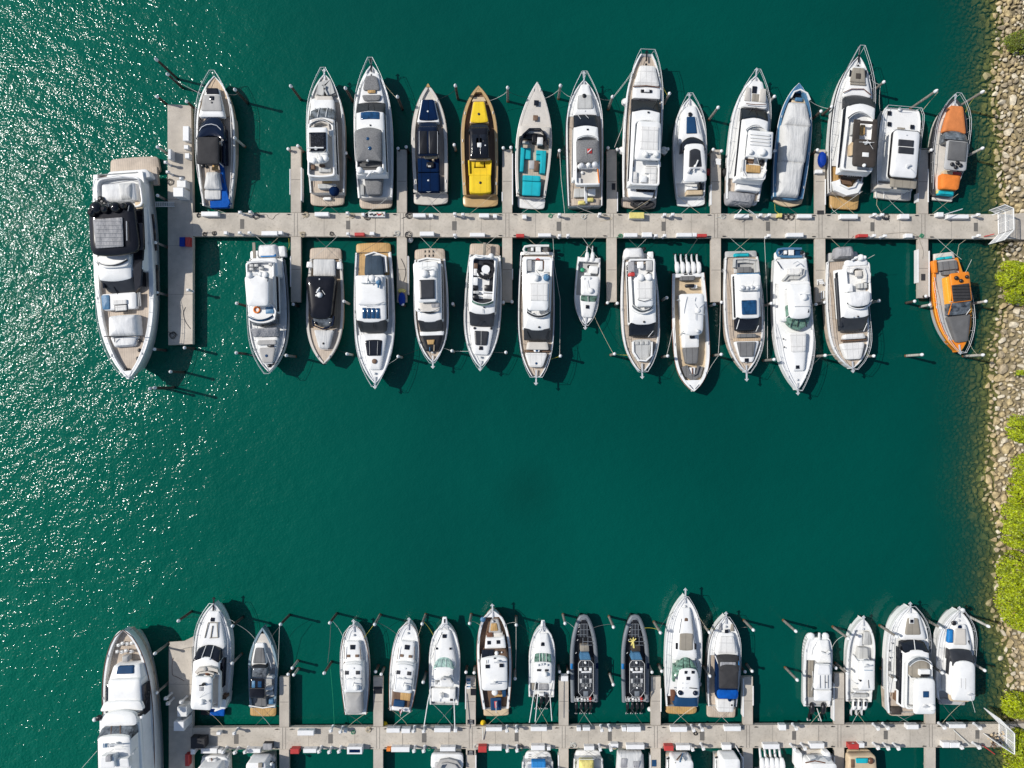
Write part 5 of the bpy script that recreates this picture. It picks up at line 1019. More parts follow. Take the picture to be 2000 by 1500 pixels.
b.top(460, 104, 762, 92, 4.5, 2.6, cx=758, r=50, a1=16, camber=.18); b.hatch(725, 700, 16, 15, 4.6); b.hatch(825, 696, 16, 15, 4.6); b.dome(800, 575, 4.6, .42, .45); b.line([(715, 655, 4.75), (855, 652, 4.75)], 'roof_rail', 'steel', .05); b.bar(800, 548, 4.6, .6)
b.p('foredeck_raise', 'white', 880, 82, 1210, 52, (2.85, 2.75), zb=2.3, cx=745, r=40, camber=.1); b.p('sunpad', 'whitecushion', 890, 74, 1048, 62, 3., th=.14, cx=745, r=20); b.hatch(742, 1178, 16, 15, 2.85)
for x, y in ((620, 935), (628, 1005)): b.dome(x, y, 2.6, .1, .06, 'black', 'deck_filler')
b.rail(800, 1370, .7, over=.4); b.anchor(extra=.5); b.rub('steel'); b.cleats((.1, .35, .6, .9))

b = Boat(B4, 'motor_yacht', 'yacht', 'broad white yacht with open flybridge and grey covered dinghy aft, left of orange cruiser', (1216, 1190), (1135, 262), 174, 2.8, 2., rs=.78, tm=.5, pp=3.6, nick='broad yacht with grey covered dinghy')
b.deck(262, 1190, 'oldteak', .22); b.p('swim_platform', 'lightgrey', 190, 130, 268, 136, .6, th=.4, cx=1130, r=24)
b.cabin(330, 118, 755, 116, 872, 112, 4.3, 2.9, arc=10, arc2=10, glass='softglass', r=14); b.line([(1340, 800, 3.9), (1310, 868, 3.2)], 'wiper', 'white2', .05)
b.p('side_glazing', 'softglass', 400, 20, 820, 16, 3.9, zb=3.5, cx=1100, r=10)
b.tub('white', 275, 108, 680, 104, 4.9, .6, 'oldteak', a1=36, cx=1268, r=34); b.screen(672, 104, 46, 4.9, .4, cx=1272, mat='softglass')
b.sofa([(1180, 360), (1195, 320), (1240, 300), (1320, 310), (1345, 380), (1340, 450)], 5.0, 'whitecushion', .75, .5); b.p('table', 'bone', 345, 28, 398, 28, 5.1, zb=4.9, cx=1268, r=4); b.p('wet_bar', 'white', 455, 26, 525, 26, 5.2, zb=4.4, cx=1190, r=4)
for x in (1275, 1300, 1330): b.p('helm_seat', 'palecushion', 458, 11, 500, 11, 5.1, zb=4.4, cx=x, r=5)
b.p('bimini', 'whitecanvas', 528, 100, 655, 92, 5.5, th=.3, cx=1272, a1=20, r=40, camber=.15); b.p('radar_arch', 'white', 262, 90, 305, 96, 5.1, th=.5, cx=1250, r=30, a0=-16); b.dome(1290, 232, 5.2, .4, .45); b.dome(1320, 232, 5.2, .25, .4); b.bar(1250, 235, 5.2, .7, ang=.4); b.ant(1340, 245, 5.1, 1405, 210, 6)
b.hatch(1222, 745, 8, 5, 4.5, 'steel'); b.dome(1262, 742, 4.4, .12, .1, 'black', 'vent')
b.p('lounge_seat', 'whitecushion', 892, 82, 935, 96, 3.3, zb=2.5, cx=1232, r=14); b.p('walkway_mat', 'walnut', 936, 112, 955, 112, 2.9, th=.05, cx=1225); b.p('sunpad', 'whitecushion', 968, 104, 1110, 62, 3.2, zb=2.4, cx=1222, r=26)
b.rail(350, 1185, .8, over=.5); b.anchor(extra=.4); b.rub('steel', .06); b.cleats()
b.p('tender_cover', 'dullcanvas', 140, 72, 240, 90, 2.0, zb=.9, cx=1150, r=34, camber=.2, bev=.2)

b = Boat(B5, 'sport_cruiser', 'motorboat', 'orange hulled cruiser with black soft roof, closest to the rocks below the upper pier', (772, 1355), (652, 555), 152, 2.1, 1.5, rs=.66, tm=.5, pp=2.3, g=.3, hull='orangepaint', nick='orange cruiser')
b.deck(555, 1280, 'lightgrey', .2); b.deck(1250, 1355, 'orangepaint', .05, name='bow_deck'); b.p('swim_platform', 'shell', 505, 84, 562, 92, .5, th=.35, cx=635, r=6)
for x in (615, 680): b.p('rolled_mat', 'turquoise', 535, 32, 567, 32, 1.2, zb=.7, cx=x, r=10, bev=.12)
b.p('sunpad', 'greycushion', 572, 74, 648, 78, 2., zb=1.2, cx=676, r=6); b.p('sunpad', 'greycushion', 655, 60, 690, 55, 1.9, zb=1.2, cx=685, r=10)
b.p('stern_trim', 'orangepaint', 555, 16, 660, 14, 1.9, zb=1.2, cx=560, r=10); b.p('cockpit_floor', 'walnut', 700, 30, 880, 30, 1.35, th=.05, cx=660)
b.p('cabin', 'saffron', 700, 92, 1030, 96, 2.6, zb=1.6, cx=765, r=20); b.p('side_glazing', 'glass', 760, 92, 900, 94, 2.5, zb=2., cx=765, grow=.04)
b.p('hardtop', 'orangepaint', 672, 84, 925, 82, 3.7, th=.25, cx=783, r=22, camber=.08); b.line([(700, 690, 3.6), (690, 920, 3.)], 'roof_edge', 'saffron', .09); b.p('soft_roof', 'darkcanvas', 772, 76, 915, 76, 3.85, th=.08, cx=785, r=5, camber=.04)
for k in range(5): b.line([(712, 790+k*27, 3.92), (858, 787+k*27, 3.92)], 'roof_rib', 'black', .03)
b.p('windshield', 'clearglass', 925, 82, 1036, 92, (3.5, 2.6), zb=1.9, cx=774, a1=8, r=6); b.line([(680, 925, 3.5), (862, 915, 3.5)], 'windshield_rim', 'steel', .04); b.line([(672, 1035, 2.7), (705, 930, 3.4)], 'windshield_post', 'orangepaint', .08); b.line([(862, 985, 3.), (825, 1035, 2.7)], 'wiper', 'white2', .04)
b.dome(745, 718, 3.8, .26, .3, 'black'); b.dome(785, 742, 3.8, .24, .3, 'black'); b.dome(835, 708, 3.8, .22, .3, 'black'); b.ant(820, 670, 3.8, 873, 560, 4.6)
b.p('sunpad', 'greycloth', 1045, 98, 1272, 52, (2.4, 2.3), zb=1.7, cx=779, r=14)
b.rail(700, 1350, .75, over=.6, inset=.02, sides=(-1, 1)); b.anchor(extra=.2); b.rub('saffron', .07); b.cleats((.2, .5, .85))
# ================================================================ the two long yachts at the west side
b = Boat(F0, 'motor_yacht', 'yacht', 'largest yacht of the marina, white with a big glossy black flybridge roof', (250, 741), (230, 338), 58, 4.2, 3.2, rs=.84, tm=.42, pp=3.4, g=.55, flare=.3, nick='largest yacht with black flybridge roof')
b.deck(338, 741, 'oldteak', .55); b.p('swim_platform', 'oldteak', 308, 46, 340, 49, .7, th=.45, r=6, a0=2, cx=263)
b.p('garage_lid', 'white', 334, 38, 350, 45, 2.9, zb=1., r=6, cx=250); b.p('side_stair', 'oldteak', 330, 5, 365, 5, 1.6, zb=1.1, cx=303)
b.p('main_cabin', 'white', 352, 41, 530, 37, 4.9, zb=2.6, r=6, a0=2, cx=236, flare=.1); b.p('side_windows', 'glass', 392, 41, 528, 37.6, 4.5, zb=3.5, cx=236, r=6, grow=.12)
b.tub('white', 345, 43, 408, 46, 5.6, .8, 'oldteak', a0=4, r=14, cx=232, kind='aft_deck', a1=0, fkind='aft_deck_floor'); b.line([(180, 372, 6), (186, 350, 6), (230, 343, 6), (270, 350, 6), (276, 372, 6)], 'stern_rail', 'steel', .05)
b.p('sofa_cover', 'whitecanvas', 359, 32, 395, 34, 5.6, zb=4.9, r=4, cx=231, bev=.15, camber=.15); b.p('sofa_cover', 'creasedcanvas', 360, 14, 392, 12, 5.75, zb=5.2, r=3, cx=245, bev=.15, camber=.2)
b.p('hardtop', 'blackgloss', 398, 44, 500, 49, (7.2, 7.0), th=.5, r=20, cx=220, camber=.1, bev=.15, a1=6, a0=-2); b.p('hardtop', 'blackgloss', 440, 10, 492, 8, 6.6, th=.4, r=8, cx=271)
for x in (180, 262): b.p('hardtop_strut', 'black', 470, 3, 486, 3, 6.6, zb=4.9, cx=x+3)
b.p('sunroof', 'dullcanvas', 427, 29, 484, 27, 7.4, th=.1, r=2, cx=212)
for k in range(7): b.line([(186, 431+k*8, 7.48), (238, 431+k*8, 7.48)], 'sunroof_slat', 'lightgrey', .025)
for x, y, r_ in ((186, 405, .75), (203, 408, .5), (224, 404, .65), (240, 402, .4), (178, 415, .5)): b.dome(x, y, 7.2, r_, .8, 'blackgloss')
for x, y in ((196, 388), (200, 394), (190, 396), (205, 398)): b.dome(x, y, 5.6, .35, .5, 'black', 'folded_chair')
b.line([(247, 432, 7.4), (248, 470, 7.4)], 'roof_rail', 'steel', .06); b.line([(212, 405, 7.3), (211, 396, 8.6)], 'antenna', 'steel', .04); b.line([(250, 412, 7.3), (252, 402, 8.3)], 'antenna', 'steel', .04); b.p('companionway', 'beige', 398, 9, 412, 6, 5.4, cx=272, r=3)
b.p('upper_helm', 'white', 498, 33, 523, 28, 5.6, zb=4.8, a1=2, r=8, cx=222); b.screen(523, 31, 9, 5.2, .8, cx=224, mat='softglass')
b.p('forward_roof', 'white', 516, 34, 549, 31, (5.2, 4.9), zb=3, a1=4, r=3, cx=224, camber=.15)
b.p('windshield', 'softglass', 546, 33, 577, 27, (4.85, 3.5), zb=2.9, a0=-3, a1=8, r=4, cx=235, camber=.1); b.line([(222, 560, 4.4), (231, 576, 3.8)], 'wiper', 'black', .05)
b.poly('side_glazing', 'glass', [(266, 398), (277, 402), (280, 470), (274, 556), (264, 572), (259, 520)], 4.6, 5.02)
for x in (200, 270): b.p('wing_glass', 'glass', 505, 3, 560, 2, 4.7, zb=3.2, cx=x)
b.p('foredeck_lounge', 'white', 572, 34, 604, 32, 3.9, zb=2.8, r=5, cx=233); b.p('lounge_cover', 'steelblue', 574, 8, 602, 7, 4.0, th=.12, r=5, cx=206); b.p('headrest', 'whitecushion', 585, 14, 594, 14, 4.1, th=.2, cx=233, r=2)
b.p('table', 'black', 594, 12.5, 609, 12.5, 4.0, th=.1, cx=236, r=1); b.p('table', 'whitecushion', 596, 11, 606, 11, 4.08, th=.1, cx=236)
for k in range(4): b.p('stair_step', 'lightgrey', 573, 1.0, 600, 1.0, 3.75, cx=264+k*3.2)
b.p('canvas_cover', 'whitecanvas', 615, 27, 656, 29, 4.5, zb=3., a0=1, r=5, cx=239, camber=.3, bev=.2, flare=.1); b.p('canvas_cover', 'whitecanvas', 656, 28, 677, 20, 4.0, zb=3., r=5, cx=242, camber=.1, bev=.2)
b.line([(203, 657, 4.6), (282, 656, 4.6)], 'cross_bar', 'black', .06); b.line([(224, 660, 4.5), (224, 668, 4.2)], 'cover_strap', 'black', .05)
for x, y in ((272, 666), (272, 684), (269, 700), (246, 722)): b.dome(x, y, 3.75, .25, .3, 'black', 'windlass')
b.p('bow_plate', 'white', 724, 9, 738, 3, 4.24, th=.1, cx=249)
b.rail(560, 735, .6, over=0, inset=.25); b.cleats((.12, .35, .6, .88))
for t0_, t1_ in ((.2, .38), (.45, .6)):
    m = MB()
    for q in (-1, 1):
        pts = [(q*(b.hw(t)+.0), t*b.L, b.zsh(t)-1.1) for t in [t0_+(t1_-t0_)*i/6 for i in range(7)]]; m.tube(pts, .16, 6)
    m.obj('hull_window', 'glass', b.root)

b = Boat(C1, 'motor_yacht', 'yacht', 'long white yacht with brown gunwale, cut off by the bottom left corner', (352, 312), (432, 1760), 222, 3.9, 3., rs=.9, tm=.5, pp=2.3, qq=.62, g=.42, flare=.3, bluff=.05, nick='long white yacht with brown gunwale')
b.deck(312, 1760, 'oldteak', .75)
m = MB()
for q in (-1, 1): m.tube([(q*(b.hw(t)-.08), t*b.L, b.zsh(t)+.02) for t in [i/24 for i in range(25)]], .055, 6)
m.obj('gunwale_rail', 'brownrail', b.root)
for x, y in ((310, 440), (345, 425), (385, 430), (425, 425), (300, 495), (340, 500), (375, 490), (420, 498)):
    b.p('deck_chair', 'white2', y-9, 12, y+12, 11, 3.6, zb=3.3, cx=x, r=3); b.p('chair_back', 'whitecushion', y+9, 11, y+15, 11, 4.0, zb=3.5, cx=x, r=2)
b.p('deck_locker', 'palecloth', 590, 26, 540, 26, 4.1, zb=3.1, cx=370, r=6, bev=.1)
b.p('trunk_cabin', 'white', 760, 145, 612, 116, (5.0, 4.4), zb=3, r=26, cx=378, camber=.1, bev=.15); b.p('skylight', 'blueboard', 692, 74, 622, 66, (4.95, 4.6), th=.25, cx=372, r=10)
b.p('cabin', 'white', 1760, 165, 735, 142, (5.6, 5.3), zb=3, r=34, cx=372, camber=.1, bev=.2); b.p('side_windows', 'glass', 1750, 166, 780, 146, 4.9, zb=4.0, cx=375, r=20, grow=.12)
b.p('cabin_brow', 'white', 1010, 188, 922, 158, (5.9, 5.7), th=.5, r=20, cx=345, a1=12, camber=.1)
b.p('upper_deck', 'white', 1750, 195, 1010, 172, 6.3, th=.4, cx=330, r=30, a1=50, camber=.05, bev=.1)
b.p('pilothouse_brow', 'white', 1140, 165, 1010, 140, (7., 6.5), zb=6.1, cx=320, r=40, a1=26, camber=.15)
b.p('windshield', 'clearglass', 1240, 148, 1130, 138, (7.9, 6.9), zb=6.2, cx=300, a1=18, a0=-18, r=14); b.line([(254, 1140, 7.), (250, 1235, 7.8)], 'windshield_post', 'walnut', .07); b.line([(330, 1135, 7.), (332, 1232, 7.8)], 'windshield_post', 'walnut', .07)
b.p('pilothouse', 'white', 1760, 148, 1225, 142, 8.1, zb=6.2, cx=282, r=26, a1=16, camber=.12, bev=.1); b.p('side_windows', 'softglass', 1750, 150, 1240, 144, 7.7, zb=6.8, cx=286, r=20, grow=.04)
b.p('nav_light_box', 'black', 1092, 16, 1056, 16, 7.0, zb=6.4, cx=134, r=6); b.dome(105, 1086, 6.6, .25, .3); b.p('nav_light_box', 'black', 1062, 15, 1034, 15, 7., zb=6.4, cx=494, r=6); b.dome(515, 1060, 6.6, .25, .3)
b.p('sliding_door', 'glass', 1052, 4, 795, 10, 5.2, zb=3.8, cx=532)
b.bar(290, 1300, 8.3, .9, mat='steel'); b.dome(245, 1308, 8.2, .2, .3, 'steel', 'horn'); b.ant(275, 1340, 8.3, 240, 1360, 9.4); b.ant(330, 1320, 8.3, 370, 1330, 9.4)
for k in range(3): b.line([(186+k*12, 1290, 8.35), (184+k*12, 1325, 8.35)], 'roof_vent', 'steelblue', .05)
b.p('upper_helm', 'white', 1500, 70, 1400, 60, 9.2, zb=8.1, cx=215, r=16); b.p('helm_cover', 'dullcanvas', 1450, 26, 1402, 22, 9.5, zb=9., cx=225, r=10); b.p('upper_helm', 'white2', 1500, 60, 1425, 50, 8.8, zb=8.1, cx=350, r=10)
b.cleats((.3, .6, .85)); b.line([(440, 1380, 8.2), (482, 1310, 6.4)], 'mast_stay', 'white', .06)

# ================================================================ third row, bows up
b = Boat(C1, 'motor_yacht', 'yacht', 'white yacht with three pane dark windshield, beside the lower pier head', (1135, 82), (1108, 975), 160, 2.7, 2., rs=.87, nick='yacht with three pane windshield')
b.deck(900, 82, 'white', .12); b.deck(975, 880, 'white2', .5); b.p('swim_platform', 'royal', 1050, 62, 985, 62, .7, th=.25, cx=1165, r=6); b.p('swim_platform', 'darkcanvas', 1048, 44, 990, 44, .6, th=.3, cx=1068, r=10)
b.p('coachroof', 'white', 470, 118, 150, 50, (2.95, 2.85), zb=2.3, r=50, cx=1128, camber=.12); b.hatch(1124, 222, 17, 17, 3.05)
for pts in ([(1088, 248, 3.1), (1172, 248, 3.1)], [(1088, 250, 3.1), (1058, 380, 3.1)], [(1165, 250, 3.1), (1172, 375, 3.1)], [(1100, 380, 3.1), (1170, 376, 3.1)], [(1125, 275, 3.1), (1110, 378, 3.1)]): b.line(pts, 'foredeck_rail', 'taupe', .06)
b.cabin(980, 118, 545, 112, 438, 96, 4.1, 2.9, arc=40, arc2=34, glass='glass', split=2, r=20); b.hatch(1094, 562, 9, 6, 4.25, 'steel')
b.tub('white', 985, 112, 655, 98, 4.7, .55, 'bone', a1=20, cx=1082, r=20); b.sofa([(985, 690), (1010, 660), (1090, 650), (1150, 668), (1160, 720)], 4.7, 'bone', .6)
b.dome(1085, 680, 4.4, .4, .4, 'brownrail', 'helm_seat'); b.dome(1060, 650, 4.6, .3, .3, 'palecloth', 'folded_towel')
b.top(1000, 93, 712, 84, 6., 4.4, cx=1032, r=46, camber=.14); b.hatch(1027, 818, 18, 17, 6.2, 'dullcanvas'); b.bar(1040, 786, 6.2, .4, ang=.2, mat='black'); b.dome(1030, 935, 6.1, .36, .4); b.ant(1010, 900, 6.1, 1060, 845, 6.8); b.bar(1085, 935, 6.15, .3, mat='steel')
b.sofa([(1145, 990), (1225, 960), (1245, 900)], 2.9, 'white', .5, .6); b.p('companionway', 'walnut', 935, 18, 870, 20, 2.9, zb=2., cx=1225, r=6); b.p('cockpit_roof', 'white', 985, 60, 905, 60, 3.8, th=.15, cx=1180, r=16)
b.line([(1175, 910, 4.0), (1128, 985, 3.9)], 'cockpit_rail', 'white2', .05); b.rail(860, 82, .7, over=.4); b.anchor(extra=.7, mat='black'); b.rub('lightgrey'); b.cleats()
b.p('side_glazing', 'glass', 800, 12, 560, 10, 3.6, zb=2.8, cx=1210)

b = Boat(C2, 'sport_boat', 'motorboat', 'blue nosed open cruiser with golden teak stern, near the lower pier head', (275, 288), (276, 982), 126, 2., 1.4, rs=.9, tm=.5, pp=2., qq=.95, g=.3, hull='bluegrey', nick='blue nosed cruiser with golden teak stern')
b.deck(640, 345, 'bone', .12); b.deck(982, 640, 'lightgrey', .5); b.p('swim_platform', 'goldteak', 1055, 110, 978, 112, .5, th=.35, cx=281, r=16, a0=4)
b.p('coachroof', 'white', 612, 66, 425, 36, (2.2, 2.05), zb=1.5, cx=248, r=20); b.p('sunpad', 'greycushion', 600, 56, 468, 34, 2.35, th=.14, cx=249, r=16)
b.p('windshield', 'black', 640, 62, 606, 58, (2.7, 2.3), zb=1.7, cx=249, a1=6, r=8); b.p('windshield', 'clearglass', 715, 62, 640, 60, (2.9, 2.7), zb=1.7, cx=250, r=6); b.p('side_screen', 'white2', 730, 34, 712, 20, 2.3, zb=1.4, cx=338)
b.p('sports_roof', 'blackgloss', 898, 66, 732, 62, 3.2, th=.15, cx=229, r=26, camber=.1); b.hatch(198, 780, 14, 30, 3.34, 'steelblue', 'roof_hatch'); b.hatch(252, 780, 16, 26, 3.34, 'blueglass', 'roof_hatch'); b.line([(165, 815, 3.4), (295, 815, 3.4)], 'roof_bar', 'black', .06)
for x, y in ((180, 895), (280, 890), (170, 740)): b.line([(x, y, 3.1), (x+8, y+12, 1.4)], 'roof_strut', 'black', .06)
b.p('seat', 'white', 830, 30, 805, 30, 1.9, zb=1., cx=330, r=6); b.p('seat', 'palecushion', 870, 30, 840, 28, 1.6, zb=1., cx=338, r=5); b.p('sunpad', 'greycushion', 968, 52, 900, 44, 1.8, zb=1., cx=262, r=10); b.p('seat', 'steelblue', 950, 20, 910, 20, 1.7, zb=1., cx=350, r=5); b.line([(160, 962, 1.6), (280, 982, 1.6), (385, 965, 1.6)], 'stern_rail', 'white', .09)
b.line([(312, 510, 2.1), (345, 600, 2.1), (352, 650, 2.1)], 'grab_rail', 'steel', .05); b.cleats((.1, .5, .8))

def trawler(fr, label, bow, stern, x0, sh, nick, aft):
    """small white trawler; x0 = roof centre, sh = how much the boat leans sideways per crop pixel"""
    b = Boat(fr, 'trawler', 'motorboat', label, bow, stern, 124, 2.1, 1.6, rs=.74, tm=.5, pp=2.2, qq=.52, g=.16, nick=nick, bluff=.02)
    X = lambda y: x0+(y-700)*sh
    b.deck(stern[1], bow[1], 'white', .1)
    b.p('trunk_cabin', 'white', 600, 82, 410, 62, (2.7, 2.5), zb=1.8, r=26, cx=X(510), camber=.1, bev=.06)
    b.hatch(X(460)+2, 460, 21, 20, 2.72); b.hatch(X(535)-36, 535, 15, 11, 2.8, 'walnut'); b.hatch(X(535)+38, 535, 15, 11, 2.8, 'walnut')
    b.p('cabin', 'white', 852, 84, 590, 86, 3.4, zb=1.8, r=22, cx=X(720), bev=.1, a1=14)
    for k in (-1, 0, 1): b.p('windshield', 'walnut', 603+abs(k)*9, 24, 577+abs(k)*9, 23, (3.35, 2.8), zb=2.2, cx=X(590)+k*56, r=3)
    b.p('roof', 'white', 850, 80, 606, 84, 3.7, th=.25, r=28, a1=14, cx=X(725), camber=.12, bev=.06); b.hatch(X(680)-52, 680, 17, 16, 3.85, 'softglass'); b.hatch(X(680)+42, 680, 17, 16, 3.85, 'softglass'); b.hatch(X(642)+5, 642, 9, 6, 3.85, 'steel')
    b.bar(X(735), 735, 3.8, .9, mat='white2'); b.dome(X(800)+25, 812, 3.8, .36, .45); b.line([(X(760)+6, 765, 3.8), (X(760), 800, 5.)], 'mast', 'white', .07)
    for q in (-1, 1): b.line([(X(830)+q*76, 825, 3.95), (X(660)+q*78, 660, 3.95)], 'roof_rail', 'black', .03); b.line([(X(560)+q*72, 565, 2.95), (X(460)+q*66, 455, 2.85)], 'grab_rail', 'walnut', .04)
    m = MB()
    for q in (-1, 1): m.tube([(q*(b.hw(t)+.0), t*b.L, b.zsh(t)-.04) for t in [i/24 for i in range(25)]], .06, 6)
    m.obj('rub_rail', 'brownrail', b.root)
    if aft == 'cover': b.p('aft_cover', 'palecloth', 1035, 72, 855, 72, (2.5, 2.9), zb=1.8, cx=X(945)+2, r=14, camber=.25, a0=6)
    else:
        b.deck(stern[1], 850, 'white', .4, name='aft_deck'); b.p('cockpit_floor', 'walnut', 975, 76, 835, 84, 1.95, zb=1.5, cx=X(905)-4); b.p('cockpit_hatch', 'goldteak', 915, 42, 838, 46, 2.05, th=.1, cx=X(880)+32); b.p('sofa', 'blueboard', 975, 48, 920, 46, 2.3, zb=1.5, cx=X(950)-18, r=4)
        b.p('transom', 'white', 1005, 72, 975, 76, 2.1, zb=1.2, cx=X(990), r=8); fl = b.line([(X(990)+5, 985, 2.2), (X(1010), 1050, 3.2)], 'flagstaff', 'white2', .04)
        b.p('ensign', 'red', 1030, 9, 995, 14, 2.7, th=.05, cx=X(1000)+4); b.p('ensign_canton', 'navy', 1010, 6, 996, 8, 2.74, th=.05, cx=X(1000)-4); b.p('ensign_stripe', 'plastic', 1024, 4, 1000, 4, 2.75, th=.04, cx=X(1000)+8)
    b.rail(830, bow[1], .65, over=.3); b.anchor(extra=.6); b.cleats((.05, .4, .85)); return b
trawler(C2, 'white trawler with brown trim and a pale canvas covering its stern', (1062, 268), (1080, 1040), 1055, .02, 'trawler with pale canvas stern', 'cover')
trawler(C3, 'white trawler with brown trim, open teak cockpit and a small ensign aft', (213, 252), (138, 1012), 172, -.10, 'trawler with open teak cockpit', 'open')

b = Boat(C3, 'sport_fisher', 'motorboat', 'all white fishing boat with blunt bow pulpit and green glass windshield, outriggers trailing aft', (525, 262), (517, 955), 133, 2.1, 1.5, rs=.92, tm=.5, pp=2.6, qq=.58, nick='white fishing boat with green windshield')
b.deck(800, 262, 'white', .08); b.deck(955, 800, 'white2', .5); b.p('bow_pulpit', 'white', 300, 34, 200, 17, 2.15, th=.2, cx=522, r=8); b.p('anchor_roller', 'black', 250, 5, 218, 5, 2.25, cx=521)
b.p('coachroof', 'white', 640, 112, 310, 50, (2.4, 2.2), zb=1.7, cx=520, r=60, camber=.15, bev=.1); b.hatch(520, 365, 17, 16, 2.45); b.hatch(454, 473, 9, 9, 2.5); b.hatch(573, 472, 10, 9, 2.5)
b.line([(430, 620, 2.6), (432, 480, 2.5), (500, 330, 2.3)], 'deck_seam', 'greycloth', .03); b.line([(460, 305, 2.2), (520, 290, 2.2), (580, 330, 2.2)], 'bow_rail', 'steel')
b.p('windshield', 'aquaglass', 640, 92, 536, 70, (3., 2.4), zb=2., cx=516, a1=44, a0=-14, r=10, camber=.1)
for k in range(4): b.line([(445+k*45, 632, 3.1), (465+k*33, 560, 2.75)], 'windshield_bar', 'bluegrey', .025)
b.p('hardtop', 'white', 745, 84, 632, 80, 3.1, th=.25, cx=512, r=30, a1=8, camber=.1); b.hatch(434, 653, 8, 5, 3.2, 'steel'); b.hatch(590, 653, 8, 5, 3.2, 'steel'); b.p('tower_top', 'white2', 800, 60, 718, 60, 3.9, th=.15, cx=542, r=28)
for x, y in ((450, 770), (475, 775), (500, 765), (525, 770), (555, 755), (570, 760), (540, 790)): b.p('seat', 'white' if x % 2 else 'lightgrey', y+12, 11, y-12, 11, 3., zb=1.6, cx=x, r=4)
b.sofa([(590, 760), (570, 725), (520, 715), (490, 735)], 4.1, 'lightgrey', .15, .2, 'tower_rail')
b.p('cockpit_liner', 'white', 930, 80, 815, 82, 1.5, zb=1., cx=490, r=10); b.p('tackle_station', 'white2', 935, 26, 820, 26, 2.2, zb=1., cx=588, r=6); b.p('bait_table', 'black', 922, 20, 905, 20, 2.3, zb=2.1, cx=588); b.dome(493, 885, 1.6, .3, .9, 'white', 'fighting_chair')
for pts in ([(392, 865, 3.), (378, 930, 3.), (345, 1140, 3.2)], [(597, 880, 3.), (605, 960, 3.), (612, 1190, 3.2)]): b.line(pts, 'outrigger', 'white', .06)
b.rub('lightgrey', .04); b.cleats((.1, .5, .8)); b.rail(560, 262, .5, over=.3)

b = Boat(C3, 'trawler_yacht', 'yacht', 'broad white trawler yacht with dark teak cockpit, blue mats and a raised bow bulwark', (935, 148), (964, 992), 148, 2.7, 1.8, rs=.76, tm=.5, pp=2.4, qq=.52, g=.3, nick='trawler yacht with dark teak cockpit')
b.deck(992, 148, 'walnut', .6); b.deck(200, 148, 'white', .05, name='bow_deck'); b.p('swim_platform', 'beige', 1052, 108, 990, 108, .5, th=.35, cx=966, r=14, a0=6)
b.p('bow_lounge', 'palecloth', 360, 60, 222, 32, 2.5, zb=1.9, cx=955, r=24); b.p('bow_cushion', 'goldteak', 320, 34, 255, 24, 2.6, th=.12, cx=948, r=12); b.p('locker', 'brownrail', 372, 26, 335, 24, 2.7, zb=2., cx=912, r=4); b.p('walkway', 'shell', 375, 36, 340, 40, 2.6, zb=2., cx=985, r=6)
b.p('coachroof', 'white', 470, 92, 382, 80, 3.1, zb=2., cx=958, r=10, a1=-4, camber=.05); b.hatch(905, 420, 16, 16, 3.2); b.hatch(985, 417, 16, 16, 3.2)
b.p('windshield', 'walnut', 560, 115, 470, 98, (4., 3.1), zb=2.2, cx=952, a1=10, r=8); b.p('windshield_cover', 'glass', 548, 52, 478, 52, (4.08, 3.35), th=.1, cx=893); b.dome(970, 512, 3.6, .25, .3, 'white', 'searchlight'); b.dome(1015, 505, 3.5, .1, .2, 'white', 'horn')
b.p('roof', 'white', 835, 110, 545, 116, 4.4, zb=2.2, cx=950, r=24, a1=16, a0=6, camber=.12, bev=.08); b.p('side_windows', 'glass', 820, 112, 570, 114, 3.9, zb=3.1, cx=952, grow=.05)
b.hatch(892, 625, 18, 16, 4.6); b.hatch(1012, 620, 18, 16, 4.6); b.hatch(955, 556, 9, 6, 4.5, 'black'); b.bar(985, 590, 4.6, .5, mat='steel'); b.bar(950, 775, 4.6, .5, mat='steel'); b.line([(965, 755, 4.6), (950, 775, 6.)], 'mast', 'white', .06); b.line([(885, 570, 4.65), (885, 600, 4.65)], 'roof_vent', 'black', .04)
b.dome(955, 852, 2.4, .4, .3, 'white', 'round_table'); b.p('deck_hatch', 'goldteak', 888, 38, 868, 38, 1.9, th=.05, cx=990); b.p('sofa', 'blueboard', 890, 16, 835, 16, 2.2, zb=1.3, cx=1035); b.p('mat', 'blueboard', 1005, 46, 898, 46, 2., th=.1, cx=965, r=6); b.p('ensign', 'red', 985, 10, 925, 12, 2.5, th=.05, cx=963); b.p('ensign_stripe', 'plastic', 975, 4, 930, 4, 2.54, th=.04, cx=967); b.line([(965, 930, 2.7), (966, 1025, 2.3)], 'flagstaff', 'white', .04)
b.dome(852, 222, 2.7, .35, .3, 'steelblue', 'anchor_windlass'); b.anchor(extra=.8); b.rub('brownrail', .07); b.cleats((.08, .5, .85)); b.rail(420, 148, .3, over=.1)

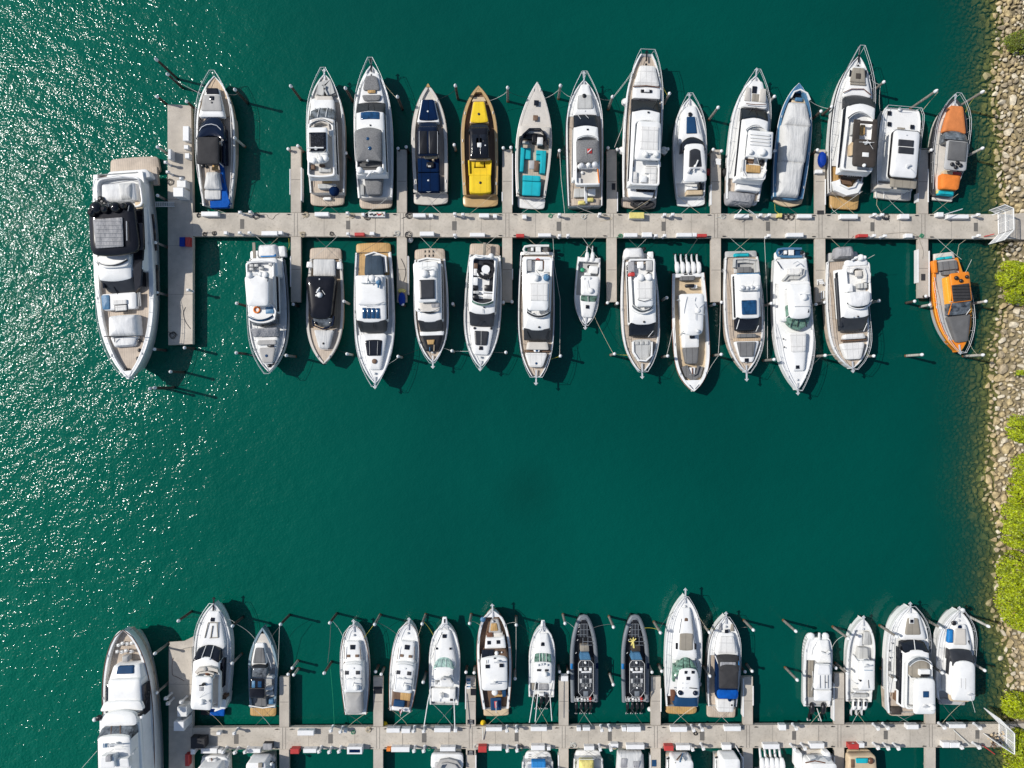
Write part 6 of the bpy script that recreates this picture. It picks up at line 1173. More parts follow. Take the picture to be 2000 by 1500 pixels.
b = Boat(C4, 'sport_fisher', 'motorboat', 'white walkaround boat with three dark outboards and green windshield', (172, 318), (160, 905), 110, 2., 1.4, rs=.95, tm=.5, pp=2.6, qq=.62, nick='walkaround with three dark outboards')
b.deck(790, 318, 'white', .08); b.deck(905, 790, 'white2', .5); b.p('bow_pulpit', 'white', 345, 24, 265, 14, 2.05, th=.2, cx=174, r=6); b.line([(174, 272, 2.15), (174, 360, 2.1)], 'anchor', 'steel', .08)
b.p('coachroof', 'white', 620, 90, 372, 42, (2.3, 2.1), zb=1.5, cx=172, r=44, camber=.12, bev=.08); b.p('hatch', 'glass', 480, 16, 448, 14, 2.35, th=.06, a1=5, r=6, cx=172)
b.p('windshield', 'greenglass', 618, 72, 536, 66, (2.9, 2.35), zb=1.8, cx=172, a1=10, r=10)
for x in (145, 172, 200): b.line([(x, 540, 2.45), (x+1, 612, 2.98)], 'windshield_bar', 'white', .035)
b.top(792, 76, 614, 76, 3.3, 1.4, cx=173, r=24, a1=6); b.p('roof_window', 'softglass', 692, 17, 674, 17, 3.5, th=.05, cx=140, r=3); b.p('roof_window', 'softglass', 692, 15, 674, 15, 3.5, th=.05, cx=204, r=3)
for x, y in ((135, 640), (160, 635), (180, 632), (210, 640)): b.dome(x, y, 3.4, .14, .16, 'steel', 'roof_light')
b.dome(195, 718, 3.4, .3, .4, 'white'); b.ant(180, 700, 3.4, 215, 760, 4.2); b.line([(112, 780, 3.4), (60, 1120, 3.), ], 'outrigger', 'white', .05); b.line([(140, 785, 3.4), (108, 1112, 3.)], 'outrigger', 'white', .05); b.line([(225, 785, 3.4), (248, 1105, 3.)], 'outrigger', 'white', .05)
b.p('cockpit_mat', 'dullcanvas', 848, 50, 796, 52, 1.1, zb=.9, cx=170); b.p('cockpit_bench', 'taupe', 850, 18, 790, 18, 1.4, zb=.8, cx=98); b.line([(85, 850, 1.5), (258, 852, 1.5)], 'stern_rail', 'steel', .05); b.p('transom_box', 'white', 898, 20, 878, 20, 1.6, zb=.8, cx=162)
for x in (118, 160, 205): b.outboard(x, 930, .7, 'black', .95)
b.rail(600, 318, .5, over=.3); b.rub('lightgrey', .04); b.cleats((.1, .5, .85))

DIG = {'8': [(0, 0, 1, 0), (1, 0, 1, 1), (1, 1, 0, 1), (0, 1, 0, 0), (0, .5, 1, .5)], '3': [(0, 0, 1, 0), (1, 0, 1, 1), (1, 1, 0, 1), (.2, .5, 1, .5)], '4': [(0, 1, 0, .45), (0, .45, 1, .45), (1, 1, 1, 0)]}
def rib(fr, label, nick, digits, extra):
    b = Boat(fr, 'inflatable_boat', 'inflatable boat', label, (250, 95), (262, 1290), 186, 1.5, 1.1, rs=.97, tm=.42, pp=2.5, qq=.85, g=.1, hull='black', nick=nick, bluff=.27)
    b.deck(1290, 120, 'black', .5)
    m = MB(); r_ = .27
    path = [(-(b.hw(t)-r_*.6), t*b.L, b.zsh(t)-.05) for t in [i/20*.93 for i in range(21)]]
    path += [(-b.hw(.97)*.8, .965*b.L, b.zb), (-b.hw(1)*.75, b.L*.99, b.zb), (0, b.L*.998, b.zb)]
    full = path+[(-x, y, z) for x, y, z in path[-2::-1]]; m.tube(full, r_, 10); m.obj('inflatable_tube', 'rubbergrey', b.root)
    for x in (84, 438): b.p('tube_patch', 'skyblue' if x < 200 else 'navy', 838, 17, 760, 17, 1.52, th=.3, cx=x, r=4, bev=.1)
    b.p('foredeck', 'softglass', 390, 80, 195, 42, 1.6, zb=.9, cx=256)
    for pts in ([(212, 200), (212, 385)], [(256, 200), (256, 390)], [(300, 205), (300, 385)], [(205, 206), (300, 206)], [(180, 285), (335, 285)], [(160, 355), (290, 355)], [(295, 385), (365, 388)], [(240, 400), (240, 500)], [(310, 395), (310, 500)], [(240, 450), (375, 450)], [(205, 500), (370, 500)]):
        b.line([(x, y, 1.68) for x, y in pts], 'deck_frame', 'rubbergrey', .035)
    b.p('bow_pad', 'rubbergrey', 178, 62, 105, 40, 1.75, th=.4, cx=252, r=26, bev=.12); b.p('bow_step', 'black', 192, 40, 150, 34, 1.8, th=.1, cx=250)
    b.p('console', 'browncanvas' if extra else 'taupe', 590, 62, 505, 58, 1.7, zb=.8, cx=265, r=8); b.p('windshield', 'steelblue', 705, 78, 605, 55, (2.6, 1.9), zb=1., cx=272, r=6)
    b.p('helm_roof', 'softglass', 1180, 96, 712, 96, 2.9, th=.1, cx=280, r=34, camber=.02); b.p('helm_roof', 'black', 1218, 40, 1150, 92, 2.85, th=.1, cx=280)
    for pts in ([(212, 715), (345, 715), (385, 760), (385, 1150), (330, 1225), (232, 1225), (178, 1160), (178, 760), (212, 715)],): b.line([(x, y, 2.98) for x, y in pts], 'roof_frame', 'lightgrey', .045)
    for pts in ([(195, 800), (370, 800)], [(185, 900), (380, 900)], [(185, 970), (380, 970)], [(190, 1030), (380, 1030)], [(240, 900), (240, 1030)], [(282, 890), (282, 1080)], [(330, 900), (330, 1030)], [(240, 720), (240, 800)], [(320, 720), (320, 800)], [(190, 1150), (240, 1100), (330, 1100), (375, 1150)]):
        b.line([(x, y, 2.95) for x, y in pts], 'roof_bar', 'rubbergrey', .028)
    b.p('light_bar', 'plastic', 888, 70, 868, 70, 3.15, th=.15, cx=290); b.p('camera_pod', 'white', 862, 18, 828, 18, 3.2, th=.25, cx=210, r=6); b.p('camera_pod', 'white', 860, 18, 825, 18, 3.2, th=.25, cx=346, r=6); b.dome(278, 835, 3., .22, .25, 'lightgrey'); b.dome(275, 748, 3., .16, .3, 'white', 'searchlight'); b.dome(280, 945, 3., .14, .12, 'lightgrey', 'gps_puck'); b.dome(283, 1098, 3., .13, .15, 'white', 'gps_puck')
    for x in (212, 348): b.p('roof_hatch', 'lightgrey', 1030, 16, 972, 16, 3.02, th=.05, cx=x)
    b.p('engine_hatch', 'rubbergrey', 1215, 34, 1145, 34, 3.0, th=.1, cx=282, r=3)
    m = MB()
    for i, d in enumerate(digits):
        for x0, y0, x1, y1 in DIG[d]:
            px = lambda x, y: b.loc(228+i*46+x*28, 1082-y*40, 3.02)
            m.tube([px(x0, y0), px(x1, y1)], .035, 4)
    m.obj('roof_number', 'lightgrey', b.root)
    for k, (x, mt) in enumerate(((135, 'lightgrey'), (170, 'pedestal'), (225, 'white'), (268, 'white'), (310, 'pedestal'), (345, 'red'), (385, 'lightgrey'))): b.p('stern_gear', mt, 1290, 14, 1262-(k % 3)*10, 14, 1.6+.15*(k % 2), zb=1., cx=x, r=4)
    b.line([(120, 1215, 1.8), (120, 1280, 1.8), (400, 1275, 1.8), (395, 1215, 1.8)], 'stern_rail', 'lightgrey', .05); b.line([(140, 1250, 1.9), (210, 1235, 2.4)], 'stern_rail', 'lightgrey', .05); b.line([(385, 1180, 2.9), (410, 1260, 1.8)], 'stern_rail', 'lightgrey', .05)
    for x in (150, 217, 285, 350): b.outboard(x, 1350, .75, 'black', .85)
    if extra:
        m = MB(); c = b.loc(225, 450, 1.75)
        for a in (0, .7, 1.5, 2.3, 3.4): m.tube([c, c+Vector((math.cos(a+.8)*.55, math.sin(a+.8)*.55, .05))], .1, 6, .05)
        m.tube([c, c+Vector((.1, -.8, 0))], .12, 6); m.obj('coiled_rope', 'softyellow', b.root)
    for y in (210, 240, 300, 420, 600): b.line([(200-(y-200)*.12, y, 1.6), (185-(y-200)*.12, y+18, 1.55)], 'grab_handle', 'lightgrey', .05)
    return b
rib((1105, 1190, 7.147), 'grey inflatable boat with 833 on its black roof, left one of the pair', 'left inflatable boat', '833', False)
rib((1205, 1190, 7.147), 'grey inflatable boat with 848 on its black roof and a coiled pale rope', 'right inflatable boat', '848', True)

b = Boat(C5, 'sport_yacht', 'yacht', 'tall nosed white yacht with navy aft pad and green windshield, longest of the lower row', (251, 62), (223, 985), 153, 2.8, 1.9, rs=.86, tm=.45, pp=2.9, nick='white yacht with navy aft pad')
b.deck(900, 62, 'white', .1); b.deck(985, 880, 'walnut', .5); b.p('swim_platform', 'goldteak', 1050, 130, 980, 134, .55, th=.4, cx=215, r=40, a0=8)
b.p('coachroof', 'white', 600, 108, 160, 40, (3., 2.9), zb=2.4, cx=253, r=60, camber=.14, bev=.1); b.p('hatch', 'walnut', 273, 17, 243, 15, 3.05, th=.07, a1=5, r=6, cx=259); b.line([(218, 250, 3.05), (200, 370, 3.05)], 'deck_seam', 'greycloth', .03); b.line([(306, 250, 3.05), (325, 460, 3.05)], 'deck_seam', 'greycloth', .03)
b.p('sunpad', 'taupe', 518, 58, 372, 54, 3.12, th=.12, cx=259, r=10, a0=6, a1=6); b.p('side_port', 'black', 508, 10, 455, 10, 3.1, th=.1, cx=180, r=12); b.p('side_port', 'black', 508, 9, 458, 9, 3.1, th=.1, cx=336, r=12)
b.p('windshield', 'greenglass', 690, 112, 568, 90, (3.7, 3.), zb=2.4, cx=258, a1=90, a0=-60, r=14, camber=.15)
for x0, x1 in ((225, 232), (275, 290), (325, 352)): b.line([(x0+8, 582, 3.1), (x1, 665, 3.75)], 'windshield_bar', 'black', .04)
b.p('side_glass', 'greenglass', 780, 10, 640, 8, 3.1, zb=2.4, cx=158); b.top(915, 98, 668, 80, 4.4, 2., cx=278, r=56, a1=18, a0=6, camber=.2)
b.hatch(257, 701, 12, 12, 4.55); b.hatch(316, 699, 13, 12, 4.55); b.hatch(276, 751, 16, 14, 4.65); b.dome(212, 873, 4.4, .32, .4, 'navygloss'); b.dome(336, 875, 4.4, .32, .4, 'navygloss'); b.line([(285, 830, 4.7), (350, 836, 4.7)], 'roof_rail', 'black', .05)
for x, y in ((228, 790), (262, 792), (228, 830), (258, 828), (272, 790)): b.dome(x, y, 4.55, .09, .06, 'steel', 'roof_stud')
b.p('aft_sunpad', 'blueboard', 988, 100, 905, 88, 2.5, zb=1.4, cx=258, r=8, a0=4); b.p('cockpit_seat', 'brownrail', 940, 16, 850, 22, 2.1, zb=1.4, cx=148, r=10)
b.rail(880, 62, .6, over=.2); b.anchor(extra=.9, mat='steel'); b.rub('lightgrey', .05); b.cleats((.1, .4, .8))

b = Boat(C5, 'sport_cruiser', 'motorboat', 'white cruiser with navy and black canvas over its cockpit, second right of the inflatable boats', (591, 233), (562, 985), 138, 2.4, 1.7, rs=.87, tm=.45, nick='cruiser with navy and black canvas')
b.deck(560, 233, 'white', .12); b.deck(985, 560, 'oldteak', .4); b.p('swim_platform', 'oldteak', 1078, 117, 980, 120, .5, th=.35, cx=552, r=18, a0=4)
b.p('coachroof', 'white', 560, 98, 370, 56, (2.7, 2.55), zb=2., cx=600, r=26, camber=.1); b.hatch(597, 357, 15, 15, 2.6); b.p('sunpad', 'whitecushion', 540, 82, 400, 58, 2.8, th=.14, cx=598, r=20); b.p('side_mat', 'dullcanvas', 350, 12, 290, 8, 2.4, cx=545); b.p('side_mat', 'taupe', 355, 16, 295, 8, 2.4, cx=645)
b.p('cockpit_canvas', 'navy', 925, 88, 555, 96, (2.9, 2.9), zb=2.0, cx=604, r=30, a1=6, camber=.15, bev=.12); b.p('cockpit_canvas', 'royal', 922, 87, 845, 90, 3.02, th=.4, cx=606, r=36, camber=.1)
b.p('bimini', 'darkcanvas', 835, 78, 680, 82, 3.9, th=.2, cx=615, r=8, camber=.15); b.p('bimini', 'darkcanvas', 690, 82, 552, 92, (3.9, 3.0), th=.2, cx=612, r=12, a1=8, camber=.2); b.p('canvas_window', 'dullcanvas', 655, 68, 615, 66, 3.7, th=.06, cx=610, r=8); b.line([(500, 560, 2.9), (540, 660, 3.6)], 'canvas_strap', 'white', .06); b.line([(690, 560, 2.9), (700, 640, 3.6)], 'canvas_strap', 'skyblue', .05)
b.p('aft_sunpad', 'whitecushion', 1032, 66, 925, 74, 2.2, zb=1.3, cx=588, r=16); b.dome(625, 930, 2.6, .25, .3, 'navy', 'covered_wheel'); b.dome(640, 975, 2.2, .12, .1, 'black', 'pad_button')
b.rail(900, 233, .6, over=.3); b.anchor(extra=.5); b.rub('navygloss', .05); b.cleats()

b = Boat(C6, 'catamaran', 'catamaran', 'small white twin hulled boat with two black outboards, right of the empty lower berth', (214, 402), (196, 985), 120, 1.7, 1.4, rs=.92, tm=.5, pp=4, qq=.6, bluff=.55, g=.3, nick='small twin hulled boat')
b.deck(985, 402, 'lightgrey', .5); b.deck(600, 402, 'white', .08, name='foredeck')
for x in (148, 268): b.dome(x, 402, 1.3, .5, .4, 'white', 'hull_tip')
b.p('coachroof', 'white', 620, 62, 430, 44, (2.3, 2.), zb=1.3, cx=252, r=16, camber=.1); b.p('anchor_locker', 'white2', 460, 10, 370, 7, 2., th=.2, cx=217); b.p('side_walk', 'taupe', 910, 18, 565, 22, 1.3, zb=.9, cx=146)
b.p('hardtop', 'white', 845, 76, 632, 66, 3.2, th=.25, cx=247, r=26, camber=.12); b.p('hardtop_panel', 'plastic', 720, 62, 640, 52, 3.4, th=.08, cx=250, r=18); b.p('aft_canopy', 'white', 940, 70, 850, 72, 2.9, th=.25, cx=247, r=8, camber=.08)
for x in (222, 262, 288): b.line([(x, 725, 3.42), (x, 835, 3.42)], 'roof_seam', 'greycloth', .03)
for x, y in ((190, 850), (305, 850), (190, 935), (305, 935)): b.line([(x, y, 2.8), (x, y+4, 1.2)], 'canopy_strut', 'steel', .05)
b.line([(160, 690, 3.2), (165, 780, 3.2), (150, 850, 2.)], 'rod', 'white2', .03); b.line([(260, 780, 3.4), (280, 785, 3.4)], 'antenna', 'black', .04); b.line([(205, 425, 2), (160, 500, 1.7), (150, 560, 1.6)], 'bow_rail', 'steel', .04); b.sofa([(230, 530), (270, 545), (300, 520)], 2.4, 'white2', .1, .1, 'bow_rail')
for x in (150, 245): b.outboard(x, 1005, .7, 'black', 1.15)
b.line([(195, 1000, 1.2), (232, 1108, 1.2)], 'fishing_pole', 'whiterope', .06); b.rub('lightgrey', .04); b.cleats((.1, .5, .8))

b = Boat(C6, 'center_console', 'motorboat', 'white open fishing boat with three outboards, small sunlit cockpit and square hardtop', (586, 252), (548, 945), 118, 2., 1.3, rs=.9, tm=.5, pp=2.8, qq=.85, g=.26, nick='open fishing boat with square hardtop')
b.deck(945, 330, 'white2', .6); b.deck(345, 252, 'white', .05, name='foredeck'); b.p('bow_seat', 'palecushion', 470, 34, 360, 24, 1.7, zb=.9, cx=618, r=10); b.p('bow_seat', 'white', 480, 18, 380, 16, 1.6, zb=.9, cx=560, r=8); b.p('lounge_seat', 'palecushion', 590, 44, 498, 36, 1.9, zb=.9, cx=585, r=14); b.p('console', 'white', 800, 50, 590, 46, 2.1, zb=.9, cx=575, r=14)
b.top(850, 66, 605, 62, 3.4, 1., cx=618, r=14); b.bar(622, 650, 3.55, .45, ang=.2, mat='steel'); b.dome(560, 770, 3.5, .14, .14, 'black', 'roof_light'); b.line([(625, 765, 3.6), (630, 832, 3.6)], 'roof_rail', 'greycloth', .04); b.hatch(628, 683, 36, 2, 3.55, 'steelblue')
b.p('helm_seat', 'white', 870, 48, 855, 48, 1.6, zb=.9, cx=560); b.p('stern_bench', 'palecushion', 910, 66, 885, 66, 1.5, zb=.9, cx=558, r=6); b.line([(480, 890, 1.7), (530, 860, 1.7), (630, 855, 1.7)], 'stern_rail', 'steel', .05)
for x in (506, 550, 595): b.outboard(x, 975, .75, 'white', 1.05)
for x in (516, 560, 604): b.p('cowling_stripe', 'black', 985, 7, 948, 8, 1.75, th=.12, cx=x, r=4)
b.rub('lightgrey', .04); b.cleats((.1, .5, .85)); b.anchor(extra=.3)

b = Boat(C6, 'motor_yacht', 'yacht', 'largest white yacht of the lower right, taupe foredeck pad and grey sunroof', (977, 152), (945, 1040), 172, 2.9, 2., rs=.88, tm=.45, pp=3.8, nick='large yacht with taupe foredeck pad')
b.deck(870, 152, 'white', .12); b.deck(1040, 850, 'oldteak', .45); b.p('swim_platform', 'oldteak', 1065, 100, 1030, 118, .6, th=.4, cx=905, r=26, a0=4); b.p('canvas_heap', 'browncanvas', 1055, 50, 990, 45, 1.9, zb=.8, cx=858, r=30, camber=.2)
b.p('coachroof', 'white', 430, 112, 205, 52, (3.1, 3.), zb=2.4, cx=1000, r=40, camber=.1); b.p('sunpad', 'taupe', 386, 68, 248, 44, 3.25, th=.14, cx=1000, r=18); b.p('hatch_frame', 'white', 292, 20, 248, 20, 3.32, th=.1, cx=991); b.hatch(991, 272, 14, 14, 3.36)
b.cabin(1000, 118, 515, 106, 424, 100, 4.3, 3., arc=16, arc2=16, glass='glass', r=16); b.line([(1008, 425, 3.2), (1018, 510, 4.2)], 'windshield_bar', 'white', .05); b.p('side_windows', 'glass', 860, 6, 500, 6, 3.9, zb=3., cx=894); b.p('side_stair', 'walnut', 950, 24, 868, 22, 2.6, zb=1.6, cx=888, r=4)
b.tub('white', 1010, 118, 575, 108, 4.9, .6, 'bone', a1=40, cx=1055, r=30); b.screen(572, 96, 52, 4.9, .35, cx=1055); b.p('sunpad', 'taupe', 745, 88, 590, 84, 4.9, zb=4.4, cx=1052, r=44, a1=24); b.p('wet_bar', 'white', 730, 45, 680, 45, 5.3, zb=4.4, cx=1102, r=6); b.p('grill', 'black', 738, 38, 718, 38, 5.4, zb=5., cx=1105)
b.top(1052, 92, 752, 86, 6.4, 4.6, cx=1100, r=34, a1=10, camber=.12); b.hatch(1110, 885, 24, 26, 6.6, 'blueboard', 'sunroof'); b.dome(1165, 998, 6.4, .4, .45); b.bar(1112, 990, 6.5, .4, mat='steel'); b.ant(1130, 1000, 6.4, 1175, 1035, 7.2)
for x, y in ((828, 458), (812, 580), (806, 520)): b.dome(x, y, 2.6, .1, .06, 'black', 'deck_filler')
b.p('hull_port', 'black', 690, 10, 610, 8, 2.35, th=.2, cx=806, r=6); b.rail(900, 152, .7, over=.6); b.anchor(extra=.5); b.rub('steel'); b.cleats()

b = Boat(C6, 'sport_cruiser', 'motorboat', 'white cruiser with rolled blue mattress on its foredeck, nearest the rocks in the lower row', (1387, 182), (1330, 930), 152, 2.5, 1.8, rs=.78, tm=.48, nick='cruiser with rolled blue mattress')
b.deck(860, 182, 'white', .12); b.deck(930, 840, 'palecloth', .4); b.p('swim_platform', 'lightgrey', 970, 108, 925, 112, .6, th=.4, cx=1328, r=8)
b.p('coachroof', 'white', 520, 100, 300, 50, (2.8, 2.65), zb=2., cx=1395, r=36, camber=.1); b.p('sunpad', 'bone', 470, 54, 338, 42, 2.95, th=.14, cx=1397, r=10); b.p('hatch', 'navy', 332, 17, 305, 15, 2.85, th=.06, a1=6, r=6, cx=1394)
b.p('rolled_mattress', 'skyblue', 460, 23, 350, 20, 3.1, zb=2.6, cx=1320, r=10, bev=.2); b.p('side_glass', 'glass', 495, 10, 430, 8, 2.8, cx=1466)
b.p('windshield', 'softglass', 636, 92, 502, 90, (3.8, 2.9), zb=2.2, cx=1408, a1=10, a0=-20, r=12, camber=.08); b.top(940, 100, 606, 88, 4.2, 1.9, cx=1430, r=46, a1=24, camber=.18); b.line([(1402, 750, 4.4), (1402, 830, 4.4)], 'roof_seam', 'lightgrey'); b.line([(1440, 750, 4.4), (1440, 840, 4.4)], 'roof_seam', 'lightgrey')
b.p('cabin', 'white', 900, 108, 610, 100, 3.6, zb=2., cx=1415, r=26); b.p('side_windows', 'softglass', 790, 108, 560, 104, 3.3, zb=2.6, cx=1412, r=26, grow=.05); b.p('aft_roof', 'beige', 945, 90, 830, 100, 3.3, th=.2, cx=1395, r=40)
b.bar(1490, 890, 4.3, .4, mat='steel'); b.ant(1480, 890, 4.3, 1520, 1035, 4.6); b.dome(1345, 290, 2.7, .3, .2, 'black', 'windlass'); b.dome(1420, 182, 2.6, .3, .3, 'white2', 'anchor_ball')
b.rail(860, 182, .7, over=.3); b.anchor(extra=.4); b.rub('steel'); b.cleats()

# ================================================================ bottom row, only the sterns in the picture
def stern_only(x, w, y, label, nick, L=260, plat=None, cockpit='bone', hull='white', zs=1.7, rs=.9, roofy=None, roof='white', kind='motor_yacht', cat='yacht'):
    b = Boat(F0, kind, cat, label, (x+(x-1000)*.01, y+L), (x, y), w, zs+.7, zs, rs=rs, tm=.45, nick=nick, hull=hull)
    b.deck(y, y+L, 'white2' if hull == 'white' else 'bone', .2)
    if roofy: b.p('cabin', roof, roofy, w*.78, y+L*.55, w*.7, zs+2.2, zb=zs, r=8, camber=.1); b.p('windshield', 'glass', y+L*.54, w*.68, y+L*.64, w*.55, (zs+2.1, zs+.9), zb=zs, a1=6)
    b.rub('lightgrey'); b.cleats((.03, .5)); return b
b = stern_only(420, 28, 1478, 'stern of a white boat with turquoise towels, leftmost at the bottom edge', 'stern with turquoise towels', roofy=1500)
b.p('stern_deck', 'white', 1477, 26, 1500, 28, 1.9, zb=1.2, a0=4, r=10, cx=419); b.p('towel', 'turquoise', 1490, 3, 1500, 4, 2.1, th=.15, cx=399); b.p('towel', 'turquoise', 1489, 4, 1500, 4, 2.1, th=.15, cx=428); b.p('canvas_bundle', 'whitecanvas', 1483, 9, 1496, 12, 2.3, zb=1.9, cx=414, r=4, camber=.2); b.line([(413, 1481, 2.4), (416, 1498, 2.4)], 'boat_hook', 'brownrail', .08)
b = stern_only(512, 25, 1478, 'second stern from the left at the bottom edge, tan curved platform with black rail', 'tan stern with black rail', roofy=1490)
b.p('swim_platform', 'bone', 1474.5, 24, 1489, 25, 1.8, zb=1.2, a0=7, r=5, cx=512); b.line([(488, 1489, 2.2), (500, 1486, 2.2), (512, 1485.5, 2.2), (525, 1486.5, 2.2), (536, 1490, 2.2)], 'stern_rail', 'black', .12)
for x in (502, 521): b.line([(x, 1476, 1.85), (x, 1487, 2.1)], 'platform_bar', 'black', .06)
b.p('seat', 'softyellow', 1491, 4, 1498, 4, 2.5, cx=491); b.p('locker', 'taupe', 1491, 4, 1500, 4, 4.1, cx=508); b.dome(530, 1493, 3.6, .2, .3, 'white', 'fender_ball')
b = stern_only(873, 32, 1474, 'broad plain white stern at the bottom edge, left of the empty berth', 'broad white stern', roofy=None)
b.p('stern_deck', 'white', 1473, 31, 1500, 32, 1.85, zb=1.3, r=6, a0=1, cx=873); b.p('cockpit_mat', 'lightgrey', 1489, 24, 1520, 25, 1.95, th=.1, cx=873, r=3); b.sofa([(855, 1500), (862, 1488), (875, 1486), (890, 1490), (898, 1500)], 2.3, 'palecloth', .5, .3)
b = stern_only(1050, 33, 1488, 'white stern with bright blue cushion at the bottom edge', 'stern with blue cushion', roofy=1512)
b.p('swim_platform', 'white', 1467, 24, 1492, 28, .8, th=.4, a0=3, r=8, cx=1051)
for k in range(3):
    for q in (-1, 1): b.line([(1051+q*14, 1474+k*4, .85), (1051+q*19, 1473+k*4, .85)], 'platform_grip', 'lightgrey', .05)
b.p('sunpad', 'skyblue', 1488, 14, 1503, 14, 2.4, zb=1.6, cx=1052, r=2)
b = stern_only(1149, 31, 1482, 'white stern with soft yellow cover at the bottom edge', 'stern with yellow cover', roofy=1520)
b.p('swim_platform', 'white', 1465.5, 24, 1485, 25, .8, th=.4, r=6, a0=2, cx=1148.5); b.p('boat_cover', 'softyellow', 1487, 14, 1520, 14, 2.8, zb=1.9, cx=1146, r=2, bev=.15, camber=.15); b.line([(1132, 1483, 2.4), (1161, 1483, 2.4)], 'stern_rail', 'steel', .06)
b = stern_only(1232, 27, 1474, 'stern wrapped in crumpled white canvas at the bottom edge', 'stern in white canvas')
b.p('boat_cover', 'creasedcanvas', 1472, 24, 1530, 28, 2.4, zb=1.5, cx=1231, r=2, camber=.35, bev=.15); b.p('canvas_fold', 'dullcanvas', 1482, 6, 1500, 7, 2.75, th=.1, cx=1219, r=3); b.p('canvas_fold', 'dullcanvas', 1487, 7, 1500, 5, 2.75, th=.1, cx=1243, r=3)
b = stern_only(1326, 26, 1478, 'tan platform stern cluttered with poles, right of the red dock box', 'cluttered tan stern', roofy=1486)
b.p('swim_platform', 'oldteak', 1469, 24, 1481, 25, 1.5, zb=1., a0=6, r=5, cx=1326); b.line([(1302, 1482, 2.1), (1314, 1479, 2.1), (1326, 1478.5, 2.1), (1340, 1479.5, 2.1), (1350, 1483, 2.1)], 'stern_rail', 'black', .12)
for p0, p1, mt in (((1322, 1484), (1332, 1472), 'brownrail'), ((1328, 1488), (1334, 1471), 'steelblue'), ((1337, 1486), (1330, 1474), 'white2'), ((1318, 1490), (1326, 1478), 'bone')): b.line([(*p0, 4.), (*p1, 2.6)], 'pole', mt, .09)
b = stern_only(1417.5, 23, 1480, 'neat tan platform stern with cream roof, left of the five outboards', 'tan stern with cream roof', roofy=1483, roof='white')
b.p('swim_platform', 'oldteak', 1471, 20, 1479, 21, 1.5, zb=1., a0=4, r=4, cx=1418); b.line([(1397, 1480, 2.1), (1407, 1477.5, 2.1), (1418, 1477, 2.1), (1429, 1477.5, 2.1), (1438, 1480, 2.1)], 'stern_rail', 'black', .12)
b = stern_only(1507, 31, 1512, 'white boat at the bottom edge showing only its five white outboards', 'boat showing five outboards', L=230, kind='center_console', cat='motorboat')
for x in (1488, 1497.5, 1507.5, 1517, 1526.5): b.outboard(x, 1492, 1.0, 'white', 1.35)
b = stern_only(1592, 36, 1476, 'wide white stern with tan deck and white table at the bottom edge', 'wide stern with tan deck', roofy=1492, hull='white')
b.deck(1476, 1500, 'bone', .1, name='stern_deck', inset=.6); b.p('swim_platform', 'bone', 1464.5, 22, 1479, 24, 1.2, th=.5, r=3, cx=1588); b.p('table', 'white', 1484, 7, 1490, 7, 3.2, zb=2., cx=1590); b.line([(1573, 1490, 4.2), (1592, 1486, 4.2), (1612, 1490, 4.2)], 'stern_rail', 'brownrail', .08); b.p('quarter_block', 'white', 1471, 6, 1500, 7, 2.2, zb=1., cx=1561, r=5); b.p('quarter_block', 'white', 1470, 6, 1500, 8, 2.2, zb=1., cx=1616, r=5)
b = stern_only(1684, 27, 1477, 'beige stern with a small turquoise awning, rightmost at the bottom edge', 'beige stern with turquoise awning', hull='beige')
b.p('swim_platform', 'beige', 1466, 22, 1476, 22, 1.2, zb=.7, r=5, cx=1679); b.p('aft_roof', 'beige', 1477, 26, 1530, 30, 2.6, zb=1.6, cx=1685, r=4, bev=.1); b.p('awning', 'turquoise', 1482, 12, 1491, 11, 3., th=.15, cx=1684, r=1); b.p('companionway', 'walnut', 1484, 3, 1500, 3, 2.75, cx=1666); b.dome(1701, 1487, 2.6, .4, .4, 'brownrail', 'winch')
# ================================================================ things on and round the piers
PEND = []           # (object, phrase, point) whose labels name the nearest boat
def bx2(bt): return (bt.A+bt.d*bt.L*.5)
def near_boat(p):
    best = None; bd = 1e9
    for bt in BOATS:
        s_ = bt.A; e = bt.A+bt.d*bt.L
        t = max(0, min(1, (p-s_).dot(bt.d)/bt.L)); q = s_+bt.d*bt.L*t
        d = ((q-p)*Vector((1.6, 1, 0))).length if abs(q.y-p.y) < 14 else (q-p).length*2
        if d < bd: bd = d; best = bt
    return best
def pend(o, phrase, p, cat, group=None, prefer=None):
    o['category'] = cat
    if group: o['group'] = group
    PEND.append((o, phrase, Vector((p[0], p[1], 0))))
def top_box(px0, px1, py0, py1, h=.75, mat='plastic', kind='dock_box', phrase='white dock box', cat='dock box', group='dock boxes on the piers', z=ZD, lid=None, dark=None):
    a, b_ = U(px0, py1, z+h), U(px1, py0, z+h); c = (a+b_)/2; c.z = z
    r_ = empty(kind, c); hx, hy = (b_.x-a.x)/2, (b_.y-a.y)/2; m = MB(); m.box(-hx*.97, hx*.97, -hy*.94, hy*.94, .004, h*.8, .02); m.obj('box', mat, r_, smooth=False)
    m = MB(); m.box(-hx, hx, -hy, hy, h*.803, h, .05); l_ = m.obj('lid', lid or mat, r_, smooth=False)
    if hx > .6:
        m = MB(); m.box(-.12, .12, hy+.001, hy+.03, h*.55, h*.75); m.obj('latch', 'steel', r_, smooth=False)
    if dark: m = MB(); m.box(-hx*.7, hx*.7, -hy*.5, hy*.35, h-.02, h+.02); m.obj('window', dark, r_, smooth=False)
    pend(r_, phrase, c, cat, group); return r_
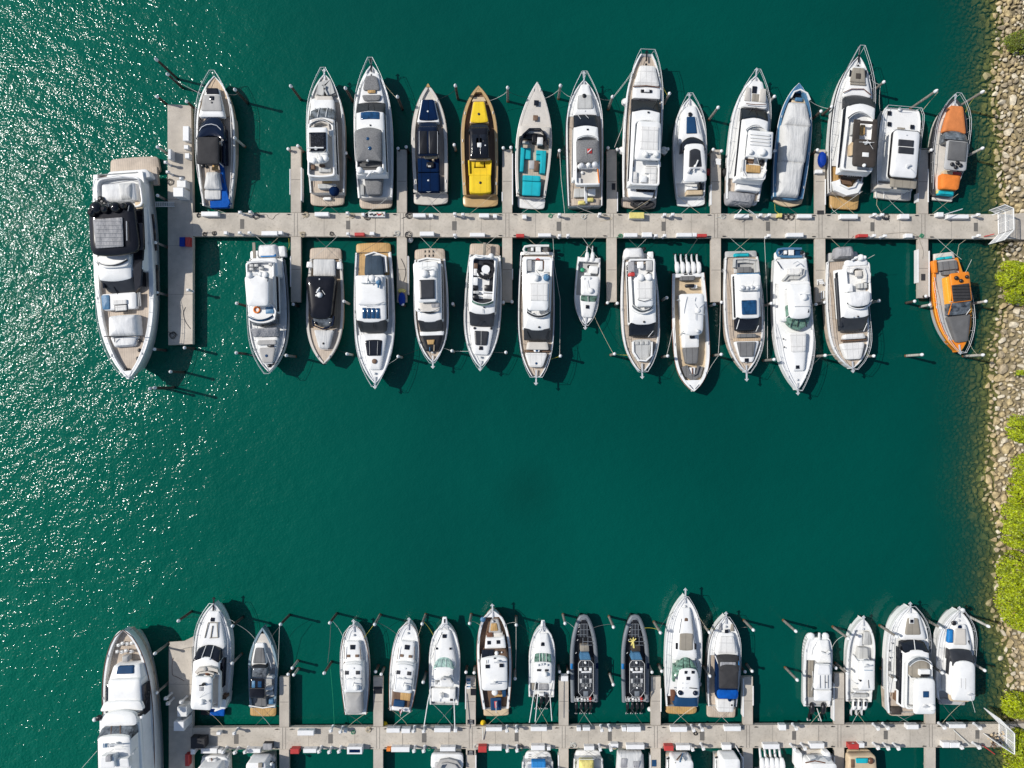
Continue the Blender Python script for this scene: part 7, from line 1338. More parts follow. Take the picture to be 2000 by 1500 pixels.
def pedestal(px, py, h=1.35, ang=0., z=ZD):
    c = U(px, py, z+h); c.z = z; r_ = empty('power_pedestal', c, ang); m = MB()
    m.lathe([(.2, .002), (.19, .06), (.14, .08), (.13, h*.7)], n=8); m.obj('post', 'pedestal', r_)
    m = MB(); m.box(-.2, .2, -.17, .17, h*.7, h*.93, .03); m.box(-.15, .15, -.12, .12, h*.93, h, .03); m.obj('head', 'plastic', r_, smooth=False)
    m = MB(); m.box(-.09, .09, -.19, -.171, h*.74, h*.88); m.obj('socket_panel', 'black', r_, smooth=False)
    pend(r_, 'power pedestal', c, 'power pedestal', 'power pedestals along the piers'); return r_
def coil(px, py, mat='black', rad=.32, phrase='coiled hose', z=ZD, kind='hose_coil', cat='hose'):
    c = U(px, py, z); m = MB(); rs = random.Random(int(px*7+py)); pts = []
    for k in range(44):
        t = k*.45; r_ = rad*(1-.012*k)+rs.uniform(-.05, .05); pts.append((c.x+r_*math.cos(t)*rs.uniform(.9, 1.15), c.y+r_*math.sin(t), z+.03+.003*k))
    e = rs.uniform(0, 6.28); pts.append((c.x+math.cos(e)*rad*2.5, c.y+math.sin(e)*rad*1.3, z+.03)); m.tube(pts, .026, 5); o = m.obj(kind, mat); pend(o, phrase, c, cat, 'hoses and ropes on the piers')
def rope_on_deck(pts, mat, label, kind='rope', r=.025, z=ZD):
    m = MB(); P_ = [U(x, y, z+.03) for x, y in pts]; out = []
    for i in range(len(P_)-1):
        p0 = P_[max(0, i-1)]; p1 = P_[i]; p2 = P_[i+1]; p3 = P_[min(len(P_)-1, i+2)]
        for k in range(5):
            t = k/5; out.append(.5*((2*p1)+(p2-p0)*t+(2*p0-5*p1+4*p2-p3)*t*t+(3*p1-p0-3*p2+p3)*t**3))
    out.append(P_[-1]); m.tube(out, r, 5); tag(m.obj(kind, mat), label, 'rope')

# --- dock boxes: upper pier, upper edge
for q in ((392.5, 426, 413, 422), (614.4, 642, 414, 422), (806.5, 831.5, 416.5, 424), (935.6, 955.5, 416.5, 424.5), (1436.5, 1463.6, 418, 425), (1558, 1586, 418, 425.5), (1641.8, 1676, 418, 427), (1758, 1776.7, 417.7, 427), (1850.4, 1892.7, 418.8, 426.6),
          (510.4, 542, 451, 459.5), (819.8, 847.9, 452, 460.5), (917.6, 947.3, 454.5, 462), (1051, 1076.5, 455.5, 462), (1219, 1245.4, 455, 462.5), (1254.5, 1274, 453.5, 462.5), (1322, 1352, 454.5, 462.3), (1537, 1569.8, 454.5, 462.5),
          (580.8, 613, 1427, 1437), (754.9, 781, 1422.8, 1431.5), (784, 801, 1423.5, 1432.5), (848, 880, 1422.5, 1430.8), (949, 980.8, 1420.8, 1428.7), (1036.7, 1068.5, 1420, 1428.5), (1138.5, 1153, 1421, 1427.8), (1225, 1252, 1420, 1430), (1309.6, 1342.4, 1420, 1430), (1415, 1447.6, 1419, 1428.5), (1771.5, 1794.8, 1416, 1425), (1854.8, 1887, 1415, 1422.8),
          (392, 424, 1462, 1472), (482, 508.6, 1463, 1471), (592, 618, 1463, 1471), (764, 800, 1459.5, 1469.3), (859.4, 889.7, 1459.5, 1468), (954.7, 980, 1458, 1466.6), (1037.3, 1064.4, 1456.5, 1466), (1141, 1161, 1458, 1466), (1223, 1259, 1455, 1464), (1321, 1348.6, 1456, 1465.6), (1411, 1429, 1455, 1465), (1491, 1523, 1454, 1463.5), (1582, 1610.7, 1452.5, 1462.4), (1856, 1876, 1451, 1461)):
    top_box(*q, phrase='long white dock box' if q[1]-q[0] > 24 else 'short white dock box')
for q in ((543.5, 551.8, 451, 457.5), (837.7, 845.9, 417, 424), (963, 971, 418, 425), (1020.5, 1028.7, 419, 427), (722, 731, 452.4, 459), (706, 712, 415.5, 421.5), (1353, 1361.6, 454.5, 462), (1830.6, 1843.4, 414.4, 423), (1769, 1783, 456, 464), (436.6, 443.8, 451.4, 457.5), (422.5, 430.7, 1430, 1436), (425.5, 432.8, 1464.5, 1471.8), (886, 893, 1424, 1430.8), (1068.5, 1075.7, 1459, 1466), (1126.6, 1135, 1421, 1428.7), (1192.8, 1208, 1453, 1460.5), (1215, 1223.5, 1421, 1429), (1677, 1689, 1452, 1461), (1841.6, 1855, 1450, 1461), (671, 677, 1426, 1432), (1522.4, 1536, 1416, 1427)):
    top_box(*q, h=.7, kind='small_locker', phrase='small white locker', cat='locker', group='small lockers on the piers')
for q in ((692.3, 711.3, 454, 460.5), (1008, 1024, 456.5, 463), (1362.7, 1381, 456.5, 462.5), (1676, 1696, 457, 463), (567, 584, 1463, 1473), (934, 950.6, 1458, 1470), (1298, 1316, 1457, 1467), (1658, 1678, 1454, 1464)):
    top_box(*q, h=.8, mat='red', kind='fire_cabinet', phrase='red fire cabinet', cat='cabinet', group='red fire cabinets on the piers')
top_box(677.7, 707.5, 1459, 1473.4, h=.95, phrase='big white dock box with a dark panel', dark='navy')
r_ = top_box(719.5, 752.3, 413.5, 423.5, h=.5, lid='white2', kind='open_bin', phrase='open white bin full of gear', cat='bin', group=None)
rs = random.Random(5)
for k in range(9):
    c = U(723+k*3.2, 418.5+rs.uniform(-2, 2), ZD+.5); m = MB(); c -= r_.location; m.lathe([(.02, -.02), (.13, .02), (.1, .14), (.01, .18)], (c.x, c.y, .5), 7); m.obj('gear', rs.choice(['white', 'red', 'steelblue', 'beige', 'black', 'greycloth']), r_)
r_ = top_box(1229.5, 1258.6, 414.5, 426.3, h=.9, kind='covered_bin', mat='white2', lid='softyellow', phrase='white bin under a yellow cover', cat='bin', group=None)
top_box(1519.5, 1528, 416.5, 424, h=.6, kind='yellow_locker', mat='softyellow', phrase='yellow locker', cat='locker', group=None)
top_box(755, 763, 1461, 1468, h=.5, kind='orange_crate', mat='orange', phrase='orange crate', cat='crate', group=None)
top_box(513, 531, 1453, 1465, h=.8, kind='covered_machine', mat='darkcanvas', lid='dullcanvas', phrase='grey covered machine', cat='machine', group=None)
# --- pedestals
for x, y in ((467.5, 414), (487.5, 413.5), (678, 415.5), (888, 417), (904, 418), (1093, 418.5), (1299, 418.5), (1315, 418), (1504, 419), (1710, 418.5), (1725, 418.5), (1913, 418.5), (1172, 417.5), (1487, 419),
             (467, 454), (486, 454), (679, 456), (888, 458.5), (1093, 459.5), (1299, 459.5), (1282, 459.5), (1503, 459.5), (1709, 459.5), (1730, 460), (1914, 459.5), (1110, 459)):
    pedestal(x, y)
for x, y in ((456, 1434), (645, 1429), (664, 1431), (827, 1430), (807, 1430), (1009, 1429), (990, 1429), (1192, 1427), (1176, 1428), (1373, 1427), (1356, 1428), (1557, 1425), (1736, 1424), (1717, 1425), (1917, 1424), (1847, 1423),
             (457, 1472), (477, 1471), (434, 1471), (642, 1471), (622, 1470), (661, 1470), (827, 1469), (808, 1469), (1010, 1468), (991, 1468), (1194, 1466), (1173, 1466), (1375, 1464), (1354, 1466), (1553, 1465), (1574, 1464), (1717, 1463), (1737, 1464), (1757, 1464), (1881, 1462), (1915, 1462)):
    pedestal(x, y, 1.5, .3)
# --- coils, ropes
for i, (x, y) in enumerate(((388, 421), (598, 420), (799, 421), (1075, 422), (1411, 423), (1533, 424), (419, 456), (592, 458), (798, 459), (1212, 461), (1140, 424), (1730, 424), (400, 458), (688, 422), (718, 424), (1800, 461), (776, 456), (500, 422), (1358, 1432), (720, 1425), (1016, 1460), (838, 1462), (930, 1458), (1545, 424), (648, 457), (1200, 1458), (1346, 1462), (690, 1430), (1120, 1455))):
    coil(x, y, ['black', 'rope', 'black', 'green', 'whiterope', 'black'][i % 6], .28+.1*(i % 3), ['black hose coil', 'tan rope coil', 'black hose coil', 'green hose coil', 'white rope coil', 'black hose coil'][i % 6])
rope_on_deck([(508, 420), (520, 419), (524, 425), (532, 428), (538, 421), (545, 417)], 'taupe', 'long loose brown hose snaking on the upper pier right of the tarpaulin yacht')
rope_on_deck([(1722, 458), (1750, 455), (1775, 454), (1792, 461), (1798, 475), (1803, 490), (1802, 505)], 'taupe', 'long brown hose running onto the finger pier left of the orange cruiser')
rope_on_deck([(1168, 424), (1185, 422), (1195, 428), (1172, 432)], 'rope', 'loose rope lying where the upper pier meets the fourth finger')
rope_on_deck([(1200, 452), (1215, 460), (1230, 464)], 'rope', 'short rope beside the dock box of the upper pier centre') if False else None
rope_on_deck([(783, 505), (790, 520), (792, 535), (788, 550)], 'black', 'thin dark cable on the second finger pier of the lower side')
rope_on_deck([(362, 600), (358, 612), (362, 628), (372, 642)], 'black', 'thin dark hose near the bottom of the upper pier head')
rope_on_deck([(338, 1285), (336, 1300), (337, 1318), (345, 1322), (360, 1330)], 'brownrail', 'brown hose along the left edge of the lower pier head')
# --- upper pier head furniture
def head_box(q, h, label, kind='cabinet', mat='plastic', cat='cabinet', z=ZD):
    o = top_box(*q, h=h, mat=mat, kind=kind, phrase='x', cat=cat, group=None, z=z); PEND.pop(); o['label'] = label; return o
head_box((357, 369, 246, 275), .9, 'tall white dock box near the top of the upper pier head', 'dock_box', cat='dock box')
head_box((359, 368, 283, 291), .7, 'small white locker below the tall box on the upper pier head', 'small_locker', cat='locker')
head_box((328, 334, 291, 311), 1.1, 'narrow white cart at the left edge of the upper pier head', 'dock_cart', 'pedestal', 'cart')
head_box((361, 370, 299, 309), .8, 'white locker at the right edge of the upper pier head', 'small_locker', cat='locker')
head_box((345, 363, 352, 366), 1.2, 'grey topped cabinet on the upper pier head behind the white cabinet', 'utility_cabinet', 'white2')
head_box((338, 358, 366, 384), 1.9, 'tall square white cabinet on the upper pier head', 'utility_cabinet', 'plastic')
head_box((350, 361, 463, 481), .5, 'blue plastic crate on the shaded upper pier head', 'crate', 'blueplastic', 'crate')
head_box((361.5, 371, 463, 481), .6, 'red plastic crate beside the blue crate on the upper pier head', 'crate', 'red', 'crate')
for x, y, l in ((322, 316, 'leaning power pedestal at the left edge of the upper pier head, above the gangway'), (326, 335, 'second power pedestal on the left edge of the upper pier head'), (366, 566, 'cluttered power pedestal at the right edge of the shaded pier head'), (352, 348, 'power pedestal behind the utility cabinets of the upper pier head')):
    o = pedestal(x, y, 1.5); PEND.pop(); o['label'] = l
coil(333, 356, 'black', .45); PEND[-1][0]['label'] = 'black hose coil beside the tall white cabinet of the upper pier head'; PEND.pop()
coil(338, 655, 'black', .5); PEND[-1][0]['label'] = 'large black coil at the bottom left of the upper pier head'; PEND.pop()
# gangway from the largest yacht
a, b_ = U(303, 399, 1.9), U(341, 399, 1.6); r_ = empty('gangway', (a+b_)/2, 0, 'slatted metal gangway from the largest yacht to the pier head', 'gangway'); m = MB()
for q in (-.28, .28): m.tube([a-r_.location+Vector((0, q, 0)), b_-r_.location+Vector((0, q, 0))], .04, 6)
m.obj('side_rail', 'white2', r_); m = MB()
for k in range(11):
    p_ = a.lerp(b_, (k+.5)/11)-r_.location; m.box(p_.x-.09, p_.x+.05, -.26, .26, p_.z-.01, p_.z+.03)
m.obj('treads', 'lightgrey', r_, smooth=False)
# --- lower pier head
head_box((346, 365, 1381, 1400), 1.9, 'tall utility cabinet on the lower pier head, upper one with dirty lid', 'utility_cabinet', 'white2')
head_box((339, 359, 1410, 1428), 2.3, 'tallest white cabinet on the lower pier head', 'utility_cabinet', 'plastic')
head_box((384, 400, 1443, 1462), 1.2, 'black covered cart beside the lower pier head', 'covered_cart', 'darkcanvas', 'cart')
head_box((372, 386, 1440, 1462), .9, 'dark folded cover next to the black cart', 'covered_cart', 'black', 'cart')
head_box((361, 369, 1474, 1497), .8, 'long red cabinet lying at the edge of the lower pier head', 'fire_cabinet', 'red')
head_box((372, 380, 1464, 1474), 1.0, 'white locker between the red cabinet and the lower walkway', 'small_locker', 'plastic', 'locker')
for x, y, l in ((322, 1366, 'white power pedestal leaning out beside the lower pier head'), (352, 1373, 'power pedestal above the tall cabinets of the lower pier head'), (326, 1376, 'yellowish power pedestal at the left edge of the lower pier head')):
    o = pedestal(x, y, 1.8); PEND.pop(); o['label'] = l
def ramp(pts, z, label):
    P_ = [U(x, y, zz) for (x, y), zz in zip(pts, z)]; m = MB(); n = len(P_); c = sum(P_, Vector())/n
    m.add([p-c for p in P_]+[p-c-Vector((0, 0, .12)) for p in P_], [tuple(range(n)), tuple(range(n, 2*n))]+[(i, (i+1) % n, n+(i+1) % n, n+i) for i in range(n)]); o = m.obj('boarding_platform', 'concretehead', smooth=False); o.location = c; tag(o, label, 'platform')
ramp([(331, 1254), (360, 1252), (378, 1243), (380, 1262), (352, 1268), (333, 1264)], [1.6]*6, 'small raised boarding platform at the top of the lower pier head')

# --- things on the fingers
def blob(q, h, mat, kind, label, cat, z=ZD):
    a, b_ = U(q[0], q[3], z+h), U(q[1], q[2], z+h); c = (a+b_)/2; c.z = z; hx, hy = (b_.x-a.x)/2, (b_.y-a.y)/2; m = MB()
    m.lathe([(.8, .003), (.98, h*.2), (1, h*.6), (.85, h*.9), (.4, h*1.02), (.01, h*1.03)], n=14, sx=hx, sy=hy); o = m.obj(kind, mat); o.location = c; tag(o, label, cat); return o
blob((1601, 1616, 294, 325), .9, 'blueplastic', 'kayak_cover', 'bright blue cover on the finger pier left of the brown topped yacht', 'cover')
blob((777, 791, 570, 597), .8, 'blueplastic', 'dock_bag', 'dark blue bag at the end of the second lower finger pier', 'bag')
blob((776, 792, 563, 572), .5, 'softyellow', 'folded_tarp', 'small yellow tarp beside the dark blue bag on the finger pier', 'tarp')
def mat_(q, label, mat='joint', kind='door_mat', z=ZD):
    a, b_ = U(q[0], q[3], z), U(q[1], q[2], z); c = (a+b_)/2; m = MB(); m.box(a.x-c.x, b_.x-c.x, a.y-c.y, b_.y-c.y, .006, .03); o = m.obj(kind, mat, smooth=False); o.location = c; tag(o, label, 'mat'); return o
mat_((1195, 1202, 358, 371), 'dark mat on the finger pier right of the diver flag yacht', 'black')
mat_((1596, 1609, 411, 419), 'dark mat on the upper pier at the foot of the sixth finger', 'darkcanvas')
mat_((1799, 1807, 535, 548), 'dark mat on the finger pier left of the orange cruiser', 'darkcanvas')
mat_((1273, 1282, 1484, 1497), 'blue mat on the bottom finger pier right of the white canvas stern', 'blueboard')
mat_((730, 746, 1341, 1355), 'black grating mat on the finger pier right of the pale canvas trawler', 'black')
mat_((919, 930, 1345, 1358), 'black mat near the end of the third lower finger pier', 'black')
mat_((911, 919, 1325, 1343), 'blue grey mat at the end of the third lower finger pier', 'steelblue')
for y0, l in ((1405.5, 'black notice plate with pale lines above the lower walkway'), (1465.5, 'black notice plate with pale lines below the lower walkway')):
    o = mat_((913, 926, y0, y0+9), l, 'black', 'notice_plate'); o['category'] = 'plate'
    for k in range(3):
        m = MB(); y = -.18+k*.18; m.box(-.3+.05*k, .28-.03*k, y-.03, y+.03, .031, .036); t_ = m.obj('lettering_line', 'lightgrey', o, smooth=False)
def steps(x, y, w, h, n, label, z=ZD, ang=0):
    c = U(x, y, z); c.z = z; r_ = empty('boarding_steps', c, ang, label, 'steps', 'white boarding steps on the finger piers')
    for k in range(n):
        m = MB(); y0 = -h/2+k*h/n; m.box(-w/2, w/2, y0+.03, y0+h/n-.03, .25*(n-k)-.05, .25*(n-k), .01); m.obj('step', 'plastic', r_, smooth=False)
    for q in (-1, 1):
        m = MB(); m.prism([(q*w/2, -h/2), (q*(w/2+.04), -h/2), (q*(w/2+.04), h/2), (q*w/2, h/2)], .003, .22); m.obj('side_frame', 'plastic', r_, smooth=False)
steps(1401, 318, .6, 1.0, 3, 'white boarding steps on the finger pier left of the slatted roof yacht', ang=-.2)
steps(1600.5, 551, .6, .7, 3, 'upper white boarding steps on the finger pier beside the grey dinghy yacht', ang=.1)
steps(1605.5, 576, .9, .55, 3, 'lower white boarding steps on the finger pier beside the grey dinghy yacht', ang=1.57)
steps(915.5, 1335, .5, .8, 3, 'bluish boarding steps on the third lower finger pier')
head_box((1593, 1607, 331, 338), .6, 'small white box on the sixth upper finger pier', 'small_locker', 'plastic', 'locker')
head_box((1096, 1110, 1321, 1331), 1.0, 'white locker at the end of the finger pier beside the three engined boat', 'small_locker', 'plastic', 'locker')
def ball(x, y, rad, mat, label, z=.6):
    c = U(x, y, z); m = MB(); m.lathe([(.02, -rad), (rad*.7, -rad*.7), (rad, 0), (rad*.7, rad*.7), (.1, rad), (.06, rad+.1), (.01, rad+.1)], n=14); o = m.obj('ball_fender', mat); o.location = c; tag(o, label, 'fender')
ball(751, 1415, .42, 'yellow', 'yellow ball fender on the lower pier, left one of two'); ball(943.5, 1412, .38, 'yellow', 'yellow ball fender on the lower pier, right one of two')
ball(1416, 337, .6, 'rubber', 'large black ball fender beside the slatted roof yacht'); ball(1384, 336, .45, 'red', 'red ball fender beside the cruiser with black roof window'); ball(801, 468, .42, 'white2', 'pale ball fender hanging under the upper pier by the black sunroof yacht'); ball(1413, 529, .3, 'white2', 'small white fender at the stern of the square blue window yacht'); ball(1107, 1388, .3, 'white2', 'pale fender between the finger pier and the left inflatable boat'); ball(1269, 1385, .32, 'white2', 'pale fender right of the right inflatable boat'); ball(1366, 1336, .3, 'white2', 'white fender between the navy pad yacht and navy canvas cruiser', 1.)
ball(1222, 200, .55, 'white2', 'white fender high on the left side of the blunt bowed yacht', 2.); ball(1215, 294, .5, 'white2', 'white fender low on the left side of the blunt bowed yacht', 1.6); ball(1297, 294, .5, 'white2', 'white fender low on the right side of the blunt bowed yacht', 1.6)
# small dinghies carried across two sterns
def dinghy(fr, x, y, wx, wy, z, label, tube, floor, engine='black'):
    B_ = Boat.__new__(Boat); B_.fr = fr; c = B_.u(x, y, z); k = (HC-z)/FX/fr[2]; hx, hy = wx*k, wy*k
    r_ = empty('dinghy', (c.x, c.y, z-.35), 0, label, 'dinghy'); m = MB(); rr = hy*.26
    pts = [(hx*.95, -hy+rr, .3), (-hx*.45, -hy+rr, .3), (-hx*.85, -hy*.55, .36), (-hx+rr*.5, 0, .4), (-hx*.85, hy*.55, .36), (-hx*.45, hy-rr, .3), (hx*.95, hy-rr, .3)]; m.tube(pts, rr, 10); m.obj('tube', tube, r_)
    m = MB(); m.box(-hx*.7, hx*.9, -hy*.7, hy*.7, .02, .15); m.obj('floor', floor, r_, smooth=False); m = MB(); m.box(-hx*.05, hx*.35, -hy*.5, hy*.5, .15, .5, .05); m.obj('seat', 'white2', r_, smooth=False)
    m = MB(); m.box(-hx*.4, -hx*.2, -hy*.35, hy*.35, .15, .6, .05); m.obj('console', 'white', r_, smooth=False); m = MB(); m.lathe([(.1, -.2), (.22, 0), (.24, .35), (.12, .5), (.01, .52)], (hx*.95, 0, .3), 10); m.obj('outboard_motor', engine, r_)
dinghy(B2, 1180, 165, 115, 44, 1.5, 'pale grey inflatable dinghy lying across the stern of the narrow yacht', 'white2', 'greycloth')
dinghy(B4, 668, 192, 112, 46, 1.5, 'blue grey inflatable dinghy lying across the stern of the sleek yacht', 'steelblue', 'blueboard')
c = U(1190+285/4.412, 80+1408/4.412, .9); r_ = empty('dinghy', c, 0, 'black covered oval dinghy on the teak stern of the blunt bowed yacht', 'dinghy'); m = MB(); m.lathe([(.9, -.25), (1, 0), (.93, .2), (.8, .25), (.7, .12), (.01, .1)], n=24, sx=1.6, sy=.56); m.obj('tube', 'darkcanvas', r_); m = MB(); m.tube([(-.6, -.2, .2), (-.1, .15, .35), (.3, -.1, .3), (.7, .2, .3)], .1, 6); m.obj('cover_fold', 'greycloth', r_)

# ================================================================ mooring piles
def pile_proto(kind):
    r_ = empty('mooring_pile', (0, 0, 0)); m = MB(); rs = random.Random(kind)
    prof = [(.17, -4), (.165, 0), (.16, 2), (.15, 3.7)]
    m.lathe(prof, n=10); m.obj('shaft', ['pilewood', 'pilegrey', 'pilesleeve'][kind], r_)
    m = MB(); m.lathe([(.20, 3.69), (.205, 3.86), (.16, 3.98), (.02, 4.12), (.001, 4.12)], n=12); m.obj('cap', 'cap' if kind != 1 else 'cap', r_)
    m = MB(); m.lathe([(.178, -.2), (.18, .35)], n=10); m.obj('tide_band', 'rust' if kind else 'black', r_)
    return r_
protos = [pile_proto(k) for k in range(3)]; used = set()
PILES = []
def pile(x, y, h, kind):
    c = U(x, y, h); c.z = 0
    if kind in used: o = copy_tree(protos[kind])
    else: o = protos[kind]; used.add(kind)
    o.location = c; o.scale = (1.0, 1.0, h/4.1); o.rotation_euler = (0, 0, random.uniform(0, 6))
    PILES.append((c, h)); pend(o, ['dark wooden mooring pile', 'grey wooden mooring pile', 'pale mooring pile'][kind], c, 'mooring pile', 'mooring piles in the water'); return o
for x, y, h, k in ((302, 113, 6, 0), (325, 143, 4.4, 0), (305, 187, 3.6, 0), (363, 197, 2.8, 0), (306, 286, 3, 2), (306, 381, 3, 1), (302, 473, 3.2, 1), (306, 571, 2.8, 1), (300, 682, 3.2, 0), (359, 679, 3, 0), (331, 726, 4, 0), (299, 757.5, 5.6, 0), (291, 759, 4, 0),
    (457, 173, 4.6, 0), (457, 268, 3.6, 2), (566.5, 166, 4.6, 0), (673.5, 170, 4.6, 0), (775.5, 187, 4.4, 0), (889, 165, 4.6, 0), (991.5, 169, 4.6, 1), (1095, 165, 4.4, 1), (1197, 187, 4.3, 1), (1308.5, 181, 3.6, 1), (1404, 208, 4.4, 1), (1514, 187, 3.4, 2), (1728.5, 158.5, 3.6, 1), (1832, 175, 6.2, 1), (1923, 177, 5.4, 1), (1922, 288, 4.0, 2), (1626, 207, 3., 0), (1605, 216, 2.6, 0),
    (675, 298, 2.8, 0), (887, 282, 2.4, 2), (1093, 293, 2.8, 1), (1305, 290, 2.6, 2), (1514, 294, 2.5, 2),
    (558, 694, 4.0, 1), (677, 691, 3.4, 2), (671, 588, 3.2, 2), (777, 696, 3.4, 2), (884, 593, 2.4, 2), (882.5, 685, 3., 2), (988, 688, 3., 2), (1095, 695, 3.3, 2), (1201, 691, 3.8, 1), (1303, 581, 3., 2), (1305, 695, 3.6, 1), (1410, 692, 3.8, 1), (1514, 702, 4.2, 1), (1508, 592, 3.4, 1), (1614, 694, 4., 1), (1709, 695, 3.8, 1), (1718.5, 587, 3, 2), (1803.5, 692.5, 4., 2), (1928, 588, 3.4, 2), (1923, 693, 4.2, 2), (461, 592, 3.2, 0), (460, 689, 3.4, 0),
    (346.5, 1214, 4., 0), (452.5, 1224, 3.8, 0), (300.5, 1278, 4., 1), (304, 1355, 3.6, 1), (452, 1297, 3.4, 1), (546.5, 1221, 4., 0), (643, 1218, 4., 0), (731, 1221, 4., 1), (632, 1316.5, 4., 0), (824, 1220, 4., 1), (826, 1334, 3.4, 1), (917, 1219, 3.8, 1), (1008.5, 1222, 3.6, 1), (1006, 1327, 3., 1), (1104, 1219, 3.8, 1), (1199, 1226.5, 4.4, 1), (1198.5, 1339, 3.8, 2), (1291, 1237.5, 4.4, 1), (1387, 1237, 4.2, 1), (1473, 1232, 4., 1), (1388, 1322, 3.4, 2), (1556.5, 1234.5, 4.4, 1), (1559, 1330, 4.2, 1), (1659.5, 1249, 4.6, 1), (1657, 1317, 3.6, 1), (1754, 1245, 4.4, 1), (1751, 1329, 3.8, 1), (1840, 1228, 3.8, 1), (1843, 1316, 3.6, 1), (1934, 1225, 4.8, 2), (1926, 1311, 3.6, 2),
    # pairs at the ends of the fingers
    (562, 290, 2.2, 1), (581, 284, 2.4, 1), (777, 289, 2.2, 0), (793, 286, 2.3, 0), (983, 288, 2.2, 1), (998, 287, 2.2, 2), (1188, 288, 2.2, 0), (1206, 291, 2.3, 2), (1394, 291, 2.4, 1), (1410, 294, 2.4, 2), (1598, 292, 2.3, 0), (1625, 293, 2.2, 1), (1795, 291, 2.3, 2), (1821, 292, 2.4, 2),
    (572, 594, 2.2, 0), (786, 594, 2.1, 0), (983, 590, 2.1, 2), (1000, 589, 2.1, 0), (1187, 591, 2.1, 0), (1206, 592, 2.1, 1), (1396, 594, 2.2, 2), (1410, 590, 2.2, 0), (1595, 594, 2.2, 1), (1612, 590, 2.2, 2), (1788, 588, 2.2, 0), (1818, 595, 2.4, 2), (1810, 578, 2., 0),
    (570, 1306, 2.6, 2), (562, 1318, 2.2, 0), (573, 1319, 2.2, 2), (733, 1313, 2.3, 0), (744, 1318, 2.2, 1), (910, 1314, 2.2, 0), (926, 1315, 2.2, 1), (1093, 1313, 2.2, 1), (1110, 1314, 2.2, 0), (1274, 1314, 2.2, 2), (1293, 1312, 2.3, 1), (1456, 1313, 2.3, 0), (1470, 1312, 2.4, 1), (1634, 1306, 2.2, 1)):
    pile(x, y, h, k)

# ================================================================ mooring lines
def sag(a, b_, d, n=10):
    return [a.lerp(b_, i/n)-Vector((0, 0, d*4*(i/n)*(1-i/n))) for i in range(n+1)]
def rope(a, b_, label, mat='whiterope', d=.35, r=.02):
    m = MB(); m.tube(sag(a, b_, d), r, 5); tag(m.obj('mooring_line', mat), label, 'mooring line', 'mooring lines of the boats')
rs = random.Random(11); RM = ['whiterope', 'greycloth', 'yellowrope', 'rope', 'black', 'whiterope']
for i, bt in enumerate(BOATS):
    if bt.nick.startswith(('largest yacht with black', 'long white yacht')): continue
    s_ = 1 if bt.d.y > 0 else -1; low = bt.A.y < -25
    edge = (U(0, lpt(1000) if s_ > 0 else lpb(1000), ZD) if low else U(0, upt(1000) if s_ > 0 else upb(1000), ZD)).y-s_*.15
    w_ = bt.W*.85
    for q, nm in ((-1, 'left'), (1, 'right')):
        a = bt.A+bt.r*(q*w_*s_)+bt.d*.3; a.z = bt.zs+.1; b_ = Vector((bt.A.x-q*w_*.75, edge, ZD+.05))
        if abs(b_.y-a.y) > 12 or rs.random() < .12: continue
        rope(a, b_, 'stern line at the %s corner of the %s' % (nm, bt.nick), RM[(i*2+q) % 6], rs.uniform(.15, .5))
    tip = bt.A+bt.d*bt.L; 
    for q, nm in ((-1, 'left'), (1, 'right')):
        c = [(p, h) for p, h in PILES if q*(p.x-tip.x) > .8 and (p-tip).length < 9.5 and h > 2.9]
        if not c or rs.random() < .35: continue
        p, h = min(c, key=lambda k: (k[0]-tip).length); a = bt.A+bt.d*bt.L*.86+bt.r*(q*s_*bt.hw(.86)); a.z = bt.zsh(.86)+.1
        rope(a, Vector((p.x, p.y, h*.7)), 'bow line of the %s, on its %s side' % (bt.nick, nm), RM[(i+q) % 6], .4)
def prope(pts, mat, label, r=.024):
    m = MB(); P_ = [U(*q) for q in pts]; m.tube(P_, r, 5); tag(m.obj('mooring_line', mat), label, 'mooring line', 'mooring lines of the boats')
prope([(546, 1222, 3.2), (545, 1250, 2.2), (544, 1285, 1.8), (541, 1322, 1.5)], 'whiterope', 'slack white line hanging beside the blue nosed cruiser')
prope([(646, 1220, 3.), (644, 1260, 2.), (640, 1295, 1.4)], 'greycloth', 'slack grey line between two piles in the empty lower berth')
prope([(645, 1302, 2.), (650, 1360, 1.), (653, 1418, 1.5)], 'green', 'long green line from a pile to the lower walkway')
prope([(1093, 295, 2.), (1096, 350, 1.3), (1103, 417, 1.4)], 'whiterope', 'long white line from the pile to the upper pier beside the turquoise boat')
prope([(1093, 693, 3.), (1094, 640, 1.8), (1094, 585, 1.4), (1083, 520, 1.4), (1080, 465, 1.5)], 'whiterope', 'long white line right of the yacht with the round nose dinghy')
prope([(1499, 700, 3.), (1499, 600, 1.4), (1493, 466, 1.5)], 'whiterope', 'long white line between the square blue window yacht and the sleek yacht')
prope([(1403, 690, 3.), (1406, 640, 1.8), (1407, 593, 1.6)], 'whiterope', 'white line from the pile to the finger right of the open boat')
prope([(1302, 695, 3.), (1308, 670, 2.5), (1316, 630, 2.)], 'whiterope', 'white line from the pile to the left side of the five engine boat')
prope([(1008, 1225, 3.), (1008, 1270, 2.), (1007, 1312, 1.6)], 'whiterope', 'white line between two piles right of the dark teak trawler yacht')
prope([(1200, 288, 2.), (1215, 250, 2.6), (1222, 200, 2.8)], 'whiterope', 'line from the fourth finger end to the blunt bowed yacht')
prope([(1197, 190, 3.5), (1222, 158, 3.3), (1240, 132, 3.4)], 'whiterope', 'line from the pile to the bow of the blunt bowed yacht')
prope([(1832, 180, 5.), (1812, 203, 3.), (1800, 218, 2.6)], 'rope', 'line from the tall pile to the blunt nosed catamaran')
prope([(1886, 468, 1.4), (1873, 478, 1.4), (1869, 500, 1.5)], 'rope', 'tan stern line of the orange cruiser')
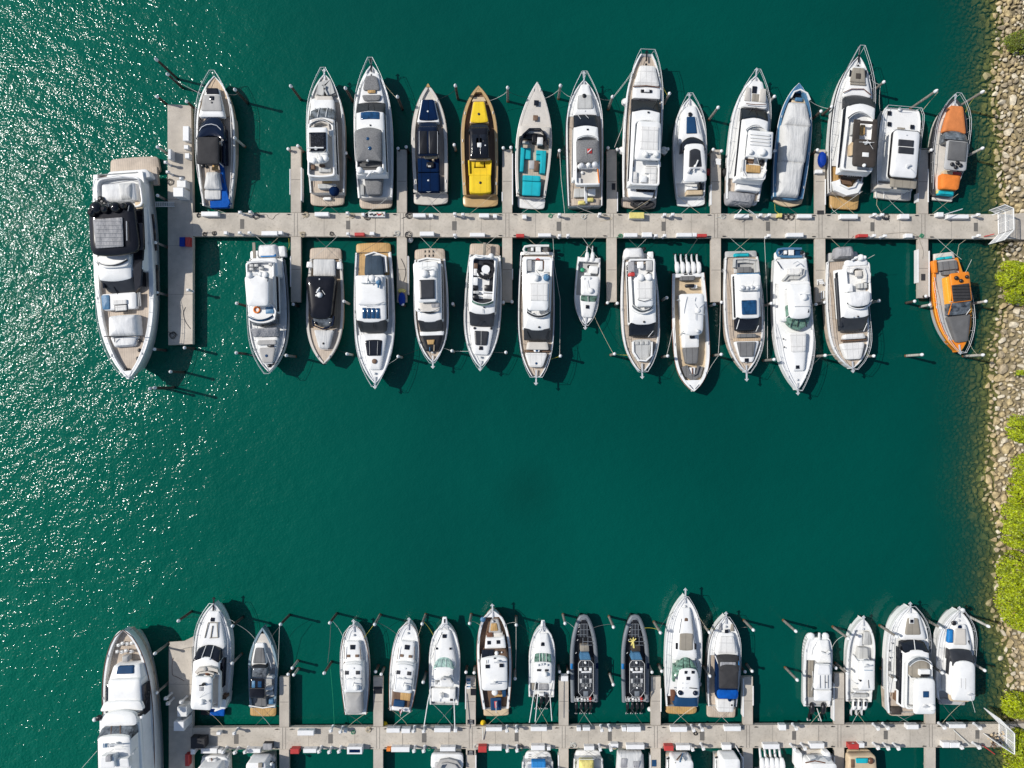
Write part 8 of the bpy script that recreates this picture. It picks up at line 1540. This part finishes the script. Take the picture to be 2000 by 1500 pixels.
prope([(1722, 417, 1.4), (1712, 400, 1.2), (1713, 388, 1.2)], 'rope', 'curved tan line from the blunt nosed catamaran to the upper pier')
prope([(1525, 420, 1.4), (1514, 412, 1.2), (1513, 398, 1.3)], 'yellowrope', 'yellow line from the blue covered boat to the upper pier')
prope([(1636, 418, 1.4), (1626, 410, 1.2), (1622, 400, 1.2)], 'whiterope', 'white line from the brown topped yacht to the upper pier')
prope([(560, 493, 1.3), (565, 480, 1.2), (564, 465, 1.5)], 'yellowrope', 'yellow line from the lifebuoy yacht to the upper pier')
prope([(160, 1500, 3.), (190, 1466, 6.)], 'whiterope', 'thin white line leaving the long yacht at the bottom left')
for i, (a_, b2, mt) in enumerate((((1478, 421), (1462, 410), 'plastic'), ((1435, 424, ), (1448, 409), 'plastic'), ((1880, 408), (1845, 419), 'plastic'), ((1937, 420), (1952, 415), 'plastic'))):
    m = MB(); m.tube([U(*a_, ZD+1.4), U(*b2, ZD+1.9)], .05, 6); tag(m.obj('flagpole', mt), ['slanting white pole over the upper pier by the slatted roof yacht', 'second slanting white pole by the slatted roof yacht', 'slanting white pole at the end of the upper pier by the grey cruiser', 'short white pole next to the upper gate'][i], 'pole')
for i, (a_, b2, mt, l) in enumerate((((1922, 462), (1942, 457), 'red', 'red pole lying at the end of the upper pier'), ((1918, 1455), (1943, 1473), 'red', 'red pole lying at the end of the lower pier'), ((1862, 1425), (1893, 1455), 'whiterope', 'long pale pole lying across the lower pier'), ((943, 1445), (943, 1420), 'whiterope', 'pale pole lying across the lower pier by the dark teak trawler yacht'), ((1436, 1456), (1452, 1484), 'plastic', 'white pole leaning over the water by the cream roof stern'))):
    m = MB(); m.tube([U(*a_, ZD+.15), U(*b2, ZD+.5)], .06, 6); tag(m.obj('pole', mt), l, 'pole')

def brush(x, y, label, seed):
    rs = random.Random(seed); c = U(x, y, ZD); r_ = MB()
    for k in range(9):
        a = rs.uniform(0, 6.28); l_ = rs.uniform(.3, .8); p1 = Vector((math.cos(a)*l_*.5, math.sin(a)*l_*.5, rs.uniform(.3, .7))); p2 = p1+Vector((math.cos(a+.8)*l_*.5, math.sin(a+.8)*l_*.4, rs.uniform(.1, .6)))
        r_.tube([(0, 0, .01), p1, p2], .05, 5, .02)
        r_.lathe([(.02, -.05), (.13, 0), (.1, .1), (.01, .14)], tuple(p2), 6)
    o = r_.obj('dry_plant', 'beige' if seed % 2 else 'walnut'); o.location = c; tag(o, label, 'dry plant')
brush(1932, 1438, 'brown spindly dry plant on the lower pier before the gate, left one', 1); brush(1938, 1448, 'brown spindly dry plant at the edge of the lower pier by the gate', 2); brush(1952, 1430, 'brown spindly dry plant just inside the lower gate', 3)
# ================================================================ gates at the shore ends
M('mesh', (.74, .75, .75), .5, planks=.16, grid=.16, pdark=.9)
def gate(segs, posts, label, h=3.0):
    """segs: pairs of base pixels at deck height; upright wire panels in white frames"""
    P0 = U(*segs[0][0], ZD); r_ = empty('security_gate', P0, 0, label, 'gate', 'white wire gates at the shore ends of the piers')
    for (a_, b2, nm) in segs:
        a = U(*a_, ZD)-P0; b_ = U(*b2, ZD)-P0; a.z = b_.z = .01; n = max(2, int((b_-a).length/.9))
        m = MB(); up = Vector((0, 0, h))
        for p0, p1 in ((a, a+up), (b_, b_+up), (a+up, b_+up), (a+up*.04, b_+up*.04), (a+up*.5, b_+up*.5)): m.tube([p0, p1], .06, 6)
        for k in range(1, n): m.tube([a.lerp(b_, k/n), a.lerp(b_, k/n)+up], .04, 5)
        m.obj('gate_frame', 'white', r_); m = MB(); K = max(4, int((b_-a).length/.17))
        for k in range(K): m.tube([a.lerp(b_, (k+.5)/K), a.lerp(b_, (k+.5)/K)+up], .026, 4)
        for k in range(1, 14): m.tube([a+up*(k/14), b_+up*(k/14)], .026, 4)
        m.obj(nm, 'mesh', r_)
gate([((1948, 418), (1949, 458), 'wire_door'), ((1948, 418), (1932, 411), 'wire_wing'), ((1949, 458), (1931, 477), 'wire_wing')], (), 'white wire security gate with splayed wings on the upper pier', 2.9)
gate([((1950, 1411), (1950, 1450), 'wire_door'), ((1950, 1411), (1922, 1383), 'wire_wing'), ((1950, 1450), (1921, 1432), 'wire_wing')], (), 'white wire security gate with splayed wings on the lower pier', 2.9)
slab('approach_ramp', 'grey approach ramp behind the upper gate', 'ramp', [(1985, 417), (2040, 412), (2040, 470), (1985, 467)], .6, ZD-.05, 'concretehead')
slab('approach_ramp', 'grey approach ramp behind the lower gate', 'ramp', [(1985, 1414), (2040, 1410), (2040, 1462), (1985, 1459)], .6, ZD-.05, 'concretehead')

# dock cleats belong to their pier
piers = [o for o in COL.objects if o.name.split('.')[0] == 'pier']
for pi, (pr, xs, ft, fb) in enumerate(((piers[0], UPX, upt, upb), (piers[1], LPX, lpt, lpb))):
    for x in xs:
        for dx in (-14, 15):
            for f_, s_ in ((ft, 1), (fb, -1)):
                c = U(x+dx, f_(x)+s_*3, ZD)-pr.location; m = MB(); m.tube([(c.x-.22, c.y, ZD+.14), (c.x+.22, c.y, ZD+.14)], .045, 5); m.tube([(c.x, c.y, ZD), (c.x, c.y, ZD+.14)], .06, 5); m.obj('cleat', 'black', pr)

# ---------------------------------------------------------------- labels that name the nearest boat
from collections import defaultdict
D = defaultdict(list)
for o, ph, p in PEND: D[(ph, near_boat(p).nick)].append((o, p))
for (ph, nk), L_ in D.items():
    L_.sort(key=lambda k: (round(k[1].x/1.5), -k[1].y)); n = len(L_)
    names = {1: [''], 2: ['left ', 'right '], 3: ['left ', 'middle ', 'right ']}.get(n, ['first ', 'second ', 'third ', 'fourth ', 'fifth ', 'sixth ', 'seventh ', 'eighth ', 'ninth ', 'tenth '])
    for (o, p), nm in zip(L_, names): o['label'] = (nm+ph+' by the '+nk)
for o in COL.objects:
    if o.parent is None and o.type in ('MESH', 'EMPTY') and 'label' in o and len(o['label'].split()) > 16: print('LONG', len(o['label'].split()), o.name, o['label'])
